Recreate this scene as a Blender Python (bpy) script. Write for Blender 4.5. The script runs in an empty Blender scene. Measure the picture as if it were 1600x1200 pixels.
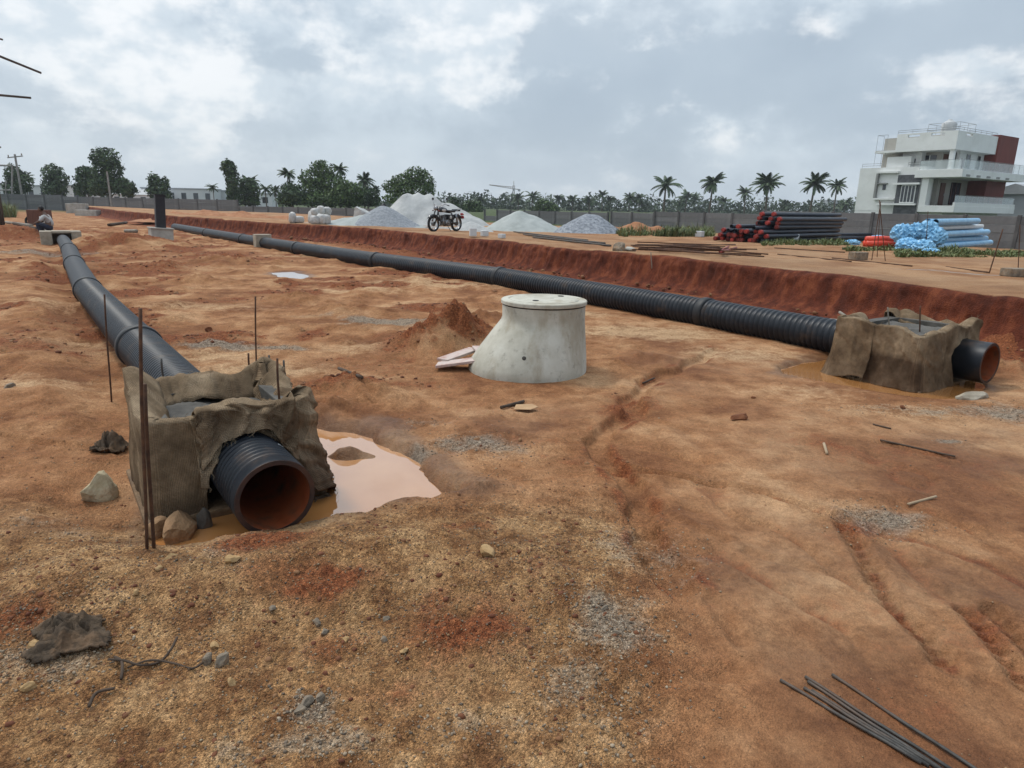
import bpy, bmesh, math, random
import numpy as np
from mathutils import Vector, Matrix, noise as mnoise

# ------------------------------------------------------------------ camera, sky, sun, exposure
SC = bpy.context.scene
COL = SC.collection
R_ = math.radians
F_PX, PITCH, ROLL, EYE = 1060.0, R_(14.75), R_(1.15), 1.8
cam_d = bpy.data.cameras.new('camera'); cam = bpy.data.objects.new('camera', cam_d); COL.objects.link(cam)
cam_d.sensor_width = 36.0; cam_d.lens = 36.0 * F_PX / 1600.0
cam_d.clip_start = 0.05; cam_d.clip_end = 6000.0
CAM_M = Matrix.Rotation(math.pi / 2 - PITCH, 3, 'X') @ Matrix.Rotation(ROLL, 3, 'Z')
cam.matrix_world = Matrix.Translation((0, 0, EYE)) @ CAM_M.to_4x4()
SC.camera = cam
SC.view_settings.view_transform = 'Standard'; SC.view_settings.look = 'None'
SC.view_settings.gamma = 1.0; SC.view_settings.use_curve_mapping = False
SC.view_settings.exposure = 0.30
SC.render.engine = 'CYCLES'
SC.cycles.max_bounces = 5; SC.cycles.diffuse_bounces = 2; SC.cycles.glossy_bounces = 2; SC.cycles.transmission_bounces = 2
SC.cycles.transparent_max_bounces = 6; SC.cycles.caustics_reflective = False; SC.cycles.caustics_refractive = False

def ray(x, y):
    return CAM_M @ Vector(((x - 800) / F_PX, -(y - 600) / F_PX, -1.0))
def G(x, y, z=0.0):
    """point of the level z that the photograph shows at pixel x, y"""
    d = ray(x, y); t = (z - EYE) / d.z
    return Vector((d.x * t, d.y * t, z))
def at(x, y, Y):
    d = ray(x, y); t = Y / d.y
    return Vector((d.x * t, Y, EYE + d.z * t))
def azel(x, y):
    d = ray(x, y).normalized()
    return math.atan2(d.x, d.y), math.asin(d.z)

SUN_EL, SUN_AZ = R_(58), R_(-50)          # azimuth from +Y towards +X
wd = bpy.data.worlds.new('World'); SC.world = wd; wd.use_nodes = True
# cloud banks: px, py, half width, half height (px), weight
CUMULUS = [(60, 60, 230, 120, 0.26), (225, 130, 120, 110, 0.30), (330, 150, 110, 80, 0.22), (450, 128, 110, 50, 0.24), (640, 105, 130, 60, 0.32), (690, 70, 60, 50, 0.22), (520, 22, 300, 40, 0.20),
           (1290, 45, 70, 30, 0.34), (1075, 55, 70, 30, 0.26), (1545, 185, 150, 70, 0.36), (800, 70, 40, 60, 0.22)]
GREYBANK = [(890, 95, 170, 120, 0.30), (1010, 135, 190, 80, 0.20), (1310, 90, 130, 60, 0.26), (1180, 75, 130, 70, 0.18), (1570, 60, 150, 100, 0.34), (1260, 190, 330, 90, 0.16), (230, 192, 190, 45, 0.22), (470, 88, 80, 30, 0.18)]
def build_sky():
    nt = wd.node_tree; N = nt.nodes; L = nt.links
    N.clear()
    wd.cycles.sampling_method = 'MANUAL'; wd.cycles.sample_map_resolution = 256
    out = N.new('ShaderNodeOutputWorld'); bg = N.new('ShaderNodeBackground')
    L.new(bg.outputs[0], out.inputs[0])
    def M(op, a, b=None, c=None, clamp=False):
        n = N.new('ShaderNodeMath'); n.operation = op; n.use_clamp = clamp
        for i, q in enumerate((a, b, c)):
            if q is None: continue
            if isinstance(q, (int, float)): n.inputs[i].default_value = q
            else: L.new(q, n.inputs[i])
        return n.outputs[0]
    def mixc(f, a, b):
        n = N.new('ShaderNodeMix'); n.data_type = 'RGBA'
        for i, q in ((0, f), (6, a), (7, b)):
            if isinstance(q, (int, float)): n.inputs[i].default_value = q
            elif isinstance(q, tuple): n.inputs[i].default_value = (*q, 1)
            else: L.new(q, n.inputs[i])
        return n.outputs[2]
    sky = N.new('ShaderNodeTexSky'); sky.sky_type = 'NISHITA'; sky.sun_disc = False
    sky.sun_elevation = SUN_EL; sky.sun_rotation = SUN_AZ; sky.air_density = 1.2; sky.dust_density = 2.5
    tc = N.new('ShaderNodeTexCoord'); sep = N.new('ShaderNodeSeparateXYZ'); L.new(tc.outputs['Generated'], sep.inputs[0])
    X, Y, Z = sep.outputs
    az = M('ARCTAN2', X, Y); el = M('ARCSINE', Z)
    cv2 = N.new('ShaderNodeCombineXYZ'); L.new(az, cv2.inputs[0]); L.new(M('MULTIPLY', el, 1.6), cv2.inputs[1])
    def fbm(scale, detail, rough, off, out_='Fac'):
        mp = N.new('ShaderNodeMapping'); mp.inputs['Location'].default_value = off; L.new(cv2.outputs[0], mp.inputs[0])
        n = N.new('ShaderNodeTexNoise'); n.noise_dimensions = '2D'; n.inputs['Scale'].default_value = scale
        n.inputs['Detail'].default_value = detail; n.inputs['Roughness'].default_value = rough
        L.new(mp.outputs[0], n.inputs['Vector']); return n.outputs[out_]
    puff = fbm(7.0, 6, 0.60, (0.4, 0.2, 0)); shade = fbm(11.0, 4, 0.55, (2.7, 1.1, 0)); soft = fbm(2.4, 3, 0.5, (5.4, 2.2, 0))
    def bank(lst):
        t = None
        for (px, py, sx, sy, w) in lst:
            a0, e0 = azel(px, py); sa, se = 1.35 * sx / F_PX, 1.35 * 1.6 * sy / F_PX
            mp = N.new('ShaderNodeMapping'); mp.inputs['Location'].default_value = (-a0 / sa, -1.6 * e0 / se, 0); mp.inputs['Scale'].default_value = (1 / sa, 1 / se, 1)
            L.new(cv2.outputs[0], mp.inputs[0]); g = N.new('ShaderNodeTexGradient'); g.gradient_type = 'SPHERICAL'; L.new(mp.outputs[0], g.inputs[0])
            t = M('MULTIPLY', g.outputs['Fac'], w) if t is None else M('MULTIPLY_ADD', g.outputs['Fac'], w, t)
        return t
    def ss(x, lo, hi):
        n = N.new('ShaderNodeMapRange'); n.interpolation_type = 'SMOOTHSTEP'; n.inputs[1].default_value = lo; n.inputs[2].default_value = hi
        L.new(x, n.inputs[0]); return n.outputs[0]
    # a thin, uneven veil of cloud
    t = M('MULTIPLY_ADD', M('SUBTRACT', soft, 0.5), 1.6, M('MULTIPLY_ADD', M('SUBTRACT', puff, 0.5), 0.5, M('MULTIPLY_ADD', az, -0.34, 0.52)))
    rmp = N.new('ShaderNodeValToRGB'); r = rmp.color_ramp
    pts = [(0.1, (0.39, 0.47, 0.56)), (0.45, (0.545, 0.63, 0.71)), (0.9, (0.72, 0.785, 0.84))]
    r.elements[0].position, r.elements[0].color = pts[0][0], (*pts[0][1], 1); r.elements[1].position, r.elements[1].color = pts[-1][0], (*pts[-1][1], 1)
    e = r.elements.new(pts[1][0]); e.color = (*pts[1][1], 1)
    L.new(t, rmp.inputs[0]); c = rmp.outputs[0]
    # grey banks, then lit heaps of cumulus
    gm = ss(M('ADD', M('SUBTRACT', 1.0, puff), bank(GREYBANK)), 0.50, 0.80)
    c = mixc(M('MULTIPLY', gm, 0.58), c, (0.365, 0.445, 0.535))
    cm = ss(M('MULTIPLY_ADD', M('SUBTRACT', puff, 0.5), 1.25, M('ADD', 0.5, bank(CUMULUS))), 0.56, 0.86)
    c = mixc(M('MULTIPLY', cm, 0.82), c, mixc(ss(shade, 0.36, 0.60), (0.60, 0.68, 0.75), (0.90, 0.915, 0.93)))
    # even, pale air near the horizon
    hz_ = M('EXPONENT', M('MULTIPLY', M('MAXIMUM', el, 0.0), -12.0))
    c = mixc(M('MULTIPLY', hz_, 0.70), c, (0.53, 0.605, 0.675))
    # an overcast sky is brighter towards the zenith; unseen part raised to add fill light
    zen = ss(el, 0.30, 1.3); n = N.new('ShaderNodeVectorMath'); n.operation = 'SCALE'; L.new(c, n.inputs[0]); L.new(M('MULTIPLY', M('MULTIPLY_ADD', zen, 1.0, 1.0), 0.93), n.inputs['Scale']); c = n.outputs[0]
    sk = N.new('ShaderNodeVectorMath'); sk.operation = 'SCALE'; sk.inputs['Scale'].default_value = 0.09; L.new(sky.outputs[0], sk.inputs[0])
    c = mixc(0.92, sk.outputs[0], c)
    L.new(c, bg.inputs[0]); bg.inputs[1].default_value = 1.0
build_sky()

sun_d = bpy.data.lights.new('sun', 'SUN'); sun = bpy.data.objects.new('sun', sun_d); COL.objects.link(sun)
sun_d.energy = 1.5; sun_d.angle = R_(10); sun_d.color = (1.0, 0.955, 0.88)
sdir = Vector((math.sin(SUN_AZ) * math.cos(SUN_EL), math.cos(SUN_AZ) * math.cos(SUN_EL), math.sin(SUN_EL)))
sun.rotation_euler = sdir.to_track_quat('Z', 'Y').to_euler()
sun.location = (0, 0, 30)

# ------------------------------------------------------------------ helpers
rng = random.Random(7)
U = Vector((-0.57, 0.8216, 0)); V = Vector((0.8216, 0.57, 0))        # along the pipe runs / across them
def W(a, b, z=0.0): return Vector((U.x * a + V.x * b, U.y * a + V.y * b, z))
def ab(p): return (U.x * p[0] + U.y * p[1], V.x * p[0] + V.y * p[1])

def tag(o, label=None, cat=None, group=None, kind=None):
    if label: o['label'] = label
    if cat: o['category'] = cat
    if group: o['group'] = group
    if kind: o['kind'] = kind
    return o
def empty(name, loc=(0, 0, 0), rz=0.0):
    o = bpy.data.objects.new(name, None); COL.objects.link(o); o.location = loc; o.rotation_euler = (0, 0, rz)
    o.empty_display_size = 0.2
    return o
def link_mesh(name, me, mat, parent=None, smooth=False):
    o = bpy.data.objects.new(name, me); COL.objects.link(o)
    if mat is not None: me.materials.append(mat)
    if parent is not None: o.parent = parent
    if smooth:
        me.polygons.foreach_set('use_smooth', [True] * len(me.polygons))
    return o
def copy_tree(o, parent=None):
    c = o.copy(); COL.objects.link(c)
    if parent is not None: c.parent = parent
    for ch in list(o.children): copy_tree(ch, c)
    return c

class MB:
    def __init__(s): s.v = []; s.f = []
    def add(s, vs, fs):
        o = len(s.v); s.v += [tuple(q) for q in vs]; s.f += [tuple(i + o for i in q) for q in fs]; return s
    def box(s, c, d, rz=0.0, M=None, taper=1.0):
        x, y, z = d[0] / 2, d[1] / 2, d[2] / 2
        vs = [Vector(q) for q in ((-x, -y, -z), (x, -y, -z), (x, y, -z), (-x, y, -z), (-x * taper, -y * taper, z), (x * taper, -y * taper, z), (x * taper, y * taper, z), (-x * taper, y * taper, z))]
        m = M if M is not None else Matrix.Rotation(rz, 3, 'Z')
        c = Vector(c)
        return s.add([m @ q + c for q in vs], [(0, 3, 2, 1), (4, 5, 6, 7), (0, 1, 5, 4), (1, 2, 6, 5), (2, 3, 7, 6), (3, 0, 4, 7)])
    def abox(s, a0, a1, b0, b1, z0, z1, org=(0, 0, 0)):
        """box given in the site's along/across axes"""
        o = Vector(org)
        P = lambda a, b, z: W(a, b, z) - o
        vs = [P(a0, b0, z0), P(a0, b1, z0), P(a1, b1, z0), P(a1, b0, z0), P(a0, b0, z1), P(a0, b1, z1), P(a1, b1, z1), P(a1, b0, z1)]
        return s.add(vs, [(0, 3, 2, 1), (4, 5, 6, 7), (0, 1, 5, 4), (1, 2, 6, 5), (2, 3, 7, 6), (3, 0, 4, 7)])
    def tube(s, pts, r, n=8, cap=True):
        pts = [Vector(p) for p in pts]; k = len(pts)
        rs = r if isinstance(r, (list, tuple)) else [r] * k
        up = None; rings = []
        for i, p in enumerate(pts):
            t = (pts[min(i + 1, k - 1)] - pts[max(i - 1, 0)]).normalized()
            if up is None:
                ref = Vector((0, 0, 1)) if abs(t.z) < 0.9 else Vector((1, 0, 0))
                up = (ref - t * ref.dot(t)).normalized()
            else:
                up = (up - t * up.dot(t)).normalized()
            sd = t.cross(up)
            rings.append([p + (up * math.cos(2 * math.pi * j / n) + sd * math.sin(2 * math.pi * j / n)) * rs[i] for j in range(n)])
        vs = [q for g in rings for q in g]; fs = []
        for i in range(k - 1):
            for j in range(n):
                j2 = (j + 1) % n
                fs.append((i * n + j, i * n + j2, (i + 1) * n + j2, (i + 1) * n + j))
        if cap:
            fs.append(tuple(range(n))[::-1]); fs.append(tuple((k - 1) * n + j for j in range(n)))
        return s.add(vs, fs)
    def lathe(s, prof, n=24, c=(0, 0, 0), cap0=True, cap1=True, M=None):
        c = Vector(c); k = len(prof); vs = []
        for (r, z) in prof:
            for j in range(n):
                q = Vector((r * math.cos(2 * math.pi * j / n), r * math.sin(2 * math.pi * j / n), z))
                vs.append((M @ q if M is not None else q) + c)
        fs = []
        for i in range(k - 1):
            for j in range(n):
                j2 = (j + 1) % n
                fs.append((i * n + j, i * n + j2, (i + 1) * n + j2, (i + 1) * n + j))
        if cap0: fs.append(tuple(range(n))[::-1])
        if cap1: fs.append(tuple((k - 1) * n + j for j in range(n)))
        return s.add(vs, fs)
    def ball(s, c, r, n=8, m=6, M=None):
        rr = r if isinstance(r, (tuple, list)) else (r, r, r)
        vs = []; c = Vector(c)
        for i in range(m + 1):
            th = math.pi * i / m
            for j in range(n):
                ph = 2 * math.pi * j / n
                q = Vector((rr[0] * math.sin(th) * math.cos(ph), rr[1] * math.sin(th) * math.sin(ph), rr[2] * math.cos(th)))
                vs.append((M @ q if M is not None else q) + c)
        fs = []
        for i in range(m):
            for j in range(n):
                j2 = (j + 1) % n
                fs.append((i * n + j, (i + 1) * n + j, (i + 1) * n + j2, i * n + j2))
        return s.add(vs, fs)
    def mesh(s, name, fix=True, bevel=0.0):
        me = bpy.data.meshes.new(name); me.from_pydata(s.v, [], s.f)
        bm = bmesh.new(); bm.from_mesh(me)
        if fix:
            bmesh.ops.remove_doubles(bm, verts=bm.verts, dist=1e-5)
            bmesh.ops.recalc_face_normals(bm, faces=bm.faces)
        if bevel > 0:
            es = [e for e in bm.edges if len(e.link_faces) == 2 and e.calc_face_angle(0) > 0.6]
            bmesh.ops.bevel(bm, geom=es, offset=bevel, segments=2, affect='EDGES', clamp_overlap=True, profile=0.6)
        bm.to_mesh(me); bm.free(); me.update(); return me
    def build(s, name, mat, parent=None, smooth=False, bevel=0.0, fix=True):
        return link_mesh(name, s.mesh(name, fix, bevel), mat, parent, smooth)

def grid_mesh(name, P, mask=None, close_u=False):
    """P: array (n, m, 3) -> mesh; mask: keep quad where True"""
    n, m, _ = P.shape
    idx = np.arange(n * m).reshape(n, m)
    if close_u: idx = np.vstack([idx, idx[:1]])
    q = np.stack([idx[:-1, :-1], idx[1:, :-1], idx[1:, 1:], idx[:-1, 1:]], -1)
    q = q.reshape(-1, 4) if mask is None else q[mask]
    me = bpy.data.meshes.new(name)
    me.vertices.add(n * m); me.vertices.foreach_set('co', P.reshape(-1).astype(np.float32))
    k = len(q)
    me.loops.add(k * 4); me.loops.foreach_set('vertex_index', q.reshape(-1).astype(np.int32))
    me.polygons.add(k); me.polygons.foreach_set('loop_start', np.arange(0, 4 * k, 4, dtype=np.int32))
    me.polygons.foreach_set('use_smooth', np.ones(k, dtype=bool))
    me.update(calc_edges=True); me.validate()
    return me

# numpy noise
def _h(ix, iy, seed):
    h = (ix.astype(np.uint32) * np.uint32(374761393) + iy.astype(np.uint32) * np.uint32(668265263) + np.uint32((seed * 974711) & 0xffffffff))
    h = (h ^ (h >> np.uint32(13))) * np.uint32(1274126177)
    h = h ^ (h >> np.uint32(16))
    return (h & np.uint32(0xffffff)).astype(np.float64) / float(0xffffff)
def vn(x, y, seed=0):
    x0 = np.floor(x); y0 = np.floor(y); fx = x - x0; fy = y - y0
    ix = x0.astype(np.int64); iy = y0.astype(np.int64)
    sx = fx * fx * fx * (fx * (fx * 6 - 15) + 10); sy = fy * fy * fy * (fy * (fy * 6 - 15) + 10)
    a = _h(ix, iy, seed); b = _h(ix + 1, iy, seed); c = _h(ix, iy + 1, seed); d = _h(ix + 1, iy + 1, seed)
    return (a + (b - a) * sx) * (1 - sy) + (c + (d - c) * sx) * sy
def fbm(x, y, scale, octv=4, seed=0, gain=0.5):
    """-1..1, scale = size of the largest lumps in metres"""
    t = np.zeros_like(x); amp = 1.0; tot = 0.0; fr = 1.0 / scale
    c, s = math.cos(0.6), math.sin(0.6)
    for i in range(octv):
        t += amp * (vn(x * fr + 17.3 * i, y * fr - 9.1 * i, seed + i) * 2 - 1); tot += amp
        amp *= gain; fr *= 2.03; x, y = c * x - s * y, s * x + c * y
    return t / tot
def sstep(a, b, x):
    t = np.clip((x - a) / (b - a), 0, 1); return t * t * (3 - 2 * t)

# ------------------------------------------------------------------ materials
class NT:
    def __init__(s, name):
        s.m = bpy.data.materials.new(name); s.m.use_nodes = True
        s.t = s.m.node_tree; s.N = s.t.nodes; s.L = s.t.links
        s.b = s.N['Principled BSDF']
        s.tc = s.N.new('ShaderNodeTexCoord')
    def set(s, k, q):
        i = s.b.inputs[k]
        if hasattr(q, 'links') or hasattr(q, 'is_linked'): s.L.new(q, i)
        else: i.default_value = (*q, 1) if isinstance(q, tuple) and len(q) == 3 else q
    def math(s, op, a, b=None, clamp=False):
        n = s.N.new('ShaderNodeMath'); n.operation = op; n.use_clamp = clamp
        for i, q in enumerate((a, b)):
            if q is None: continue
            if isinstance(q, (int, float)): n.inputs[i].default_value = q
            else: s.L.new(q, n.inputs[i])
        return n.outputs[0]
    def noise(s, scale, detail=6, rough=0.6, coord='Object', stretch=None, dist=0.0):
        n = s.N.new('ShaderNodeTexNoise'); n.inputs['Scale'].default_value = scale
        n.inputs['Detail'].default_value = detail; n.inputs['Roughness'].default_value = rough
        n.inputs['Distortion'].default_value = dist
        src = s.tc.outputs[coord]
        if stretch:
            mp = s.N.new('ShaderNodeMapping'); mp.inputs['Scale'].default_value = stretch; s.L.new(src, mp.inputs[0]); src = mp.outputs[0]
        s.L.new(src, n.inputs['Vector']); return n.outputs[0]
    def voro(s, scale, feature='F1', coord='Object'):
        n = s.N.new('ShaderNodeTexVoronoi'); n.feature = feature; n.inputs['Scale'].default_value = scale
        s.L.new(s.tc.outputs[coord], n.inputs['Vector']); return n
    def ramp(s, fac, pts):
        n = s.N.new('ShaderNodeValToRGB'); r = n.color_ramp
        c4 = lambda c: (*c, 1) if isinstance(c, tuple) else (c, c, c, 1)
        r.elements[0].position, r.elements[0].color = pts[0][0], c4(pts[0][1])
        r.elements[1].position, r.elements[1].color = pts[-1][0], c4(pts[-1][1])
        for p_, c_ in pts[1:-1]:
            e = r.elements.new(p_); e.color = c4(c_)
        s.L.new(fac, n.inputs[0]); return n.outputs[0]
    def mix(s, fac, a, b, mode='MIX'):
        n = s.N.new('ShaderNodeMix'); n.data_type = 'RGBA'; n.blend_type = mode
        for i, q in ((0, fac), (6, a), (7, b)):
            if isinstance(q, (int, float)): n.inputs[i].default_value = q
            elif isinstance(q, tuple): n.inputs[i].default_value = (*q, 1)
            else: s.L.new(q, n.inputs[i])
        return n.outputs[2]
    def attr(s, name):
        n = s.N.new('ShaderNodeAttribute'); n.attribute_name = name
        sp = s.N.new('ShaderNodeSeparateColor'); s.L.new(n.outputs['Color'], sp.inputs[0]); return sp.outputs
    def island(s):
        g = s.N.new('ShaderNodeNewGeometry'); return g.outputs['Random Per Island']
    def objrand(s):
        g = s.N.new('ShaderNodeObjectInfo'); return g.outputs['Random']
    def bump(s, h, strength=0.5, dist=0.01, normal=None):
        n = s.N.new('ShaderNodeBump'); n.inputs['Strength'].default_value = strength; n.inputs['Distance'].default_value = dist
        s.L.new(h, n.inputs['Height'])
        if normal is not None: s.L.new(normal, n.inputs['Normal'])
        s.L.new(n.outputs[0], s.b.inputs['Normal']); return n.outputs[0]

def pm(name, c1, c2, scale=4.0, rough=0.8, bump=0.0, bscale=40.0, bdist=0.01, detail=6, lo=0.35, hi=0.65, spec=0.4, stretch=None, metal=0.0, dirt=None, dirt_scale=3.0, dirt_amt=(0.5, 0.72), coord='Object', per_obj=0.0):
    t = NT(name)
    c = t.ramp(t.noise(scale, detail, 0.6, coord, stretch), [(lo, c1), (hi, c2)])
    if dirt:
        c = t.mix(t.ramp(t.noise(dirt_scale, 7, 0.65, coord), [(dirt_amt[0], 0.0), (dirt_amt[1], 1.0)]), c, dirt)
    if per_obj:
        f = t.math('ADD', t.math('MULTIPLY', t.objrand(), per_obj), 1.0 - per_obj / 2)
        n = t.N.new('ShaderNodeVectorMath'); n.operation = 'SCALE'; t.L.new(c, n.inputs[0]); t.L.new(f, n.inputs['Scale']); c = n.outputs[0]
    t.set('Base Color', c); t.set('Roughness', rough); t.set('Metallic', metal); t.set('Specular IOR Level', spec)
    if bump: t.bump(t.noise(bscale, 5, 0.6, coord, stretch), bump, bdist)
    return t.m

def mat_soil():
    t = NT('soil')
    R, Gm, Bw = t.attr('soil')[:3]; veg, pale, heap = t.attr('veg')[:3]
    n1 = t.noise(0.8, 5, 0.64); n2 = t.noise(4.5, 5, 0.68); n3 = t.noise(36.0, 4, 0.74); n4 = t.noise(230.0, 2, 0.7)
    c = t.ramp(n1, [(0.38, (0.200, 0.084, 0.036)), (0.47, (0.275, 0.127, 0.056)), (0.54, (0.345, 0.176, 0.084)), (0.63, (0.42, 0.242, 0.126))])
    # pale washed-out sand, ochre tipped soil
    pf = t.math('ADD', pale, t.math('MULTIPLY', t.math('SUBTRACT', n2, 0.5), 1.3))
    c = t.mix(t.ramp(pf, [(0.30, 0.0), (0.75, 0.85)]), c, t.ramp(n3, [(0.3, (0.37, 0.225, 0.118)), (0.7, (0.49, 0.33, 0.19))]))
    hf = t.math('ADD', heap, t.math('MULTIPLY', t.math('SUBTRACT', n1, 0.5), 1.0))
    c = t.mix(t.ramp(hf, [(0.15, 0.0), (0.9, 0.72)]), c, t.ramp(n2, [(0.36, (0.200, 0.096, 0.040)), (0.5, (0.315, 0.176, 0.076)), (0.64, (0.43, 0.270, 0.132))]))
    c = t.mix(0.75, c, t.ramp(n2, [(0.36, (0.70, 0.65, 0.61)), (0.5, (1.0, 1.0, 1.0)), (0.64, (1.20, 1.22, 1.24))]), 'MULTIPLY')
    # red laterite
    rf = t.math('ADD', R, t.math('MULTIPLY', t.math('SUBTRACT', n2, 0.5), 1.8))
    c = t.mix(t.ramp(rf, [(0.28, 0.0), (0.75, 1.0)]), c, t.ramp(n3, [(0.3, (0.115, 0.032, 0.013)), (0.5, (0.205, 0.066, 0.026)), (0.7, (0.30, 0.115, 0.048))]))
    # grey aggregate dust
    gf = t.math('ADD', Gm, t.math('MULTIPLY', t.math('SUBTRACT', n2, 0.5), 1.7))
    c = t.mix(t.ramp(gf, [(0.34, 0.0), (0.85, 0.80)]), c, t.ramp(n3, [(0.3, (0.150, 0.120, 0.090)), (0.7, (0.38, 0.325, 0.255))]))
    # grain: grit of pale and dark specks, most of it on the tipped soil
    gritty = t.ramp(t.math('ADD', t.math('ADD', heap, t.math('MULTIPLY', Gm, 0.8)), t.math('MULTIPLY', R, 0.4)), [(0.0, 0.50), (0.6, 1.0)])
    smooth = t.math('MULTIPLY', gritty, t.ramp(Bw, [(0.1, 1.0), (0.8, 0.35)]))
    c = t.mix(t.math('MULTIPLY', gritty, 0.75), c, t.ramp(n3, [(0.28, 0.55), (0.5, 1.0), (0.72, 1.45)]), 'MULTIPLY')
    c = t.mix(t.math('MULTIPLY_ADD', smooth, 0.75) if False else t.math('ADD', t.math('MULTIPLY', smooth, 0.7), 0.2), c, t.ramp(n4, [(0.28, 0.35), (0.5, 1.0), (0.72, 1.85)]), 'MULTIPLY')
    vo = t.voro(105.0)
    c = t.mix(t.math('MULTIPLY', smooth, 0.6), c, t.mix(1.0, c, t.ramp(vo.outputs['Color'], [(0.15, (0.48, 0.45, 0.43)), (0.5, (1.0, 1.0, 1.0)), (0.85, (1.65, 1.6, 1.5))]), 'MULTIPLY'))
    # wet ground is darker and smoother
    c = t.mix(1.0, c, t.ramp(Bw, [(0.15, 1.0), (0.6, 0.86), (1.0, 0.56)]), 'MULTIPLY')
    c = t.mix(veg, c, t.ramp(n2, [(0.4, (0.035, 0.055, 0.02)), (0.6, (0.085, 0.105, 0.04))]))
    t.set('Base Color', c)
    t.set('Roughness', t.ramp(Bw, [(0.2, 0.95), (0.7, 0.75), (1.0, 0.45)])); t.set('Specular IOR Level', 0.18)
    crumb = t.math('MULTIPLY', t.math('SUBTRACT', 0.7, vo.outputs['Distance']), 0.55)
    h = t.math('ADD', t.math('ADD', t.math('MULTIPLY', n3, 0.7), crumb), t.math('MULTIPLY', n4, 0.4))
    h = t.math('ADD', t.math('MULTIPLY', h, smooth), t.math('MULTIPLY', n2, 0.35))
    t.bump(h, 0.9, 0.028)
    return t.m
def mat_bank():
    t = NT('bank_soil')
    R = t.attr('soil')[0]
    n1 = t.noise(0.8, 5, 0.62); n2 = t.noise(6.0, 5, 0.65); n3 = t.noise(40.0, 4, 0.7); n5 = t.noise(0.25, 4, 0.6); veg = t.attr('veg')[0]
    c = t.ramp(n1, [(0.38, (0.25, 0.118, 0.055)), (0.5, (0.335, 0.175, 0.085)), (0.62, (0.42, 0.245, 0.13))])
    c = t.mix(t.ramp(n5, [(0.45, 0.0), (0.65, 0.5)]), c, (0.33, 0.215, 0.13))
    st = t.noise(4.0, 5, 0.65, 'Object', (1.0, 1.0, 0.22))
    red = t.ramp(st, [(0.36, (0.070, 0.0175, 0.009)), (0.5, (0.124, 0.031, 0.0145)), (0.64, (0.205, 0.058, 0.025))])
    rf = t.math('ADD', R, t.math('MULTIPLY', t.math('SUBTRACT', n2, 0.5), 0.9))
    c = t.mix(t.ramp(rf, [(0.32, 0.0), (0.72, 1.0)]), c, red)
    g = t.attr('soil')[1]
    gf = t.math('ADD', g, t.math('MULTIPLY', t.math('SUBTRACT', n2, 0.5), 0.8))
    c = t.mix(t.ramp(gf, [(0.4, 0.0), (0.8, 0.9)]), c, (0.33, 0.325, 0.31))
    c = t.mix(0.8, c, t.ramp(n3, [(0.25, 0.6), (0.5, 1.0), (0.8, 1.35)]), 'MULTIPLY')
    c = t.mix(veg, c, t.ramp(n2, [(0.4, (0.035, 0.055, 0.02)), (0.6, (0.085, 0.105, 0.04))]))
    t.set('Base Color', c); t.set('Roughness', 0.95); t.set('Specular IOR Level', 0.2)
    t.bump(n3, 0.8, 0.05)
    return t.m
def mat_water():
    t = NT('muddy_water')
    c = t.ramp(t.noise(1.2, 5, 0.5), [(0.35, (0.40, 0.165, 0.048)), (0.65, (0.50, 0.235, 0.085))])
    t.set('Base Color', c); t.set('Roughness', 0.03); t.set('IOR', 1.9); t.set('Specular IOR Level', 0.6); t.set('Coat Weight', 1.0); t.set('Coat IOR', 1.6); t.set('Coat Roughness', 0.02)
    t.bump(t.noise(5.0, 3, 0.5), 0.06, 0.006)
    return t.m
def mat_island(name, cols, rough=0.85, bscale=30.0):
    t = NT(name)
    n = len(cols)
    c = t.ramp(t.island(), [((i + 0.5) / n, q) for i, q in enumerate(cols)])
    c = t.mix(0.7, c, t.ramp(t.noise(bscale, 5, 0.65), [(0.3, 0.65), (0.7, 1.3)]), 'MULTIPLY')
    t.set('Base Color', c); t.set('Roughness', rough); t.set('Specular IOR Level', 0.3)
    t.bump(t.noise(bscale * 2, 4, 0.6), 0.5, 0.006)
    return t.m
def mat_leaf(name, c1, c2, c3):
    t = NT(name)
    c = t.ramp(t.island(), [(0.1, c1), (0.5, c2), (0.95, c3)])
    c = t.mix(0.8, c, t.ramp(t.noise(0.6, 4, 0.6), [(0.3, 0.6), (0.7, 1.35)]), 'MULTIPLY')
    t.set('Base Color', c); t.set('Roughness', 0.6); t.set('Specular IOR Level', 0.25)
    return t.m
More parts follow.
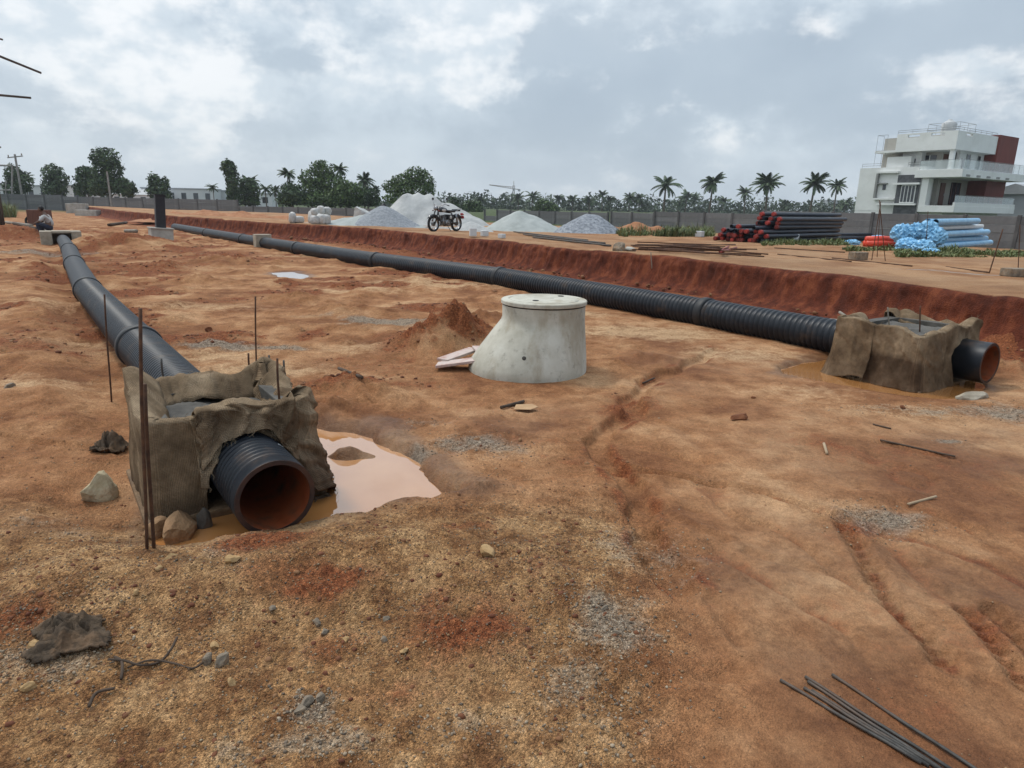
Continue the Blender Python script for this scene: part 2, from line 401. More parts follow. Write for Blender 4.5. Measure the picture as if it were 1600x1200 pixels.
def mat_burlap():
    t = NT('burlap')
    n1 = t.noise(3.0, 6, 0.6); n2 = t.noise(20.0, 5, 0.65)
    c = t.ramp(n1, [(0.36, (0.135, 0.090, 0.054)), (0.5, (0.240, 0.168, 0.103)), (0.64, (0.365, 0.270, 0.175))])
    w = t.attr('wet')[0]
    c = t.mix(0.7, c, t.ramp(n2, [(0.3, 0.7), (0.7, 1.25)]), 'MULTIPLY')
    c = t.mix(t.math('MULTIPLY', w, 0.9), c, t.mix(1.0, c, (0.34, 0.30, 0.30), 'MULTIPLY'))
    # coarse weave from two crossing wave patterns
    tc = t.N.new('ShaderNodeUVMap')
    def wave(d):
        n = t.N.new('ShaderNodeTexWave'); n.wave_type = 'BANDS'; n.bands_direction = d
        n.inputs['Scale'].default_value = 36.0; n.inputs['Distortion'].default_value = 2.5; n.inputs['Detail'].default_value = 2
        t.L.new(tc.outputs[0], n.inputs['Vector']); return n.outputs[1]
    h = t.math('ADD', wave('X'), wave('Y'))
    c = t.mix(0.55, c, t.ramp(t.math('MULTIPLY', h, 0.5), [(0.15, 0.55), (0.8, 1.25)]), 'MULTIPLY')
    t.set('Base Color', c); t.set('Roughness', 0.95); t.set('Specular IOR Level', 0.12)
    hh = t.math('ADD', h, t.math('MULTIPLY', n2, 1.5))
    t.bump(hh, 0.7, 0.006)
    return t.m

MAT = {}
MAT['soil'] = mat_soil(); MAT['bank'] = mat_bank(); MAT['water'] = mat_water(); MAT['burlap'] = mat_burlap()
MAT['pipe'] = pm('black_plastic', (0.008, 0.0105, 0.015), (0.015, 0.019, 0.026), 6, 0.42, 0.12, 60, 0.002, dirt=(0.085, 0.055, 0.036), dirt_scale=3.2, dirt_amt=(0.55, 0.78), spec=0.26)
MAT['pipe_dark'] = pm('black_rubber', (0.008, 0.009, 0.011), (0.014, 0.015, 0.018), 6, 0.55)
MAT['lining'] = pm('orange_plastic', (0.16, 0.036, 0.012), (0.33, 0.082, 0.026), 5, 0.5, dirt=(0.055, 0.032, 0.02), dirt_scale=5, dirt_amt=(0.46, 0.66))  # orange and dirt tones darkened to put shade inside the pipe into the colour
MAT['concrete'] = pm('concrete', (0.33, 0.315, 0.275), (0.46, 0.44, 0.395), 2.6, 0.85, 0.25, 70, 0.004, dirt=(0.245, 0.205, 0.15), dirt_scale=1.9, dirt_amt=(0.54, 0.8))
MAT['concrete_dark'] = pm('wet_concrete', (0.052, 0.047, 0.041), (0.115, 0.105, 0.092), 5, 0.85, 0.5, 40, 0.01)
MAT['rust'] = pm('rusty_steel', (0.055, 0.028, 0.018), (0.125, 0.058, 0.03), 22, 0.8, 0.4, 140, 0.002, metal=0.25)
MAT['steel'] = pm('grey_steel', (0.050, 0.046, 0.042), (0.095, 0.088, 0.08), 18, 0.6, 0.3, 160, 0.002, metal=0.4, dirt=(0.13, 0.07, 0.04))
MAT['rock_yellow'] = pm('ochre_rock', (0.33, 0.195, 0.080), (0.48, 0.325, 0.165), 9, 0.9, 0.7, 45, 0.01, dirt=(0.27, 0.14, 0.06), dirt_scale=7)
MAT['rock_grey'] = pm('grey_rock', (0.125, 0.098, 0.072), (0.28, 0.225, 0.165), 12, 0.9, 0.7, 45, 0.01, dirt=(0.24, 0.14, 0.07), dirt_scale=8)
MAT['clod'] = pm('red_clod', (0.13, 0.045, 0.02), (0.24, 0.095, 0.042), 8, 0.95, 0.8, 45, 0.012)
MAT['rock_pale'] = pm('pale_rock', (0.37, 0.30, 0.18), (0.54, 0.47, 0.33), 9, 0.9, 0.7, 45, 0.01, dirt=(0.30, 0.18, 0.09), dirt_scale=6)
MAT['thread'] = pm('jute_thread', (0.16, 0.115, 0.07), (0.26, 0.20, 0.13), 20, 0.95)
MAT['earth'] = pm('earth_lump', (0.20, 0.11, 0.052), (0.33, 0.195, 0.10), 9, 0.9, 0.9, 40, 0.015)
MAT['block_tan'] = pm('tan_block', (0.28, 0.235, 0.175), (0.40, 0.35, 0.275), 6, 0.9, 0.6, 40, 0.01)
MAT['mud'] = pm('mud', (0.10, 0.062, 0.035), (0.21, 0.13, 0.068), 9, 0.8, 0.8, 45, 0.015)
MAT['pebbles'] = mat_island('pebbles', [(0.22, 0.115, 0.052), (0.14, 0.085, 0.05), (0.30, 0.195, 0.10), (0.17, 0.066, 0.03), (0.34, 0.26, 0.165), (0.12, 0.095, 0.075)])
MAT['chips'] = mat_island('stone_chips', [(0.165, 0.122, 0.085), (0.105, 0.08, 0.060), (0.24, 0.182, 0.128), (0.36, 0.285, 0.20), (0.20, 0.115, 0.060)])
MAT['clods'] = mat_island('clods', [(0.105, 0.034, 0.016), (0.15, 0.055, 0.025), (0.19, 0.088, 0.04), (0.23, 0.12, 0.056)])
MAT['dust_pile'] = pm('quarry_dust', (0.36, 0.365, 0.36), (0.50, 0.50, 0.485), 1.2, 0.95, 0.8, 14, 0.06, dirt=(0.30, 0.30, 0.295), dirt_scale=0.8)
MAT['gravel_pile'] = pm('crushed_stone', (0.20, 0.215, 0.235), (0.31, 0.325, 0.345), 9, 0.95, 1.0, 10, 0.07, detail=10)
MAT['gravel_pile2'] = pm('coarse_stone', (0.14, 0.155, 0.18), (0.34, 0.36, 0.39), 7, 0.95, 1.0, 9, 0.10, detail=10)
MAT['sand_pile'] = pm('grey_sand', (0.29, 0.31, 0.295), (0.38, 0.40, 0.385), 1.5, 0.95, 0.6, 12, 0.05)
MAT['precast'] = pm('precast_concrete', (0.105, 0.108, 0.112), (0.175, 0.178, 0.18), 0.8, 0.9, 0.3, 12, 0.02, dirt=(0.075, 0.073, 0.07), dirt_scale=0.6, per_obj=0.35)
MAT['precast_post'] = pm('precast_post', (0.075, 0.075, 0.077), (0.12, 0.12, 0.12), 2, 0.9, 0.2, 20, 0.01, per_obj=0.3)
MAT['leaf_a'] = mat_leaf('leaf_a', (0.026, 0.046, 0.022), (0.046, 0.080, 0.032), (0.085, 0.135, 0.050))
MAT['leaf_b'] = mat_leaf('leaf_b', (0.034, 0.058, 0.020), (0.062, 0.105, 0.032), (0.115, 0.175, 0.055))
MAT['leaf_palm'] = mat_leaf('leaf_palm', (0.030, 0.050, 0.022), (0.05, 0.082, 0.034), (0.085, 0.125, 0.055))
MAT['leaf_far'] = mat_leaf('leaf_far', (0.030, 0.048, 0.030), (0.042, 0.065, 0.036), (0.06, 0.088, 0.046))
MAT['grass'] = mat_leaf('grass', (0.065, 0.088, 0.030), (0.105, 0.140, 0.048), (0.19, 0.195, 0.085))
MAT['bark'] = pm('bark', (0.07, 0.055, 0.042), (0.14, 0.115, 0.09), 6, 0.95, 0.6, 20, 0.02, stretch=(1, 1, 0.2))
MAT['bark_pale'] = pm('pale_pole', (0.20, 0.19, 0.18), (0.30, 0.29, 0.27), 4, 0.9)
MAT['paint'] = pm('white_paint', (0.68, 0.69, 0.67), (0.76, 0.77, 0.75), 0.5, 0.75, dirt=(0.56, 0.56, 0.53), dirt_scale=0.35, dirt_amt=(0.5, 0.8))
MAT['paint_in'] = pm('beige_paint', (0.36, 0.34, 0.30), (0.43, 0.41, 0.365), 0.6, 0.8)
MAT['red_clad'] = pm('red_cladding', (0.13, 0.026, 0.020), (0.17, 0.038, 0.028), 1.5, 0.7, stretch=(1, 1, 0.3))
MAT['dark_clad'] = pm('dark_cladding', (0.05, 0.052, 0.058), (0.10, 0.103, 0.11), 3, 0.6)
MAT['frame_grey'] = pm('grey_trim', (0.22, 0.22, 0.21), (0.28, 0.28, 0.27), 2, 0.7)
MAT['rail'] = pm('rail_metal', (0.25, 0.26, 0.27), (0.33, 0.34, 0.35), 5, 0.35, metal=0.7)
MAT['dark_glass'] = pm('dark_glass', (0.02, 0.024, 0.03), (0.035, 0.04, 0.05), 2, 0.08, spec=0.6)
def mat_glass():
    t = NT('clear_glass'); t.set('Base Color', (0.78, 0.86, 0.86)); t.set('Roughness', 0.03); t.set('Alpha', 0.30); return t.m
MAT['glass'] = mat_glass()
MAT['door'] = pm('brown_wood', (0.10, 0.038, 0.024), (0.15, 0.06, 0.036), 4, 0.6, stretch=(4, 4, 0.5))
MAT['tank'] = pm('water_tank', (0.42, 0.43, 0.43), (0.52, 0.53, 0.53), 2, 0.6)
MAT['blue'] = pm('blue_plastic', (0.14, 0.37, 0.60), (0.31, 0.56, 0.76), 3.5, 0.35, 0.5, 14, 0.02, detail=8, lo=0.3, hi=0.7, per_obj=0.25)
MAT['blue_white'] = pm('pale_pipe', (0.52, 0.54, 0.53), (0.62, 0.64, 0.63), 3, 0.45)
MAT['red_plastic'] = pm('red_plastic', (0.55, 0.045, 0.02), (0.72, 0.07, 0.03), 4, 0.4, 0.4, 12, 0.02)
MAT['red_cap'] = pm('red_cap', (0.13, 0.015, 0.012), (0.33, 0.032, 0.022), 12, 0.5, per_obj=0.9)
MAT['hdpe'] = pm('stack_pipe', (0.014, 0.018, 0.028), (0.028, 0.034, 0.048), 5, 0.4, per_obj=0.4)
MAT['sack'] = pm('white_sack', (0.40, 0.39, 0.37), (0.56, 0.55, 0.53), 4, 0.7, 0.6, 9, 0.05, dirt=(0.40, 0.33, 0.26), dirt_scale=3, per_obj=0.25)
MAT['wood'] = pm('weathered_wood', (0.28, 0.20, 0.125), (0.42, 0.32, 0.21), 6, 0.85, 0.4, 50, 0.004, stretch=(1, 1, 1))
MAT['wood_dark'] = pm('dark_stick', (0.045, 0.03, 0.02), (0.09, 0.06, 0.042), 10, 0.9, 0.5, 60, 0.004)
MAT['bamboo'] = pm('bamboo', (0.17, 0.145, 0.115), (0.27, 0.235, 0.19), 5, 0.8, 0.3, 30, 0.004)
MAT['pink_board'] = pm('painted_board', (0.46, 0.37, 0.33), (0.56, 0.48, 0.44), 5, 0.7, 0.3, 40, 0.004, dirt=(0.33, 0.14, 0.10), dirt_scale=5, dirt_amt=(0.5, 0.75))
MAT['card'] = pm('cardboard', (0.36, 0.22, 0.115), (0.44, 0.28, 0.155), 9, 0.9)
MAT['skin'] = pm('skin', (0.10, 0.052, 0.034), (0.13, 0.07, 0.046), 8, 0.6)
MAT['hair'] = pm('black_hair', (0.008, 0.007, 0.007), (0.014, 0.012, 0.012), 20, 0.6)
MAT['shirt'] = pm('grey_shirt', (0.36, 0.36, 0.35), (0.46, 0.455, 0.44), 6, 0.9, 0.5, 15, 0.01)
MAT['trousers'] = pm('navy_trousers', (0.016, 0.019, 0.035), (0.03, 0.034, 0.055), 6, 0.9)
MAT['black'] = pm('black_paint', (0.010, 0.010, 0.011), (0.018, 0.018, 0.02), 5, 0.25, spec=0.6)
MAT['rubber'] = pm('tyre_rubber', (0.012, 0.012, 0.012), (0.024, 0.023, 0.022), 12, 0.85)
MAT['chrome'] = pm('chrome', (0.26, 0.26, 0.27), (0.36, 0.36, 0.37), 5, 0.30, metal=1.0)
MAT['alloy'] = pm('engine_alloy', (0.09, 0.09, 0.09), (0.20, 0.20, 0.20), 14, 0.4, metal=0.8)
MAT['cream'] = pm('cream_badge', (0.46, 0.45, 0.42), (0.52, 0.51, 0.48), 5, 0.4)
MAT['tail_red'] = pm('red_lens', (0.35, 0.012, 0.02), (0.42, 0.02, 0.03), 5, 0.3)
MAT['post_black'] = pm('dark_post', (0.014, 0.013, 0.017), (0.024, 0.022, 0.027), 5, 0.55, 0.3, 30, 0.01)
MAT['far_white'] = pm('far_wall_paint', (0.50, 0.51, 0.52), (0.60, 0.61, 0.61), 0.3, 0.8)
MAT['far_grey'] = pm('far_wall_grey', (0.28, 0.30, 0.32), (0.34, 0.36, 0.38), 0.3, 0.8)
MAT['tin'] = pm('tin_roof', (0.28, 0.29, 0.30), (0.36, 0.37, 0.38), 0.8, 0.5)
MAT['ochre_paint'] = pm('crane_paint', (0.25, 0.22, 0.20), (0.30, 0.26, 0.24), 2, 0.6)
MAT['cloth_dark'] = pm('muddy_cloth', (0.050, 0.034, 0.022), (0.115, 0.078, 0.048), 14, 0.95, 0.9, 50, 0.012, dirt=(0.17, 0.095, 0.05), dirt_scale=7)
MAT['slurry'] = pm('grey_slurry', (0.26, 0.265, 0.255), (0.36, 0.365, 0.35), 6, 0.6, 0.5, 30, 0.006, dirt=(0.30, 0.19, 0.10), dirt_scale=4, dirt_amt=(0.45, 0.65))
# ------------------------------------------------------------------ the lie of the land
RIM = [(20, -16), (14.5, -6), (11.0, 1.5), (8.6, 6.6), (7.0, 9.5), (6.35, 11.4), (5.15, 13.9), (3.05, 16.7), (-0.1, 21.1), (-5.6, 29.5), (-13.0, 36.0), (-22.8, 46.0), (-34, 60), (-60, 95)]
RIM_A = np.array([ab(q)[0] for q in RIM]); RIM_B = np.array([ab(q)[1] for q in RIM])
def rim_b(a):
    # smoothed rim line
    s = 0
    for k, w in ((-1.5, 1), (0, 2), (1.5, 1)): s = s + w * np.interp(a + k, RIM_A, RIM_B)
    return s / 4 + 0.16 * fbm(a, a * 0.0 + 3.3, 2.2, 4, 91)
PIX = lambda l, z=0.0: [tuple(G(x, y, z)[:2]) for x, y in l]
def seg_dist(x, y, pts):
    """distance to a polyline and the arc position of the nearest point"""
    best = np.full(x.shape, 1e9); arc = np.zeros(x.shape); L = 0.0
    for (x0, y0), (x1, y1) in zip(pts[:-1], pts[1:]):
        dx, dy = x1 - x0, y1 - y0; l2 = dx * dx + dy * dy
        t = np.clip(((x - x0) * dx + (y - y0) * dy) / l2, 0, 1)
        d = np.hypot(x - x0 - t * dx, y - y0 - t * dy); m = d < best
        best[m] = d[m]; arc[m] = L + t[m] * math.sqrt(l2); L += math.sqrt(l2)
    return best, arc
def poly_sd(x, y, pts):
    """signed distance to a polygon, negative inside"""
    d, _ = seg_dist(x, y, pts + pts[:1]); ins = np.zeros(x.shape, bool)
    n = len(pts)
    for i in range(n):
        (x0, y0), (x1, y1) = pts[i], pts[(i + 1) % n]
        c = ((y0 > y) != (y1 > y)) & (x < (x1 - x0) * (y - y0) / (y1 - y0 + 1e-12) + x0); ins ^= c
    return np.where(ins, -d, d)

WATER_L, WATER_R = -0.075, -0.045
POOL_L = PIX([(480, 668), (520, 672), (560, 676), (592, 684), (612, 702), (652, 722), (686, 752), (730, 788), (690, 798), (630, 806), (575, 818), (520, 820), (492, 828), (440, 842), (380, 850), (330, 856), (275, 862), (240, 846), (236, 800), (250, 770), (300, 740), (420, 700)], WATER_L)
POOL_R = PIX([(1218, 578), (1245, 572), (1300, 560), (1400, 560), (1500, 585), (1530, 602), (1500, 622), (1460, 626), (1420, 620), (1370, 610), (1320, 602), (1270, 596), (1230, 588)], WATER_R)
POOL_M = PIX([(425, 427), (455, 425), (480, 431), (470, 437), (440, 434)], -0.02)
TRACKS = [   # pixels, width, depth, lug spacing
    ([(955, 728), (1030, 742), (1100, 752), (1180, 768), (1250, 789), (1310, 812)], 0.045, 0.034, 0),
    ([(1310, 812), (1335, 845), (1358, 885), (1385, 930), (1420, 975), (1452, 1005), (1485, 1045)], 0.07, 0.030, 0.055),
    ([(1310, 812), (1380, 828), (1460, 850), (1540, 880), (1610, 915)], 0.07, 0.018, 0),
    ([(1510, 955), (1540, 990), (1575, 1030), (1615, 1075)], 0.075, 0.036, 0.06),
    ([(1545, 950), (1580, 985), (1625, 1030)], 0.06, 0.028, 0.06),
    ([(1170, 865), (1250, 885), (1320, 905), (1345, 920)], 0.05, 0.018, 0),
    ([(1000, 780), (1040, 810), (1090, 835), (1130, 845)], 0.05, 0.014, 0),
    ([(1110, 940), (1130, 965), (1150, 990), (1165, 1015)], 0.06, 0.020, 0),
    ([(1375, 690), (1430, 705), (1490, 716)], 0.03, 0.02, 0),
    ([(960, 640), (1060, 668), (1100, 700)], 0.10, 0.015, 0),
    ([(0, 680), (80, 690), (190, 700)], 0.05, 0.03, 0),
    ([(60, 800), (140, 812)], 0.05, 0.02, 0),
]
GULLY = PIX([(1120, 545), (1090, 562), (1045, 580), (1005, 602), (985, 625), (990, 645), (945, 672), (932, 690), (938, 712), (965, 740), (1000, 790), (1010, 850), (1080, 930)])
MOUNDS = [   # px, py, radius across, radius along view, height, roughness
    (708, 542, 0.60, 0.40, 0.30, 0.11), (745, 535, 0.40, 0.35, 0.20, 0.08), (660, 548, 0.35, 0.25, 0.10, 0.05),
    (1072, 714, .10, .05, -.035, .01), (1100, 722, .09, .05, -.03, .01), (1010, 826, .10, .06, -.03, .01), (1085, 800, .12, .07, -.025, .01), (1180, 690, .08, .05, -.02, .01), (1340, 760, .10, .06, -.02, .01), (1210, 745, .09, .05, -.02, .01), (1440, 880, .10, .06, -.02, .01), (1280, 955, .11, .05, -.02, .01), (1130, 1060, .12, .06, -.03, .012), (1010, 1080, .10, .06, -.03, .012), (668, 545, 0.35, 0.3, 0.10, 0.05), (760, 505, 0.4, 0.4, 0.14, 0.05),
    (205, 385, 1.9, 1.5, 0.42, 0.10), (150, 388, 1.1, 1.0, 0.20, 0.1),
    (545, 610, 0.45, 0.35, 0.13, 0.06), (600, 622, 0.3, 0.2, 0.05, 0.03), (515, 640, 0.3, 0.2, 0.10, 0.04),
    (705, 1005, 0.20, 0.15, 0.055, 0.02), (560, 940, 0.25, 0.14, 0.03, 0.015), (420, 880, 0.22, 0.14, 0.04, 0.02),
    (540, 488, 0.8, 0.5, 0.12, 0.05), (470, 470, 0.6, 0.4, 0.12, 0.05), (360, 412, 1.3, 0.8, 0.18, 0.10), (240, 420, 1.1, 0.7, 0.14, 0.08),
    (300, 440, 1.0, 0.6, 0.12, 0.08), (560, 515, 0.6, 0.3, 0.07, 0.03), (430, 510, 0.7, 0.3, 0.06, 0.03),
    (960, 570, 0.30, 0.22, 0.06, 0.03), (1010, 560, 0.4, 0.15, 0.05, 0.02), (1000, 625, 0.14, 0.16, 0.05, 0.03), (970, 640, 0.10, 0.14, 0.05, 0.03),
    (1600, 545, 0.7, 0.4, 0.22, 0.06), (1570, 575, 0.35, 0.25, 0.10, 0.05),
    (60, 620, 0.9, 0.4, 0.05, 0.02), (120, 660, 0.5, 0.3, 0.05, 0.02), (40, 560, 0.9, 0.5, 0.06, 0.03), (45, 480, 1.5, 0.7, 0.08, 0.03), (60, 420, 2.4, 1.0, 0.10, 0.05),
    (20, 372, 2.2, 1.4, 0.45, 0.12), (720, 770, 0.5, 0.3, 0.04, 0.02),
]
MW = [(G(x, y)[0], G(x, y)[1], rx, ry, h, rg) for x, y, rx, ry, h, rg in MOUNDS]
HEAP_A = PIX([(100, 945), (230, 930), (360, 918), (500, 888), (640, 872), (780, 890)])
def ground_h(x, y):
    x = np.asarray(x, float); y = np.asarray(y, float)
    dist = np.hypot(x, y)
    near = sstep(16, 6, dist)
    rightmud = sstep(0.25, 1.2, x - 0.10 * (y - 2) + 0.35 * fbm(x, y, 1.3, 3, 71)) * sstep(14, 8, y)      # trampled smooth mud to the right
    rough = 1 - 0.72 * rightmud
    h = 0.045 * fbm(x, y, 3.2, 4, 1) + 0.016 * rough * fbm(x, y, 0.9, 4, 2)
    h += 0.016 * rough * fbm(x, y, 0.28, 4, 3) + (0.010 * rough + 0.003) * near * fbm(x, y, 0.075, 3, 4)
    # clods churned up between the two runs
    ch = np.clip(fbm(x, y, 0.75, 5, 21, 0.55) - 0.10, 0, 1) * sstep(5.5, 9, y) * sstep(0.8, -0.6, x - 0.05 * y) * sstep(60, 40, y)
    h += 0.15 * ch
    h += 0.13 * np.clip(fbm(x, y, 1.4, 5, 24, 0.6) - 0.08, 0, 1) * sstep(12, 17, y) * sstep(-2.0, -4.0, x)
    # bank of tipped soil in the foreground
    d, _ = seg_dist(x, y, HEAP_A)
    wob = 0.42 + 0.16 * fbm(x, y, 0.8, 3, 31)
    heap = np.exp(-(d / wob) ** 2)
    h += heap * (0.105 + 0.035 * fbm(x, y, 0.35, 4, 33) + 0.016 * fbm(x, y, 0.09, 3, 34))
    # crumbly, clotted surface: rounded lumps with sharp creases between them
    lump = 1 - 2 * np.abs(fbm(x + 0.05 * fbm(x, y, 0.3, 3, 35), y, 0.16, 4, 36, 0.6)); lumpy = sstep(-0.15, 0.45, fbm(x, y, 1.1, 4, 37)) * rough
    h += ((0.020 * lumpy + 0.006) * np.maximum(heap, 0.55 * rough)) * np.clip(lump, -1, 1) * sstep(26, 10, dist)
    lump2 = np.abs(fbm(x, y, 0.62, 4, 38, 0.55)); h -= 0.02 * np.clip(0.30 - lump2, 0, 1) * sstep(5, 9, y) * (1 - rightmud)
    for mx, my, rx, ry, mh, rg in MW:
        m = (np.abs(x - mx) < 3.2 * rx) & (np.abs(y - my) < 3.2 * ry)
        if not m.any(): continue
        xs, ys = x[m], y[m]
        wx = xs + rx * 0.45 * fbm(xs, ys, rx * 1.1, 3, 41); wy = ys + ry * 0.45 * fbm(xs, ys, ry * 1.1, 3, 47)
        q = ((wx - mx) / rx) ** 2 + ((wy - my) / ry) ** 2
        g = np.exp(-q * 1.1)
        h[m] += mh * g * 1.1 + rg * 2.2 * g * fbm(xs, ys, max(0.10, rx * 0.35), 5, 53, 0.6)
    # wheel tracks and the rain gully
    for pts, w, dp, lug in TRACKS:
        pw = PIX(pts)
        bx = [q[0] for q in pw]; by = [q[1] for q in pw]
        m = (x > min(bx) - 0.5) & (x < max(bx) + 0.5) & (y > min(by) - 0.5) & (y < max(by) + 0.5)
        if not m.any(): continue
        d, arc = seg_dist(x[m] + 0.03 * fbm(x[m], y[m], 0.25, 3, 61), y[m] + 0.03 * fbm(x[m], y[m], 0.25, 3, 62), pw)
        dp = dp * 0.85; w = max(w * 0.70, 0.038); k = np.exp(-(d / w) ** 4) * dp
        if lug: k = 1.5 * k * (0.35 + 0.65 * sstep(-0.3, 0.3, np.sin(arc * 2 * math.pi / (lug * 1.5) + 30 * d)))
        h[m] -= k; h[m] += dp * 0.45 * np.exp(-((d - 1.7 * w) / (0.6 * w)) ** 2)
    m = (x > -1) & (x < 4) & (y > 2) & (y < 12)
    if m.any():
        xs, ys = x[m], y[m]
        d, arc = seg_dist(xs + 0.12 * fbm(xs, ys, 0.4, 4, 63), ys + 0.12 * fbm(xs, ys, 0.4, 4, 64), GULLY)
        h[m] -= 0.062 * np.exp(-(d / (0.085 + 0.05 * fbm(xs, ys, 0.5, 2, 67))) ** 8)
        h[m] += 0.03 * np.exp(-((d - 0.22) / 0.06) ** 2) * np.clip(fbm(xs, ys, 0.5, 3, 66) + 0.2, 0, 1)
    # thin rills washed across the mud
    rx_ = x + 0.35 * fbm(x, y, 1.4, 3, 161); ry_ = y * 0.55 + 0.2 * fbm(x, y, 0.8, 3, 162)
    rill = np.clip(1 - np.abs(fbm(rx_, ry_, 1.1, 3, 163)) * 16, 0, 1) * sstep(-0.1, 0.3, fbm(x, y, 1.8, 2, 164)) * sstep(16, 12, y)
    h -= (0.020 * rightmud + 0.012) * rill
    h += 0.010 * rightmud * np.clip(fbm(x, y, 0.22, 4, 165, 0.6), 0, 1) + 0.006 * fbm(x, y, 0.5, 4, 166) * rightmud
    # trodden hollow along the left run
    a = U.x * x + U.y * y; b = V.x * x + V.y * y
    h -= 0.10 * np.exp(-((b - 0.45) / 0.38) ** 2) * sstep(5.2, 7, a) * sstep(40, 30, a)
    h += 0.06 * np.exp(-((b + 0.15) / 0.25) ** 2) * sstep(6, 9, a) * (0.6 + fbm(x, y, 0.6, 3, 68))
    # level seats for what stands on the ground
    for (cx, cy), r0, lev in ((W(4.65, 0.88)[:2], 0.75, -0.10), ((0.2, 7.6), 0.75, 0.0), (W(3.8, 8.15)[:2], 0.8, -0.06)):
        d = np.hypot(x - cx, y - cy); k = sstep(r0 + 0.45, r0 - 0.05, d); h = h * (1 - k) + (lev + 0.25 * (h - 0.0)) * k
    # pools
    for pts, lev, inn, outm in ((POOL_L, WATER_L, 0.16, 0.22), (POOL_R, WATER_R, 0.14, 0.20), (POOL_M, -0.02, 0.1, 0.3)):
        bx = [q[0] for q in pts]; by = [q[1] for q in pts]
        m = (x > min(bx) - 0.7) & (x < max(bx) + 0.7) & (y > min(by) - 0.7) & (y < max(by) + 0.7)
        if not m.any(): continue
        xs, ys = x[m], y[m]
        sd = poly_sd(xs + 0.09 * fbm(xs, ys, 0.35, 4, 77), ys + 0.09 * fbm(xs, ys, 0.35, 4, 78), pts)
        hin = lev - 0.05
        k = sstep(0.10, -0.10, sd); hh = h[m]
        hh = np.where(sd > -0.02, np.maximum(hh, lev + 0.02 * sstep(-0.02, 0.05, sd)), hh)
        h[m] = hh * (1 - k) + np.minimum(hin, hh) * k
    # the muddy spit in the near pool
    p0 = G(548, 712, WATER_L)
    q = ((x - p0.x + 0.1 * fbm(x, y, 0.3, 3, 81)) / 0.24) ** 2 + ((y - p0.y + 0.06 * fbm(x, y, 0.3, 3, 82)) / 0.10) ** 2
    h += 0.115 * np.exp(-q * 1.3) * (1 + 0.3 * fbm(x, y, 0.12, 3, 83))
    # under the raised ground
    t = b - rim_b(a)
    h -= 0.7 * sstep(-0.25, 0.5, t)
    h *= sstep(400, 60, dist)
    return h
def tone_mask(x, y):
    pale = 0.30 * np.clip(fbm(x, y, 2.6, 4, 111) + 0.1, 0, 1); hp = np.zeros(x.shape)
    for (px, py, rx, ry, v) in ((1010, 520, 1.3, .8, .85), (1150, 555, .9, .5, .7), (1250, 610, .7, .4, .5), (450, 575, .9, .5, .75), (330, 555, .9, .5, .6), (120, 535, 1.1, .5, .6), (60, 600, .8, .4, .6), (570, 545, .9, .5, .6), (700, 445, 2.2, 1.2, .7), (560, 455, 1.8, .8, .6), (880, 490, 1.0, .5, .7), (300, 480, 1.3, .7, .6), (480, 400, 3, 1.6, .6), (200, 370, 4, 2, .6), (330, 365, 4, 2, .6), (1440, 640, .9, .3, .5), (100, 480, 1.4, .7, .5), (40, 880, .5, .2, .4), (950, 900, .3, .35, .35)):
        p = G(px, py); q = ((x - p.x + rx * .5 * fbm(x, y, rx, 3, 112)) / rx) ** 2 + ((y - p.y + ry * .5 * fbm(x, y, ry, 3, 113)) / ry) ** 2
        pale = np.maximum(pale, v * np.exp(-q))
    hp = sstep(4.6, 3.2, y + 0.5 * fbm(x, y, 0.8, 4, 114) + 0.25 * np.clip(-1.6 - x, 0, 3)) * sstep(0.95, -0.15, x - 0.16 * (y - 2) + 0.6 * fbm(x, y, 0.8, 5, 115))
    return pale, hp
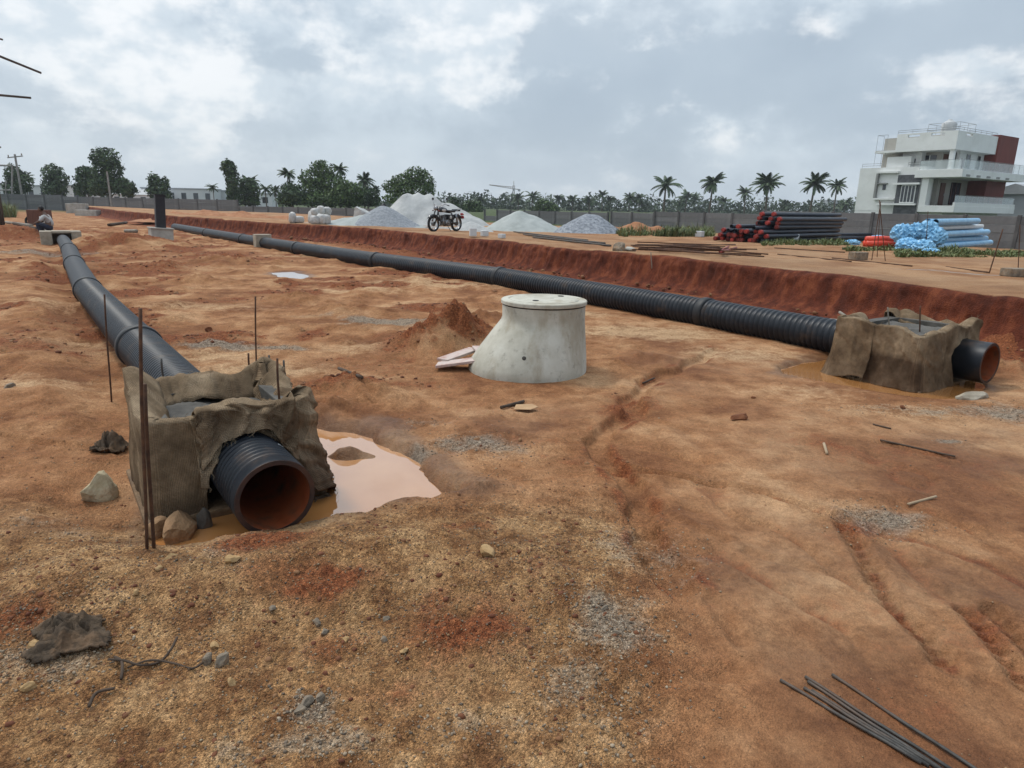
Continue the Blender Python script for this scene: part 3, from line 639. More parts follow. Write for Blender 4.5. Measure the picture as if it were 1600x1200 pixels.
def soil_mask(x, y):
    a = U.x * x + U.y * y; b = V.x * x + V.y * y
    R = np.zeros(x.shape); g = np.zeros(x.shape); w = np.zeros(x.shape)
    def blot(A, px, py, rx, ry, v, z=0.0):
        p = G(px, py, z)
        m = (np.abs(x - p.x) < 3 * rx) & (np.abs(y - p.y) < 3 * ry)
        if not m.any(): return
        q = ((x[m] - p.x + rx * 0.5 * fbm(x[m], y[m], rx, 3, 5)) / rx) ** 2 + ((y[m] - p.y + ry * 0.5 * fbm(x[m], y[m], ry, 3, 6)) / ry) ** 2
        A[m] = np.maximum(A[m], v * np.exp(-q))
    R += 0.26 * np.clip(fbm(x, y, 2.2, 4, 11) + 0.10, 0, 1)
    for q in ((705, 1000, .30, .22, 1.0), (470, 935, .35, .16, .75), (415, 880, .30, .18, .9), (700, 538, .85, .75, 1.15), (545, 600, .6, .4, .85), (350, 405, 3, 1.6, .8), (240, 420, 2, 1.2, .8), (300, 395, 2.2, 1.4, .8),
              (990, 625, .3, .35, .8), (960, 640, .2, .2, .8), (1330, 825, .25, .25, .7), (1560, 990, .4, .3, .6), (730, 840, .15, .1, .7), (40, 375, 3, 2, .8), (60, 545, 1.1, .5, .6), (150, 500, .9, .5, .5), (640, 600, .5, .25, .6), (520, 560, .5, .2, .5), (780, 690, .5, .25, .4), (350, 470, 1.2, .5, .5), (10, 1000, .25, .2, .8), (520, 1020, .16, .12, .7),
              (1330, 700, .7, .4, .45), (1580, 560, 1.0, .6, .9), (1480, 505, 2.0, .8, .9), (60, 540, 1, .5, .6), (130, 650, .5, .3, .3), (800, 640, .5, .3, .35), (1480, 720, .6, .4, .4), (880, 720, .3, .2, .4), (600, 1090, .4, .12, .4)): blot(R, *q)
    for q in ((740, 695, .40, .22, .85), (650, 705, .25, .16, .85), (660, 662, .18, .12, .6), (960, 985, .22, .30, .85), (900, 1080, .25, .3, .6), (1010, 860, .3, .3, .55), (1385, 812, .30, .22, .85), (1560, 645, .9, .35, .9), (1400, 640, .7, .2, .55),
              (1480, 688, .15, .06, .9), (610, 507, .62, .36, 1.8), (575, 500, .35, .2, 1.4), (350, 540, .6, .2, 1.2), (440, 545, .45, .14, 1.1), (150, 375, 2.5, 1.0, .5), (50, 395, 3, .8, .8), (480, 1110, .14, .10, .95), (60, 1040, .35, .16, .6), (300, 905, .35, .12, .35), (500, 1160, .3, .1, .6), (700, 1140, .5, .1, .4), (490, 495, .5, .2, .5), (70, 825, .3, .2, .4)): blot(g, *q)
    dist = np.hypot(x, y)
    w += 0.80 * sstep(0.25, 1.2, x - 0.10 * (y - 2) + 0.35 * fbm(x, y, 1.3, 3, 71)) * sstep(12, 7, y) * (0.62 + 0.85 * fbm(x, y, 1.3, 5, 12, 0.6))
    for q in ((810, 660, .9, .6, .8), (870, 640, .7, .5, .75), (60, 820, .7, .3, .6), (260, 830, .3, .25, .9), (1060, 600, .4, .5, .7)): blot(w, *q)
    for pts in (POOL_L, POOL_R, POOL_M):
        bx = [q[0] for q in pts]; by = [q[1] for q in pts]
        m = (x > min(bx) - 1.2) & (x < max(bx) + 1.2) & (y > min(by) - 1.2) & (y < max(by) + 1.2)
        if m.any():
            sd = poly_sd(x[m], y[m], pts); w[m] = np.maximum(w[m], 1.0 * sstep(0.40, 0.02, sd + 0.25 * fbm(x[m], y[m], 0.5, 3, 15)))
    t = b - rim_b(a); R = np.maximum(R, 0.95 * sstep(-2.6, -0.9, t + 0.5 * fbm(x, y, 1.0, 3, 16)))
    R = np.maximum(R, 0.80 * sstep(-0.02, 0.26, fbm(x, y, 1.5, 5, 17, 0.6)) * sstep(6, 9, y) * sstep(0.5, -1.5, x) * sstep(60, 30, y))
    for pts, wd_, dp_, lug in TRACKS[:5]:
        d_, _ = seg_dist(x, y, PIX(pts)); R = np.maximum(R, 0.55 * (0.6 + 0.8 * vn(x * 9, y * 9, 171)) * np.exp(-(d_ / max(wd_ * 0.55, 0.030)) ** 4))
    rx_ = x + 0.35 * fbm(x, y, 1.4, 3, 161); ry_ = y * 0.55 + 0.2 * fbm(x, y, 0.8, 3, 162); R = np.maximum(R, 0.40 * np.clip(1 - np.abs(fbm(rx_, ry_, 1.1, 3, 163)) * 12, 0, 1) * sstep(-0.1, 0.3, fbm(x, y, 1.8, 2, 164)) * sstep(16, 12, y))
    d_, _ = seg_dist(x, y, GULLY); R = np.maximum(R, 0.62 * np.exp(-((d_ - 0.11) / 0.05) ** 2) * vn(x * 5, y * 5, 172) * 1.4)
    return R, g, w
def set_soil(me, R, g, w, veg, pale=None, hp=None):
    av = me.attributes.new('veg', 'FLOAT_COLOR', 'POINT'); cv_ = np.ones((len(R), 4), np.float32); cv_[:, 0] = np.clip(veg, 0, 1); cv_[:, 1] = 0 if pale is None else np.clip(pale, 0, 1); cv_[:, 2] = 0 if hp is None else np.clip(hp, 0, 1); av.data.foreach_set('color', cv_.reshape(-1))
    at_ = me.attributes.new('soil', 'FLOAT_COLOR', 'POINT')
    c = np.ones((len(R), 4), np.float32); c[:, 0] = np.clip(R, 0, 1); c[:, 1] = np.clip(g, 0, 1); c[:, 2] = np.clip(w, 0, 1)
    at_.data.foreach_set('color', c.reshape(-1))
def make_ground():
    ys = list(np.linspace(-25, 0.7, 40)); y = 0.8
    while y < 45: ys.append(y); y += max(0.0053 * y, 0.009)
    while y < 4000: ys.append(y); y *= 1.045
    ys = np.array(ys); n = 800
    s = np.linspace(-1, 1, n)
    half = 2.6 + 1.02 * np.maximum(ys, 0)
    X = half[:, None] * s[None, :]; Y = np.repeat(ys[:, None], n, 1)
    x, y = X.reshape(-1), Y.reshape(-1)
    h = ground_h(x, y)
    P = np.stack([X, Y, h.reshape(X.shape)], -1)
    me = grid_mesh('ground', P.transpose(1, 0, 2).copy())
    R, g, w = soil_mask(x, y)
    f = lambda q: q.reshape(X.shape).T.reshape(-1)
    set_soil(me, f(R), f(g), f(w), f(sstep(90, 110, np.hypot(x, y) + 4 * fbm(x, y, 9, 3, 18))), *[f(q) for q in tone_mask(x, y)])
    global GRID; GRID = (ys, half, h.reshape(X.shape), n)
    tag(link_mesh('ground', me, MAT['soil']), kind='structure')
make_ground()
def hz(x, y):
    ys, half, H, n = GRID
    j = int(min(max(np.searchsorted(ys, y) - 1, 0), len(ys) - 2)); f = min(max((y - ys[j]) / (ys[j + 1] - ys[j]), 0), 1)
    out = []
    for jj in (j, j + 1):
        s = min(max((x / half[jj] + 1) / 2 * (n - 1), 0), n - 1.001); i = int(s); g = s - i
        out.append(H[jj, i] * (1 - g) + H[jj, i + 1] * g)
    return float(out[0] * (1 - f) + out[1] * f)
def GG(px, py):
    """the point of the uneven ground at a pixel of the photograph"""
    z = 0.0
    for i in range(6):
        p = G(px, py, z); z = 0.5 * z + 0.5 * hz(p.x, p.y)
    p = G(px, py, z); p.z = hz(p.x, p.y); return p

# raised ground behind the cut bank
def terrace_h(a, t, b=None):
    x = a; y = t
    z = 0.72 - 0.13 * sstep(0.5, 7.0, t) - 0.40 * sstep(14, 26, t)
    return z
def top_z(p):
    a, b = ab(p); t = b - float(rim_b(np.array([a]))[0]); return float(terrace_h(np.array([a]), np.array([t]))[0])
def make_terrace():
    aa = [-22.0]
    while aa[-1] < 60: aa.append(aa[-1] + (0.05 if 1 < aa[-1] < 22 else 0.11))
    while aa[-1] < 400: aa.append(aa[-1] + max(0.2, (aa[-1] - 60) * 0.08 + 0.2))
    aa = np.array(aa)
    prof_t = [-0.95, -0.72, -0.55, -0.42, -0.33, -0.27, -0.23, -0.20, -0.175, -0.155, -0.138, -0.122, -0.107, -0.092, -0.076, -0.055, -0.03, 0.0, 0.04, 0.10, 0.17, 0.26]
    prof_z = [-0.20, -0.03, 0.03, 0.08, 0.13, 0.18, 0.235, 0.29, 0.345, 0.40, 0.45, 0.50, 0.55, 0.595, 0.63, 0.66, 0.685, 0.70, 0.71, 0.715, 0.72, 0.72]
    while prof_t[-1] < 1500:
        st = 0.11 if prof_t[-1] < 3 else (0.25 if prof_t[-1] < 12 else (0.5 if prof_t[-1] < 30 else prof_t[-1] * 0.12))
        prof_t.append(prof_t[-1] + st); prof_z.append(None)
    T = np.array(prof_t); n, m = len(aa), len(T)
    A = np.repeat(aa[:, None], m, 1); TT = np.repeat(T[None, :], n, 0)
    Z = np.zeros((n, m))
    for j in range(m):
        Z[:, j] = prof_z[j] if prof_z[j] is not None else terrace_h(aa, np.full(n, T[j]))
    face = sstep(0.25, -0.05, TT)
    B = rim_b(A) + TT
    # bucket marks and slumps on the face
    BB = B + face * (0.10 * fbm(A, Z * 0.6, 0.9, 4, 93) + 0.045 * fbm(A * 1.0, Z * 0.35, 0.16, 3, 94) + 0.03 * fbm(A, Z * 2, 0.12, 3, 95) + 0.035 * fbm(A * 1.0, Z * 1.3, 0.33, 4, 90) - 0.03 * np.clip(1 - np.abs(fbm(A, Z * 0.25, 0.30, 2, 89)) * 5, 0, 1)) * sstep(-0.95, -0.6, TT)
    x = U.x * A + V.x * BB; y = U.y * A + V.y * BB
    flat = 1 - face
    Z = Z + flat * (0.035 * fbm(x, y, 2.0, 4, 96) + 0.02 * fbm(x, y, 0.5, 4, 97)) * sstep(300, 50, TT) + 0.05 * fbm(x, y, 1.7, 3, 98) * sstep(-0.4, 0.2, TT) * sstep(3, 0.4, TT)
    me = grid_mesh('raised_ground', np.stack([x, y, Z], -1))
    tt = (TT + 0.10 * fbm(A, TT, 0.7, 4, 99)).reshape(-1)
    R = 1.0 * sstep(0.16, -0.06, tt)
    g = np.zeros(R.shape)
    X, Y = x.reshape(-1), y.reshape(-1)
    for (px, py, rx, ry, v) in ((640, 355, 6, 3.5, 1.0), (560, 352, 3.5, 3, 1.0), (820, 358, 5, 3.5, .9), (930, 362, 3.5, 2.5, .9), (1530, 432, 1.3, .25, .9), (1440, 428, .8, .2, .8)):
        p = G(px, py, 0.6); q = ((X - p.x) / rx) ** 2 + ((Y - p.y) / ry) ** 2; g = np.maximum(g, v * np.exp(-q))
    g *= 1 - R
    set_soil(me, R, g, np.zeros(R.shape), sstep(27.0, 29.5, TT.reshape(-1)))
    tag(link_mesh('raised_ground', me, MAT['bank']), kind='structure')
make_terrace()
def T3(px, py, z=0.6):
    for i in range(4):
        p = G(px, py, z); z = top_z(p)
    p.z = z; return p

def pool(name, pts, lev, grow):
    c = Vector((sum(q[0] for q in pts) / len(pts), sum(q[1] for q in pts) / len(pts), 0))
    vs = []
    for q in pts:
        d = Vector((q[0], q[1], 0)) - c; d = d * ((d.length + grow) / d.length)
        vs.append((c.x + d.x, c.y + d.y, lev))
    me = bpy.data.meshes.new(name); me.from_pydata(vs, [], [tuple(range(len(vs)))]); me.update()
    return link_mesh(name, me, MAT['water'])
tag(pool('puddle', POOL_L, WATER_L, 0.10), kind='structure')
tag(pool('puddle', POOL_R, WATER_R, 0.10), kind='structure')
tag(pool('puddle', POOL_M, -0.015, 0.1), kind='structure')

# ------------------------------------------------------------------ boundary wall of precast slabs
def slab_wall(p0, p1, n, zb0, zb1, hgt, rows, label, name='boundary_wall', step=None):
    p0, p1 = Vector(p0), Vector(p1)
    root = empty(name, (p0.x, p0.y, zb0)); tag(root, label, 'wall', 'boundary wall stretches')
    d = (p1 - p0) / n; ang = math.atan2(d.y, d.x); L = d.length
    slab_me = MB().box((0, 0, 0), (L - 0.15, 0.055, hgt / rows - 0.003)).mesh('slab', bevel=0.014); slab_me.materials.append(MAT['precast'])
    post_me = MB().box((0, 0, 0), (0.16, 0.16, hgt + 0.16)).mesh('post', bevel=0.012); post_me.materials.append(MAT['precast_post'])
    r = random.Random(len(label) * 7 + n)
    for i in range(n + 1):
        z0 = (zb1 - zb0) * i / n + (step[i] if step else 0)
        o = bpy.data.objects.new('post', post_me); COL.objects.link(o); o.parent = root
        q = d * i; o.location = (q.x, q.y, z0 + hgt / 2 - 0.02); o.rotation_euler = (r.gauss(0, 0.008), r.gauss(0, 0.01), ang)
        if i == n: break
        zs = (zb1 - zb0) * (i + 0.5) / n + (step[i] if step else 0)
        for k in range(rows):
            if (i, k) in MISSING: continue
            o = bpy.data.objects.new('slab', slab_me); COL.objects.link(o); o.parent = root
            q = d * (i + 0.5)
            o.location = (q.x + r.gauss(0, 0.004), q.y + r.gauss(0, 0.008), zs + (k + 0.5) * hgt / rows); o.rotation_euler = (r.gauss(0, 0.004), r.gauss(0, 0.003), ang)
    return root
MISSING = set()
# right-hand stretch runs parallel with the pipes, one stretch for each step in its height
BW = 39.5
slab_wall(W(38.2 + 2.4 * 2, BW), W(38.2, BW), 2, 0.15, 0.15, 1.27, 3, 'lower grey slab wall between the coarse stone heap and the red soil heap')
slab_wall(W(38.1, BW + 0.02), W(38.1 - 2.4 * 4, BW + 0.02), 4, 0.12, 0.14, 1.42, 4, 'grey slab wall behind the green grass patch and red soil heap')
slab_wall(W(28.4, BW), W(28.4 - 2.4 * 15, BW), 15, 0.15, 0.12, 1.62, 4, 'tall grey slab wall behind the black pipe stack and the white house')
MISSING = {(0, 2), (0, 3)}
slab_wall(W(62, BW - 0.4), W(43.4, BW), 8, 0.1, 0.15, 1.2, 4, 'weathered slab wall hidden behind the grey sand heap', )
MISSING = set()
def wl(px, py, Y):
    p = at(px, py, Y); return (p.x, p.y, 0)
slab_wall(wl(-120, 330, 92), wl(100, 330, 90), 8, 0.0, 0.0, 1.95, 5, 'dark slab wall behind the crouching worker at far left')
slab_wall(wl(101, 330, 90), wl(372, 330, 76), 10, 0.0, 0.0, 1.78, 5, 'dark slab wall running behind the black post')
slab_wall(wl(374, 330, 75.6), wl(650, 330, 66), 11, -0.1, 0.0, 1.25, 4, 'low dark slab wall behind the white sacks')
# ------------------------------------------------------------------ white house beyond the wall
def make_house():
    c = at(1497, 209, 65.0); a0, b0 = ab(c)
    org = W(a0, b0, 0.0)
    root = empty('house', org); tag(root, 'white two-storey house with red side panel and roof water tank beyond the wall', 'house')
    def bx(name, mat, a, b, z, parent=None, bevel=0.0):
        m = MB().abox(a0 + a[0], a0 + a[1], b0 + b[0], b0 + b[1], z[0], z[1], org)
        return m.build(name, MAT[mat], parent or root, bevel=bevel)
    def rail(name, pts, z0, z1, n_post, parent, mat='rail', r=0.02):
        m = MB()
        P = [W(a0 + p[0], b0 + p[1]) - Vector((org.x, org.y, 0)) for p in pts]
        for q0, q1 in zip(P[:-1], P[1:]):
            for z in ((z1,) if n_post < 0 else (z1, (z0 + z1) / 2)):
                m.tube([q0 + Vector((0, 0, z)), q1 + Vector((0, 0, z))], r, 5)
            k = max(2, int((q1 - q0).length / 1.1) + 1)
            for i in range(k):
                q = q0.lerp(q1, i / (k - 1)); m.tube([q + Vector((0, 0, z0)), q + Vector((0, 0, z1))], r * 0.8, 5)
        return m.build(name, MAT[mat], parent)
    # masses: x = along the left face (a), y = along the right face (b)
    bx('ground_floor_wall', 'paint', (0.4, 8.0), (0.4, 12.5), (0.0, 2.55))
    bx('back_wall', 'paint_in', (1.9, 7.6), (2.0, 12.6), (2.55, 9.0))
    # lower open balcony storey
    fl = bx('lower_balcony_slab', 'paint', (-0.9, 2.3), (-0.3, 12.9), (1.95, 2.55), bevel=0.02)
    bx('upstand', 'paint', (-0.88, -0.70), (-0.28, 12.88), (2.55, 2.85), fl)
    bx('frame_pier', 'paint', (1.70, 2.3), (-0.28, 0.5), (2.55, 5.25))
    bx('end_wall', 'red_clad', (0.2, 1.9), (8.2, 12.6), (2.55, 5.05))
    bx('ceiling_slab', 'paint', (-1.2, 2.9), (-0.6, 13.0), (5.05, 5.75), bevel=0.02)
    for i in range(5): bx('downlight', 'frame_grey', (-1.22 , -1.16), (0.2 + 2.1 * i, 1.0 + 2.1 * i), (5.12, 5.3))
    g = bx('balcony_glass', 'glass', (-0.80, -0.775), (-0.2, 12.6), (2.85, 3.45)); rail('handrail', [(-0.79, -0.2), (-0.79, 12.7)], 2.85, 3.5, -1, g)
    bx('window', 'dark_glass', (1.84, 1.89), (4.7, 6.6), (2.7, 4.8))
    d = bx('door', 'door', (1.83, 1.89), (2.6, 3.5), (2.55, 4.7)); bx('handle', 'rail', (1.80, 1.83), (3.35, 3.42), (3.5, 3.7), d)
    for k in range(3): bx('mullion', 'door', (1.80, 1.84), (4.75 + 0.9 * k, 4.83 + 0.9 * k), (2.7, 4.8))
    # upper storey
    bx('upper_wall', 'paint', (0.9, 1.2), (3.2, 8.3), (5.75, 7.55))
    w = bx('window', 'dark_glass', (0.85, 0.89), (4.6, 5.2), (6.0, 7.3)); bx('frame', 'frame_grey', (0.84, 0.885), (4.5, 4.6), (5.95, 7.35), w); bx('frame', 'frame_grey', (0.84, 0.885), (5.2, 5.3), (5.95, 7.35), w)
    w = bx('window', 'dark_glass', (0.85, 0.89), (7.0, 7.5), (6.0, 7.3)); bx('frame', 'frame_grey', (0.84, 0.885), (6.9, 7.0), (5.95, 7.35), w)
    p = bx('red_panel', 'red_clad', (-0.15, 1.9), (8.35, 12.7), (5.75, 9.3)); 
    bx('column', 'paint', (0.15, 0.5), (0.15, 0.55), (5.75, 7.5))
    g = bx('balcony_glass', 'glass', (-1.1, -1.075), (-0.4, 12.8), (5.75, 6.55)); rail('handrail', [(-1.09, -0.4), (-1.09, 12.8)], 5.75, 6.6, -1, g)
    g = bx('balcony_glass', 'glass', (-0.9, 2.6), (-0.5, -0.475), (5.75, 6.55)); rail('handrail', [(-1.0, -0.49), (2.6, -0.49)], 5.75, 6.6, -1, g)
    d = bx('door', 'door', (1.85, 1.89), (2.2, 3.1), (5.75, 7.3)); 
    w = bx('window', 'dark_glass', (2.4, 3.6), (1.93, 1.98), (5.9, 7.2)); bx('frame', 'paint', (2.95, 3.03), (1.90, 1.95), (5.9, 7.2), w)
    # roof parapet with openings
    pw = bx('parapet', 'paint', (0.0, 5.4), (0.0, 0.25), (7.5, 8.75)); bx('parapet', 'paint', (0.0, 0.25), (0.25, 8.35), (7.5, 8.75))
    bx('roof_slab', 'paint', (0.25, 7.5), (0.25, 12.6), (7.5, 7.7))
    cop = bx('coping', 'paint', (0.0, 5.4), (0.0, 0.25), (9.0, 9.12)); bx('coping', 'paint', (0.0, 0.25), (0.25, 8.35), (9.0, 9.12))
    for (s0, s1) in ((0.0, 1.1), (2.3, 3.3), (4.4, 5.4)): bx('parapet_pier', 'paint', (s0, s1), (0.0, 0.25), (8.75, 9.0))
    for (s0, s1) in ((0.25, 1.6), (3.0, 8.35)): bx('parapet_pier', 'paint', (0.0, 0.25), (s0, s1), (8.75, 9.0))
    rail('roof_rail', [(5.4, 0.12), (0.12, 0.12), (0.12, 8.3)], 9.12, 9.45, 0, root)
    # stair head, tank and cage on the roof
    tk = MB().lathe([(0.62, 0), (0.66, 0.1), (0.62, 0.2), (0.66, 0.35), (0.62, 0.5), (0.66, 0.65), (0.62, 0.8), (0.66, 0.95), (0.6, 1.05), (0.35, 1.25), (0.2, 1.32), (0.18, 1.4)], 18, W(a0 + 2.4, b0 + 3.4, 9.1) - org).build('water_tank', MAT['tank'], root, smooth=True)
    rail('tank_cage', [(1.0, 2.4), (1.0, 5.6), (3.8, 5.6), (3.8, 2.4), (1.0, 2.4)], 8.9, 10.1, 0, root)
    bx('tank_stand', 'paint', (1.2, 3.6), (2.6, 5.4), (7.7, 9.1))
    rail('pipe_frame', [(6.6, 0.6), (7.6, 0.6), (7.6, 1.8)], 6.3, 9.2, 0, root)
    # left wing
    bx('wing_block', 'paint', (2.3, 8.6), (0.0, 9.0), (2.0, 6.1)); bx('wing_base', 'paint', (2.3, 8.6), (0.02, 9.0), (0.0, 2.0))
    bx('wing_tower', 'paint', (4.0, 6.3), (0.5, 4.0), (6.1, 7.1)); bx('upper_side_wall', 'paint', (3.4, 5.2), (1.2, 6.0), (6.1, 7.5))
    w = bx('window', 'dark_glass', (3.9, 4.2), (1.14, 1.19), (6.5, 6.9)); bx('window', 'dark_glass', (4.4, 4.7), (1.14, 1.19), (6.5, 6.9))
    rail('wing_rail', [(8.5, 0.12), (6.4, 0.12)], 6.1, 6.5, 0, root); rail('wing_rail', [(4.0, 0.12), (2.4, 0.12)], 6.1, 6.5, 0, root)
    pn = bx('dark_panel', 'dark_clad', (2.35, 4.6), (-0.22, -0.002), (0.0, 5.35))
    bx('window_hood', 'paint', (2.40, 4.9), (-0.55, -0.22), (4.45, 4.62)); bx('window_sill', 'paint', (2.5, 6.2), (-0.50, -0.222), (2.55, 2.72))
    w = bx('window', 'paint', (2.75, 4.1), (-0.30, -0.223), (2.75, 4.42))
    for k in range(4): bx('pane', 'dark_glass', (2.83 + 0.32 * k, 3.06 + 0.32 * k), (-0.33, -0.302), (2.85, 4.35), w)
    f = bx('wall_frame', 'paint', (4.6, 6.7), (-0.35, -0.003), (5.55, 5.72)); bx('wall_frame', 'frame_grey', (6.52, 6.7), (-0.35, -0.004), (3.2, 5.55)); bx('wall_frame', 'paint', (4.62, 6.7), (-0.35, -0.003), (3.05, 3.2))
    bx('window_hood', 'frame_grey', (5.6, 6.5), (-0.3, -0.004), (4.55, 4.65)); bx('window', 'dark_glass', (5.75, 6.05), (-0.06, -0.005), (4.0, 4.5))
    m = MB().tube([W(a0 + 2.36, b0 - 0.28, 0) - org, W(a0 + 2.36, b0 - 0.28, 6.0) - org], 0.05, 6); m.build('rain_pipe', MAT['frame_grey'], root)
make_house()
def far_building(name, label, p, w, d, h, rz, mat, floors, cols, roof='flat', cat='building', z0=0.0):
    root = empty(name, (p[0], p[1], z0), rz); tag(root, label, cat)
    MB().box((0, 0, h / 2), (w, d, h)).build('wall', MAT[mat], root)
    if roof == 'tin':
        MB().add([(-w / 2 - .3, -d / 2 - .3, h), (w / 2 + .3, -d / 2 - .3, h), (w / 2 + .3, d / 2 + .3, h), (-w / 2 - .3, d / 2 + .3, h), (-w / 2 - .3, 0, h + d * 0.18), (w / 2 + .3, 0, h + d * 0.18)], [(0, 1, 5, 4), (3, 4, 5, 2), (0, 4, 3), (1, 2, 5), (0, 3, 2, 1)]).build('roof', MAT['tin'], root)
    else:
        MB().box((0, 0, h + 0.15), (w + 0.4, d + 0.4, 0.3)).build('roof', MAT['far_grey'], root)
    for i in range(floors):
        for j in range(cols):
            x = -w / 2 + (j + 0.5) * w / cols; z = (i + 0.55) * h / floors
            MB().box((x, -d / 2 - 0.03, z), (w / cols * 0.4, 0.06, h / floors * 0.45)).build('window', MAT['dark_glass'], root)
    return root
p = at(1600, 330, 74); far_building('shed', 'grey shed with tin roof beside the white house at right edge', (p.x + 3.4, p.y + 4, 0), 9, 6, 4.0, 0.6, 'far_grey', 1, 3, 'tin', 'shed')
for px, py, Y, w, h, lab, rf, fl in ((120, 300, 170, 7, 4.2, 'small white hut beyond the wall between two dark trees', 'flat', 1), (222, 305, 190, 13, 2.6, 'white tin-roofed building just left of the black post', 'tin', 1),
                             (285, 305, 200, 19, 4.4, 'long white building just right of the black post', 'flat', 1), (345, 305, 210, 10, 4.2, 'white building behind the short palm', 'flat', 1), (408, 305, 190, 7, 3.4, 'pale building partly hidden by palms', 'flat', 1), (60, 300, 200, 16, 4.4, 'pale low building glimpsed between the leftmost trees', 'flat', 1)):
    q = at(px, py, Y); far_building('far_building', lab, (q.x, q.y, 0), w, 8, h, 0.15, 'far_white', fl, max(2, int(w / 3)), rf)
for px, Y, w, h, lab in ((1296, 900, 14, 16, 'hazy pale tower block left of the lone palm'), (1312, 1000, 18, 10, 'hazy low block right of the pale tower')):
    q = at(px, 330, Y); far_building('tower_block', lab, (q.x, q.y, 0), w, 14, h, 0.1, 'far_grey', 5, 4)

# ------------------------------------------------------------------ trees
def leaf_cloud(name, blobs, n, size, seed, flat=0.7):
    r = np.random.RandomState(seed); bl = np.array(blobs)
    vol = (bl[:, 3] * bl[:, 4] * bl[:, 5]) ** 0.72; vol = vol / vol.sum(); b = bl[r.choice(len(bl), size=n, p=vol)]
    nz = lambda q: q / np.linalg.norm(q, axis=1, keepdims=True)
    d = nz(r.normal(size=(n, 3)))
    w1 = np.sin(d[:, 0] * 5.1 + b[:, 0] * 3) * np.sin(d[:, 1] * 4.3 + b[:, 2] * 2) * np.sin(d[:, 2] * 4.7 + b[:, 0])
    w2 = np.sin(d[:, 0] * 11 + b[:, 2] * 5) * np.sin(d[:, 1] * 12 + b[:, 0]) * np.sin(d[:, 2] * 10.3)
    rad = r.uniform(0.40, 1.0, n) ** 0.5 * (1 + 0.30 * w1 + 0.22 * w2)
    c = b[:, :3] + d * b[:, 3:6] * rad[:, None]
    nrm = nz(d * 0.6 + r.normal(size=(n, 3)) * 0.7 + np.array([0, 0, 0.4])); t = nz(np.cross(nrm, r.normal(size=(n, 3)))); s = np.cross(nrm, t)
    L = (size * r.uniform(0.5, 1.35, n))[:, None]; w = L * r.uniform(0.35, 0.65, n)[:, None]
    vs = np.stack([c - t * L * .5, c + s * w * .5 + nrm * L * .06, c + t * L * .5, c - s * w * .5 + nrm * L * .06], 1).reshape(-1, 3)
    me = bpy.data.meshes.new(name); me.vertices.add(4 * n); me.vertices.foreach_set('co', vs.reshape(-1).astype(np.float32))
    me.loops.add(4 * n); me.loops.foreach_set('vertex_index', np.arange(4 * n, dtype=np.int32)); me.polygons.add(n); me.polygons.foreach_set('loop_start', np.arange(0, 4 * n, 4, dtype=np.int32)); me.update(calc_edges=True); return me
def broad_tree(p, h, crown, label, leaf='leaf_a', n=2200, size=0.42, seed=1, group='trees beyond the boundary wall', trunk_r=0.16, trunk_mat='bark', name='tree'):
    """crown: list of blobs (x, y, z, rx, ry, rz) in metres from the base"""
    root = empty(name, p); tag(root, label, 'tree', group)
    m = MB(); top = max(b[2] for b in crown)
    r = random.Random(seed)
    m.tube([(0, 0, -0.5), (0.05, 0, top * 0.35), (-0.05, 0.05, top * 0.7), (0.0, 0, top)], [trunk_r * 1.3, trunk_r, trunk_r * 0.75, trunk_r * 0.3], 7)
    for b in crown:
        m.tube([(0, 0, b[2] * 0.45), (b[0] * 0.5, b[1] * 0.5, b[2] * 0.72), (b[0], b[1], b[2])], [trunk_r * 0.6, trunk_r * 0.4, trunk_r * 0.12], 5)
    m.build('trunk', MAT[trunk_mat], root, smooth=True)
    link_mesh('crown', leaf_cloud('crown', crown, n, size, seed), MAT[leaf], root)
    return root
def blobs_px(px0, base_y, Y, lst):
    """crown lobes from pixel centre and radii at distance Y (depth radius = mean)"""
    s = Y / F_PX; out = []
    for (px, py, rx, ry) in lst:
        yh = 305 + 0.02 * px
        out.append(((px - px0) * s, rng.uniform(-0.3, 0.3) * rx * s, EYE + (yh - py) * s, rx * s * 1.12, rx * s * 1.0, ry * s * 1.12))
    return out
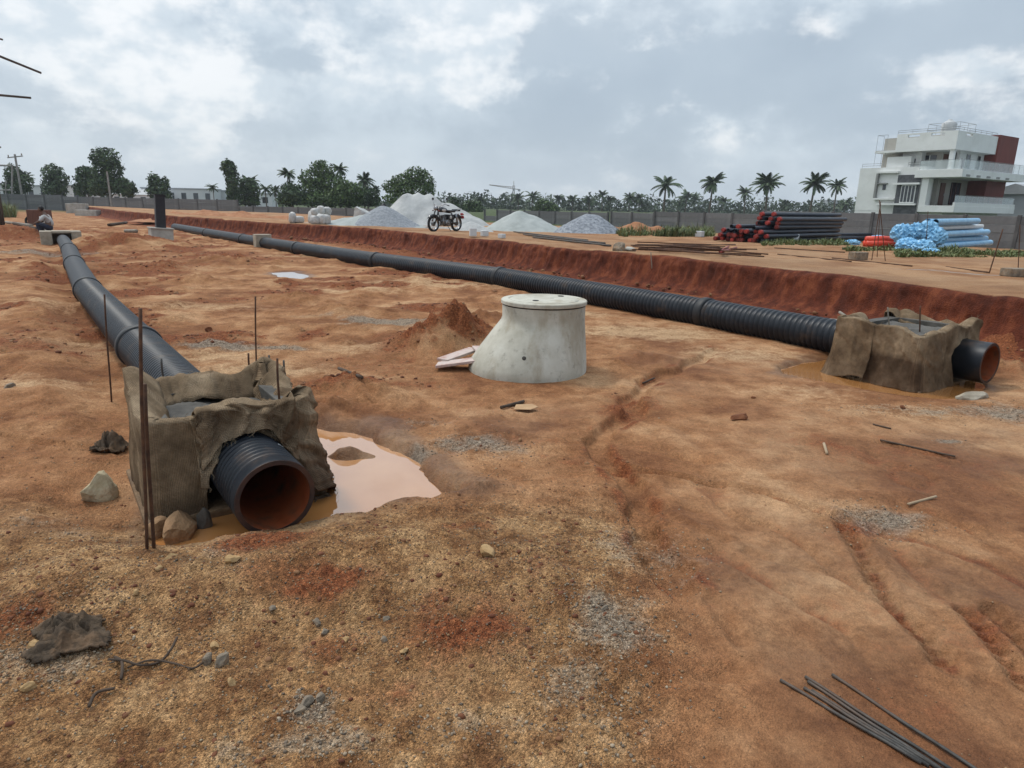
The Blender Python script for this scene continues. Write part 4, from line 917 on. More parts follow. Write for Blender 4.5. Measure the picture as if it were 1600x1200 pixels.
TREES = [ # trunk px, distance, lobes, label, leaf
    (36, 120, [(30, 278, 12, 16), (42, 288, 13, 14), (26, 294, 15, 10)], 'dark bushy tree behind the leaning utility pole', 'leaf_a', 1600),
    (92, 130, [(90, 272, 12, 11), (97, 284, 13, 14), (86, 290, 13, 13), (92, 298, 15, 9)], 'round dark tree standing alone left of the tall pair', 'leaf_a', 1800),
    (174, 110, [(162, 252, 10, 12), (178, 253, 15, 14), (182, 268, 14, 14), (168, 270, 12, 13), (172, 288, 17, 14), (190, 292, 15, 12), (158, 293, 14, 12)], 'tallest dark tree at left with a forked crown', 'leaf_a', 3600),
    (140, 118, [(138, 272, 9, 8), (148, 274, 8, 9), (139, 286, 13, 12), (150, 296, 15, 10), (130, 297, 10, 9)], 'dark tree pressed against the tallest left tree', 'leaf_a', 2200),
    (203, 125, [(203, 296, 11, 11), (196, 290, 7, 9)], 'small dark bush right of the tallest left tree', 'leaf_a', 1000),
    (249, 125, [(246, 284, 8, 9), (260, 289, 6, 10), (249, 298, 13, 12), (255, 305, 13, 8)], 'dark two-lobed tree behind the black post', 'leaf_a', 1800),
    (365, 115, [(363, 266, 10, 10), (366, 282, 9, 14), (364, 300, 8, 14), (368, 312, 10, 8)], 'slim tall tree with narrow crown right of the black post', 'leaf_a', 1700),
    (388, 118, [(388, 290, 12, 10), (384, 303, 15, 12), (398, 300, 9, 11), (390, 314, 15, 7)], 'dark tree touching the slim tall tree', 'leaf_a', 1800),
    (505, 112, [(502, 268, 12, 10), (512, 272, 13, 11), (490, 282, 16, 12), (515, 288, 22, 14), (494, 298, 24, 16), (505, 312, 34, 12)], 'largest green tree of the middle clump', 'leaf_b', 4200),
    (545, 105, [(540, 297, 17, 12), (552, 302, 16, 14), (530, 308, 18, 12), (545, 314, 20, 9)], 'low dense green tree right of the largest middle tree', 'leaf_b', 2600),
    (457, 110, [(455, 300, 14, 12), (462, 308, 17, 12), (448, 312, 13, 9)], 'low dark tree left of the largest middle tree', 'leaf_a', 1900),
    (575, 118, [(572, 306, 12, 12), (582, 312, 10, 9)], 'small dark tree behind the grey heap palms', 'leaf_a', 1100),
    (645, 100, [(650, 277, 17, 11), (632, 287, 18, 11), (662, 285, 14, 12), (615, 295, 14, 9), (645, 298, 30, 14), (668, 300, 10, 14), (640, 312, 36, 9)], 'broad round green tree rising behind the pale dust heap', 'leaf_b', 3800),
    (712, 150, [(710, 318, 6, 9), (709, 324, 9, 8), (716, 328, 10, 7)], 'pointed dark tree behind the motorcycle tail', 'leaf_a', 900),
    (738, 160, [(736, 322, 9, 8), (744, 326, 10, 9), (728, 328, 8, 7)], 'rounded dark bush right of the pointed tree', 'leaf_b', 1000),
    (852, 170, [(850, 324, 12, 11), (862, 328, 11, 9), (840, 330, 9, 8)], 'pale green bush between the far palms and grey heap', 'leaf_b', 1100),
]
for i, (px, Y, lobes, lab, leaf, n) in enumerate(TREES):
    q = at(px, 320, Y)
    broad_tree((q.x, q.y, 0), 8, blobs_px(px, 320, Y, lobes), lab, leaf, int(n * 1.7), 0.46 * Y / 115, 100 + i)
# coconut palms
def palm_crown(seed, nf=20, L=3.4, dead=0.15):
    r = random.Random(seed); vs = []; fs = []
    for k in range(nf):
        az = 2 * math.pi * (k / nf) * 2.4 + r.uniform(-.25, .25)
        el = r.uniform(-0.55, 1.25); ln = L * r.uniform(0.75, 1.1) * (0.85 + 0.15 * math.cos(el))
        d = Vector((math.cos(az), math.sin(az), 0)); droop = r.uniform(0.55, 1.0)
        pts = []; n = 9
        p = Vector((0, 0, 0)); ang = el
        for i in range(n + 1):
            pts.append(p.copy()); p = p + (d * math.cos(ang) + Vector((0, 0, math.sin(ang)))) * (ln / n); ang -= droop * 1.35 / n * (0.6 + i * 0.14)
        side = Vector((-d.y, d.x, 0))
        for i in range(1, n * 3):
            f = i / (n * 3); j = min(int(f * n), n - 1); q = pts[j].lerp(pts[j + 1], f * n - j)
            t = (pts[j + 1] - pts[j]).normalized(); up = side.cross(t)
            ll = ln * 0.24 * math.sin(math.pi * min(1, 0.18 + 0.80 * f)) ** 0.6
            for sg in (-1, 1):
                tip = q + (side * sg * 0.8 + t * 0.55 - Vector((0, 0, 0.45 + r.uniform(0, .25)))).normalized() * ll
                o = len(vs); wd_ = t * 0.115
                vs += [tuple(q - wd_), tuple(q + wd_), tuple(tip)]; fs.append((o, o + 1, o + 2))
        o = len(vs)
        for i, q in enumerate(pts):
            w_ = side * 0.05 * (1.2 - i / n); vs += [tuple(q - w_), tuple(q + w_)]
        for i in range(n): fs.append((o + 2 * i, o + 2 * i + 1, o + 2 * i + 3, o + 2 * i + 2))
    me = bpy.data.meshes.new('crown'); me.from_pydata(vs, [], fs); me.update(); me.materials.append(MAT['leaf_palm']); return me
PALM_CROWNS = [palm_crown(40 + i, (24, 34, 40, 29, 42, 32, 27, 36, 31, 40)[i], (3.4, 3.1, 3.6, 3.8, 3.2, 2.9, 3.5, 3.3, 3.0, 3.6)[i]) for i in range(10)]
def palm(px, cy, Y, rad_px, label, i, lean=0.0):
    s = Y / F_PX; q = at(px, 320, Y); h = EYE + (305 + 0.02 * px - cy) * s; sc = rad_px * 1.2 * s / 3.2; h += 2.5 * s
    root = empty('palm_tree', (q.x, q.y, 0), 0); tag(root, label, 'palm tree', 'coconut palms along the skyline')
    b = lean
    m = MB(); m.tube([(-b * h, 0, -0.5), (-b * h * 0.55, 0.1, h * 0.35), (-b * h * 0.2, 0, h * 0.75), (0, 0, h)], [0.26 * sc, 0.20 * sc, 0.17 * sc, 0.15 * sc], 7)
    m.build('trunk', MAT['bark'], root, smooth=True)
    o = bpy.data.objects.new('crown', PALM_CROWNS[(i * 7) % 10]); COL.objects.link(o); o.parent = root; o.location = (0, 0, h); o.scale = (sc, sc, sc); o.rotation_euler = (rng.uniform(-.22, .22), rng.uniform(-.22, .22), i * 1.1)
    return root
PALMS = [(1038, 294, 170, 21, 'leftmost of the tall palms, full round crown'), (1111, 291, 175, 19, 'tall palm with ragged crown, second of the tall row'), (1196, 293, 165, 22, 'tall palm right of the black pipe stack left end, third of the tall row'),
    (1269, 293, 165, 22, 'tall full palm left of the lone slim palm'), (1304, 296, 190, 16, 'slim lone palm with thin straight trunk near the house'), (1358, 300, 200, 17, 'palm half hidden by the left wall of the house'),
    (1346, 320, 240, 11, 'small palm at the foot of the house'), (1321, 322, 260, 11, 'small low palm between the slim palm and the house'), (1163, 306, 230, 13, 'short palm between the second and third tall palms'),
    (810, 314, 260, 11, 'short far palm just right of the tower crane'), (831, 310, 250, 12, 'taller far palm next to the crane palm'), (872, 314, 270, 10, 'far palm behind the left grey sand heap'), (894, 316, 270, 11, 'far palm behind the coarse stone heap, left one'),
    (921, 318, 260, 12, 'broad low far palm behind the coarse stone heap'), (940, 309, 270, 11, 'tallest far palm behind the coarse stone heap'), (953, 316, 280, 10, 'far palm just right of the tallest stone heap palm'), (983, 313, 270, 11, 'far palm in front of the low wall, left of pair'), (998, 314, 270, 11, 'far palm in front of the low wall, right of pair'),
    (1072, 312, 260, 13, 'short palm between the first and second tall palms'), (1086, 315, 280, 11, 'small palm left of the second tall palm'), (1130, 318, 280, 11, 'small palm right of the second tall palm'), (1225, 322, 280, 10, 'small palm right of the third tall palm'),
    (750, 317, 240, 9, 'small far palm left of the crane'), (452, 278, 130, 15, 'palm rising left of the largest middle tree'), (533, 272, 135, 14, 'palm rising right of the largest middle tree'), (508, 262, 140, 8, 'palm tip poking above the largest middle tree'), (571, 287, 140, 13, 'palm right of the middle clump'), (587, 300, 150, 9, 'smaller palm at right end of the middle clump'),
    (416, 300, 150, 11, 'low palm left of the middle clump, taller of two'), (431, 302, 160, 9, 'low palm left of the middle clump, smaller of two'), (335, 297, 160, 9, 'short palm in front of the long white building'), (397, 288, 130, 12, 'palm growing out of the dark tree by the slim tall tree'), (46, 282, 150, 12, 'palm mixed with the leftmost bushy tree'), (1060, 322, 260, 11, 'low palm left of the short palm between tall ones')]
for i, (px, cy, Y, rp, lab) in enumerate(PALMS): palm(px, cy, Y, rp, lab, i, rng.uniform(-0.05, 0.05))
# far wooded skyline, one mass
def treeline():
    r = random.Random(5); bl = []
    x = -150
    while x < 1750:
        Y = r.uniform(260, 340); s = Y / F_PX; q = at(x, 320, Y)
        hpx = r.uniform(11, 20) * (1.35 if 690 < x < 1345 else 0.75)
        z = EYE - 2 + hpx * s * 0.45
        bl.append((q.x, q.y, z, r.uniform(9, 15) * s, 4.0, hpx * s * 0.62)); x += r.uniform(5, 10)
    me = leaf_cloud('distant_trees', bl, 20000, 1.6, 3)
    o = link_mesh('distant_trees', me, MAT['leaf_far']); tag(o, 'low wooded skyline of distant trees behind the boundary wall', 'trees', kind='stuff')
treeline()
# tower crane and pylon, far off
def crane():
    q = at(802, 330, 520); s = 520 / F_PX; root = empty('tower_crane', (q.x, q.y, 0)); tag(root, 'thin distant tower crane on the skyline beside palms', 'crane')
    H = EYE + (321 - 297) * s; m = MB()
    for dx in (-.6, .6):
        for dy in (-.6, .6): m.tube([(dx, dy, 0), (dx, dy, H + 2.5)], 0.22, 4)
    k = 0
    while k < H: m.tube([(-.6, -.6, k), (.6, -.6, k + 1.2)], 0.14, 4); m.tube([(.6, -.6, k + 1.2), (-.6, -.6, k + 2.4)], 0.14, 4); k += 2.4
    m.build('mast', MAT['ochre_paint'], root)
    m = MB(); m.tube([(0, 0, H), (-18, 0, H + 2.4)], 0.22, 4); m.tube([(0, 0, H + 1.2), (-18, 0, H + 2.6)], 0.22, 4); m.tube([(0, 0, H), (4.0, 0, H - .3)], 0.3, 4)
    for i in range(10): m.tube([(-1.8 * i, 0, H + .24 * i), (-1.8 * i - 0.9, 0, H + 1.2 + .155 * i)], 0.1, 4)
    m.build('jib', MAT['ochre_paint'], root)
    MB().box((4.0, 0, H - .9), (1.8, 1.2, 1.6)).build('counterweight', MAT['far_grey'], root); MB().box((0.2, -1.0, H - .6), (1.2, 1.2, 1.6)).build('cab', MAT['far_grey'], root)
    MB().tube([(0, 0, H + 1.5), (0, 0, H + 5.5)], 0.2, 4).build('apex', MAT['ochre_paint'], root)
crane()
def pole(px0, py0, px1, py1, Y, label, cross=True, r=0.13, mat='bark_pale', name='utility_pole', cat='pole'):
    p0 = at(px0, py0, Y); p1 = at(px1, py1, Y); p0.z = -0.4
    root = empty(name, (p0.x, p0.y, 0)); tag(root, label, cat)
    o = Vector((p0.x, p0.y, 0)); MB().tube([p0 - o, p1 - o], [r * 1.2, r], 8).build('shaft', MAT[mat], root)
    if cross:
        d = Vector((0.9, 0.25, 0.12)); q = p1 - o - Vector((0, 0, 0.35))
        MB().box(q, (2.2, 0.12, 0.14), 0.25, Matrix.Rotation(-0.12, 3, 'Y')).build('cross_arm', MAT[mat], root)
        for k in (-0.95, 0, 0.95): MB().lathe([(0.05, 0), (0.09, 0.08), (0.06, 0.15), (0.08, 0.2), (0.02, 0.28)], 8, q + Vector((k, 0, 0.10 - 0.12 * -k))).build('insulator', MAT['rock_grey'], root)
pole(37, 320, 23, 241, 100, 'leaning utility pole with cross arm at far left')
pole(176, 334, 167, 268, 84, 'thin pale pole standing in front of the tallest left tree', False, 0.10)
# ------------------------------------------------------------------ pipe runs
PIPE_R = 0.225
def rib_profile(L, R, pitch, depth, per, plain0=0.0, plain1=0.0):
    pr = []; n = int(round((L - plain0 - plain1) / pitch)); pitch = (L - plain0 - plain1) / max(n, 1)
    if plain0 > 0: pr += [(R, 0.0), (R, plain0)]
    for i in range(n):
        z = plain0 + i * pitch
        if per >= 5:
            pr += [(R - depth, z), (R - depth, z + 0.22 * pitch), (R - 0.15 * depth, z + 0.34 * pitch), (R, z + 0.5 * pitch), (R, z + 0.75 * pitch), (R - 0.2 * depth, z + 0.9 * pitch)]
        else:
            pr += [(R - depth, z), (R, z + 0.35 * pitch), (R, z + 0.8 * pitch)]
    pr.append((R - depth, L - plain1))
    if plain1 > 0: pr += [(R, L - plain1 + 0.004), (R, L)]
    return pr
def pipe_length(p0, p1, label, group, near=False, *a_, plain=0.085, **k_): return pipe_length_(p0, p1, label, group, near, *a_, plain=plain, **k_)
def pipe_length_(p0, p1, label, group, near=False, coupling=True, open_end=False, depth=0.014, pitch=0.072, name='drain_pipe', R=PIPE_R, nr=None, plain=0.085):
    p0, p1 = Vector(p0), Vector(p1); d = p1 - p0; L = d.length
    root = empty(name, p0); root.rotation_euler = d.to_track_quat('Z', 'Y').to_euler()
    tag(root, label, 'pipe', group)
    nr = nr or (44 if near else 26)
    per = 6 if near else 3
    pr = rib_profile(L, R, pitch, depth, per, plain if open_end else 0.0)
    MB().lathe(pr, nr, cap0=False, cap1=False).build('barrel', MAT['pipe'], root, smooth=True, fix=False)
    ri = R - 0.030
    if open_end:
        MB().lathe([(ri, 0.0), (ri, 0.10), (ri, 0.6), (ri, L - 0.02)], nr, cap0=False, cap1=False).build('lining', MAT['lining'], root, smooth=True, fix=False)
        MB().lathe([(R - 0.001, 0.0), (R - 0.002, -0.004), (ri + 0.001, -0.004), (ri, 0.0)], nr, cap0=False, cap1=False).build('rim', MAT['pipe_rim'], root, smooth=False, fix=False)
    if coupling:
        MB().lathe([(R - 0.01, -0.075), (R + 0.016, -0.07), (R + 0.02, -0.02), (R + 0.02, 0.055), (R + 0.012, 0.07), (R - 0.01, 0.075)], nr, cap0=False, cap1=False).build('coupling', MAT['pipe_dark'], root, smooth=True, fix=False)
    return root
MAT['pipe_rim'] = pm('pipe_rim', (0.016, 0.015, 0.017), (0.075, 0.032, 0.02), 5, 0.5)
def axis(a, b, z): p = W(a, b); p.z = z; return p
# left run
zc = 0.20
near_stub = pipe_length(axis(3.64, 0.925, 0.185), axis(4.6, 0.90, 0.215), 'open ribbed pipe end poking out of the near burlap chamber, orange inside', 'pipe ends', True, False, True, depth=0.013, pitch=0.05)
def pipe_mark(root, z0, ang, lst):
    # worn white print on the top of the pipe
    m = MB(); inv = root.matrix_basis.to_3x3().inverted(); up = inv @ Vector((0, 0, 1)); up.z = 0; a0 = math.atan2(up.y, up.x)
    for (dz, da, w, h) in lst:
        vs = []
        for (zz, aa) in ((-h, -w), (h, -w), (h, w), (-h, w)):
            a = a0 + ang + (da + aa) / PIPE_R; vs.append(((PIPE_R + 0.0015) * math.cos(a), (PIPE_R + 0.0015) * math.sin(a), z0 + dz + zz))
        m.add(vs, [(0, 1, 2, 3)])
    m.build('printed_mark', MAT['far_white'], root)
pipe_mark(near_stub, 0.33, 0.62, [(0, 0, .004, .010), (.004, .013, .003, .012), (-.004, .024, .004, .006), (.012, .006, .003, .004), (.006, .034, .003, .008)])
LJ = [(4.95, 0.90, 0.20), (8.4, 0.80, 0.20), (14.4, 0.66, 0.17), (20.4, 0.72, 0.15), (26.4, 0.85, 0.12), (33.0, 0.90, 0.10)]
for i in range(5):
    lab = ['nearest length of the left black pipe run, entering the near chamber', 'second length of the left pipe run, beyond the first dark joint ring', 'third length of the left pipe run, between second and third joint rings', 'fourth length of the left pipe run, short of the concrete block', 'farthest length of the left pipe run, ending at the concrete block'][i]
    pipe_length(axis(*LJ[i]), axis(*LJ[i + 1]), lab, 'left pipe run', i < 2, i > 0, False, depth=0.011 if i < 2 else 0.008, pitch=0.065)
# right run
pipe_length(axis(2.98, 8.40, 0.235), axis(4.1, 8.44, 0.22), 'open pipe end poking out of the right burlap chamber, red-orange inside', 'pipe ends', True, False, True, depth=0.010, pitch=0.07, plain=0.30)
RJ = [(4.35, 8.50, 0.21), (7.1, 8.66, 0.20), (13.1, 8.70, 0.19), (18.6, 8.05, 0.18), (24.6, 7.65, 0.17), (31.0, 7.35, 0.16), (37.5, 7.15, 0.15), (46.0, 7.0, 0.13)]
for i in range(7):
    lab = ['ribbed pipe length running into the right chamber', 'ribbed pipe length passing behind the concrete cone', 'pipe length of the right run left of the concrete cone, first', 'pipe length of the right run in front of the motorcycle bank', 'pipe length of the right run next to the small grey block', 'pipe length of the right run left of the small grey block', 'farthest pipe length of the right run, behind the black post'][i]
    pipe_length(axis(*RJ[i]), axis(*RJ[i + 1]), lab, 'right pipe run', i < 2, i > 0, False, depth=0.016 if i < 2 else 0.010, pitch=0.085)

# ------------------------------------------------------------------ chambers and burlap
def hash1(x): return (math.sin(x * 127.1) * 43758.5453) % 1.0
def drape(name, path, ztop, zbot, amp, seed, hole=None, lip=0.10, wet=None, fold=5.0, label=None, group='burlap sheets', ds=0.014, inner=None, flare=0.06, skew=0.0):
    """cloth hung along a horizontal path (world xy), outward = right of travel; hole = (path position, z, radius)"""
    pts = [Vector((p[0], p[1], 0)) for p in path]
    seg = [(pts[i + 1] - pts[i]).length for i in range(len(pts) - 1)]; L = sum(seg)
    n = int(L / ds) + 1; m = 54
    c = sum(pts, Vector()) / len(pts)
    S = np.linspace(0, L, n); P = np.zeros((n, m + 9, 3)); wetv = np.zeros((n, m + 9)); UV = np.zeros((n, m + 9, 2)); keep = np.ones((n, m + 9), bool)
    def pos(s):
        for i, l in enumerate(seg):
            if s <= l or i == len(seg) - 1:
                return pts[i].lerp(pts[i + 1], min(1, s / l)), (pts[i + 1] - pts[i]).normalized(), s, l
            s -= l
    sn = fbm(S * 1.0, S * 0 + seed, 0.5, 4, seed); sn2 = fbm(S, S * 0 + seed + 5, 0.16, 3, seed + 3)
    ZT = np.array([ztop(s) for s in S]) + 0.022 * sn2 * amp / 0.03; ZB = np.array([zbot(s) for s in S]) + 0.03 * sn
    FF = np.linspace(0, 1, m)[None, :]; ZZ = ZB[:, None] + (ZT - ZB)[:, None] * FF; QQ = S[:, None] + skew * ZZ
    QQ = QQ + 0.05 * fbm(QQ * 4, ZZ * 4, 1.0, 3, seed + 31)
    FO = fbm(QQ * fold, ZZ * fold * 0.40 + seed * 3.1, 1.0, 5, seed, 0.55)
    RG = np.clip(1 - np.abs(fbm(QQ * fold * 0.8 + 9, ZZ * fold * 0.25, 1.0, 4, seed + 8, 0.55)) * 3.0, 0, 1) + 0.6 * np.clip(1 - np.abs(fbm((QQ + 0.7 * ZZ) * fold * 1.1 + 3, ZZ * fold * 0.5, 1.0, 3, seed + 9)) * 4.0, 0, 1)
    DSP = amp * (0.9 * FO + 0.8 * RG) + flare * (1 - FF) ** 3 + 0.012
    TL = amp * 0.8 * fbm(QQ * fold, ZZ * fold + 31, 1.0, 3, seed + 12)
    LF = (np.arange(9) + 1)[None, :] / 9.0; LW = 0.7 * amp * fbm(np.repeat(S[:, None], 9, 1) * fold * 1.3, np.repeat(LF, n, 0) * 2.0 + seed, 1.0, 3, seed + 21)
    for i, s in enumerate(S):
        p, t, sl, l = pos(s)
        p2, t2, _, _ = pos(min(L, s + 0.045)); p1_, t1, _, _ = pos(max(0, s - 0.045))
        p = (p * 2 + p2 + p1_) / 4; tt = (t1 + t2).normalized(); nr = Vector((tt.y, -tt.x, 0))
        P[i, :m, 0] = p.x + nr.x * DSP[i] + tt.x * TL[i]; P[i, :m, 1] = p.y + nr.y * DSP[i] + tt.y * TL[i]; P[i, :m, 2] = ZZ[i]
        UV[i, :m, 0] = s; UV[i, :m, 1] = ZZ[i]
        if wet: wetv[i, :m] = [wet(s, z) for z in ZZ[i]]
        if hole:
            r_ = hole[2]; zz = ZZ[i]; dd = np.hypot(s - hole[0], zz - hole[1]); low = zz < hole[1]
            keep[i, :m] = ~((~low & (dd < r_ - ds)) | (low & (abs(s - hole[0]) < r_ - ds)))
            # draw the edge of the cloth onto the outline of the opening
            e = ~low & (dd < r_) & (dd >= r_ - ds); k_ = np.where(e, r_ / np.maximum(dd, 1e-6), 1.0)
            ds_s = (s - hole[0]) * (k_ - 1); ds_z = (zz - hole[1]) * (k_ - 1)
            if abs(s - hole[0]) < r_: ds_s = np.where(low & (abs(s - hole[0]) >= r_ - ds), math.copysign(r_, s - hole[0]) - (s - hole[0]), ds_s)
            P[i, :m, 0] += tt.x * ds_s; P[i, :m, 1] += tt.y * ds_s; P[i, :m, 2] += ds_z
        f = LF[0]; inn = lip * f; dz = -lip * np.maximum(0, f - 0.35) ** 1.3 + 0.012 * np.sin(np.minimum(1.0, f * 1.6) * math.pi)
        b0 = P[i, m - 1]
        P[i, m:, 0] = b0[0] - nr.x * inn; P[i, m:, 1] = b0[1] - nr.y * inn; P[i, m:, 2] = b0[2] + dz + LW[i]
        UV[i, m:, 0] = s; UV[i, m:, 1] = ZT[i] + inn
    mask = keep[:-1, :-1] & keep[1:, :-1] & keep[1:, 1:] & keep[:-1, 1:]
    me = grid_mesh(name, P, mask)
    a_ = me.attributes.new('wet', 'FLOAT_COLOR', 'POINT'); col = np.zeros((n * (m + 9), 4), np.float32); col[:, 0] = wetv.reshape(-1); col[:, 3] = 1
    if len(a_.data) == len(col): a_.data.foreach_set('color', col.reshape(-1))
    uv = me.uv_layers.new(name='UVMap'); li = np.zeros(len(me.loops), np.int32); me.loops.foreach_get('vertex_index', li)
    uv.data.foreach_set('uv', UV.reshape(-1, 2)[li].astype(np.float32).reshape(-1))
    bm = bmesh.new(); bm.from_mesh(me); lo = [q for q in bm.verts if not q.link_faces]; bmesh.ops.delete(bm, geom=lo, context='VERTS'); bm.to_mesh(me); bm.free()
    o = link_mesh(name, me, MAT['burlap'])
    md = o.modifiers.new('thickness', 'SOLIDIFY'); md.thickness = 0.005
    # threads hanging from the frayed hems
    fr = MB(); rr = random.Random(seed); idx = np.argwhere(keep[:, :m])
    for _ in range(int(L * 70)):
        i = rr.randrange(n); ks = np.where(keep[i, :m])[0]
        if len(ks) == 0: continue
        k = ks[0] if rr.random() < 0.7 else m - 1 + rr.randrange(6)
        p = Vector(P[i, k]); l = rr.uniform(0.015, 0.06); d = Vector((rr.gauss(0, .5), rr.gauss(0, .5), -1.0 if k == ks[0] else 0.5)).normalized() * l
        fr.tube([p, p + d * .5 + Vector((rr.gauss(0, .006), rr.gauss(0, .006), 0)), p + d], 0.0011, 3, False)
    fr.build('frayed_edge', MAT['thread'], o, fix=False)
    tag(o, label, 'burlap', group); return o
def chamber(a0, a1, b0, b1, zb, zt, th, label, fill, pipe_b, name='manhole_chamber'):
    org = W((a0 + a1) / 2, (b0 + b1) / 2); root = empty(name, org); tag(root, label, 'chamber', 'square concrete chambers')
    O = Vector((org.x, org.y, 0))
    gap = 0.27
    for (x0, x1, y0, y1) in ((a0 + th, a1 - th, b0, b0 + th), (a0 + th, a1 - th, b1 - th, b1)): MB().abox(x0, x1, y0, y1, zb, zt, O).build('wall', MAT['concrete_dark'], root, bevel=0.008)
    for (x0, x1) in ((a0, a0 + th), (a1 - th, a1)):
        MB().abox(x0, x1, b0, pipe_b - gap, zb, zt, O).build('wall', MAT['concrete_dark'], root, bevel=0.008)
        MB().abox(x0, x1, pipe_b + gap, b1, zb, zt, O).build('wall', MAT['concrete_dark'], root, bevel=0.008)
        MB().abox(x0 + .001, x1 - .001, pipe_b - gap, pipe_b + gap, 0.46, zt, O).build('lintel', MAT['concrete_dark'], root)
    # mortar inside, uneven
    n = 26; A = np.linspace(a0 + th * .8, a1 - th * .8, n); B = np.linspace(b0 + th * .8, b1 - th * .8, n); AA, BB = np.meshgrid(A, B, indexing='ij')
    Z = fill + 0.05 * fbm(AA, BB, 0.35, 4, 7) + 0.02 * fbm(AA, BB, 0.1, 3, 8)
    P = np.stack([U.x * AA + V.x * BB - O.x, U.y * AA + V.y * BB - O.y, Z], -1); link_mesh('mortar', grid_mesh('mortar', P), MAT['concrete_dark'], root)
    MB().abox(a0 - 0.09, a1 + 0.09, b0 - 0.09, b1 + 0.09, zb - 0.12, zb + 0.03, O).build('footing', MAT['mud'], root, bevel=0.015)
    return root
chamber(4.22, 5.06, 0.40, 1.30, -0.06, 0.52, 0.12, 'square concrete chamber wrapped in burlap beside the near puddle', 0.44, 0.90)
wp = lambda l: [tuple(W(a, b)[:2]) for a, b in l]
# travel so that outward is to the right
pathA = wp([(4.92, 0.37), (4.19, 0.37), (4.19, 0.74)])
def ztA(s): return 0.57 + 0.17 * math.exp(-((s - 0.06) / 0.22) ** 2) + 0.05 * math.exp(-((s - 0.35) / 0.10) ** 2) - 0.03 * math.exp(-((s - 0.9) / 0.2) ** 2)
drape('burlap_sheet', pathA[::1], ztA, lambda s: -0.05, 0.021, 4, (0.73 + 0.54, 0.20, 0.25), 0.20, lambda s, z: max(0, min(1, (0.13 - z) * 5)), 3.2, 'smooth brown burlap sheet on the left of the near chamber with a raised corner', flare=0.02)
pathB = wp([(4.165, 0.60), (4.165, 1.33), (5.06, 1.33), (5.06, 0.46)])
def ztB(s): return 0.58 + 0.035 * math.sin(s * 9.0) * math.exp(-s * 0.3) + 0.06 * math.exp(-((s - 1.65) / 0.12) ** 2) + 0.05 * math.exp(-((s - 0.76) / 0.08) ** 2) + 0.03 * math.sin(s * 4)
def zbB(s): return 0.17 - 0.24 * float(sstep(0.5, 0.80, np.array(s)))
drape('burlap_sheet', pathB, ztB, zbB, 0.048, 9, (0.30, 0.20, 0.235), 0.24, lambda s, z: max(0, min(1, (0.30 - z) * 4 + 0.35)), 6.5, 'crumpled wet burlap sheet hanging over the open pipe of the near chamber', flare=0.13, skew=0.35)
# second layer of cloth bunched over the mouth of the pipe
pathC = wp([(4.125, 0.62), (4.115, 1.22)])
drape('burlap_sheet', pathC, lambda s: 0.585 + 0.03 * math.sin(s * 13), lambda s: 0.43 - 0.26 * float(sstep(0.42, 0.62, np.array(s))) - 0.16 * float(sstep(0.16, 0.0, np.array(s))) + 0.03 * math.sin(s * 23), 0.040, 15, (0.28, 0.20, 0.245), 0.26, lambda s, z: 0.4, 8.5, 'bunched burlap strip folded over the front edge above the pipe mouth', flare=0.03, skew=-0.6)
# right chamber
chamber(3.34, 4.26, 7.60, 8.82, -0.06, 0.55, 0.12, 'square concrete chamber wrapped in burlap at right by the red bank', 0.50, 8.42)
pathR = wp([(3.90, 7.56), (3.31, 7.56), (3.31, 8.86), (4.29, 8.86), (4.29, 8.66)])
def ztR(s): return 0.59 + 0.06 * float(fbm(np.array([s]), np.array([4.2]), 0.30, 4, 77)[0]) - 0.03 * math.exp(-((s - 0.6) / 0.3) ** 2) + 0.02 * math.sin(s * 26) * (s > 1.6)
def zbR(s): return -0.05 + (0.30 * float(sstep(1.15, 1.45, np.array(s))) if s < 1.85 else 0.06)
drape('burlap_sheet', pathR, ztR, zbR, 0.024, 23, (0.59 + 0.86, 0.23, 0.235), 0.22, lambda s, z: max(0, min(1, (0.31 + 0.03 * math.sin(s * 5) - z) * 14)) * (1.0 if s < 0.64 else 0.45), 4.6, 'burlap sheet with a dark wet lower half around the front of the right chamber', flare=0.07)
pathR2 = wp([(4.29, 8.05), (4.29, 7.55), (3.82, 7.545)])
drape('burlap_sheet', pathR2, lambda s: 0.61 + 0.02 * math.sin(s * 11) + 0.03 * math.exp(-((s - 0.5) / 0.07) ** 2), lambda s: -0.03 + 0.04 * math.sin(s * 9), 0.020, 29, None, 0.18, lambda s, z: max(0, min(1, (0.24 + 0.03 * math.sin(s * 7) - z) * 9)) * 0.55, 4.2, 'narrow burlap sheet over the left end of the right chamber, where the ribbed pipe enters', flare=0.10)
# ------------------------------------------------------------------ steel rods standing in the ground
def rod(p0, p1, r, label, mat='rust', group='reinforcing rods', name='steel_rod', bend=0.0, n=8):
    p0, p1 = Vector(p0), Vector(p1); m = MB(); k = 7
    pts = [p0.lerp(p1, i / (k - 1)) - p0 + Vector((math.sin(i * 1.1) * bend, math.cos(i * 0.8) * bend, 0)) for i in range(k)]
    o = m.tube(pts, r, n).build(name, MAT[mat], None, smooth=True); o.location = p0
    tag(o, label, 'rod', group); return o
def stand(px0, py0, px1, py1, r, label, sink=0.15, mat='rust', z0=None, bend=0.002):
    p = GG(px0, py0) if z0 is None else G(px0, py0, z0)
    q = at(px1, py1, p.y); d = (q - p).normalized(); return rod(p - d * sink, q, r, label, mat, bend=bend)
stand(229, 860, 219, 482, 0.0085, 'tall rusty rod standing at the left front corner of the near chamber', bend=0.003)
stand(240, 858, 226, 600, 0.0095, 'muddy rod leaning beside the tall rod at the near chamber')
stand(401, 610, 399, 463, 0.008, 'thin rusty rod standing behind the near chamber')
stand(174, 628, 163, 460, 0.008, 'thin rusty rod standing left of the left pipe run')
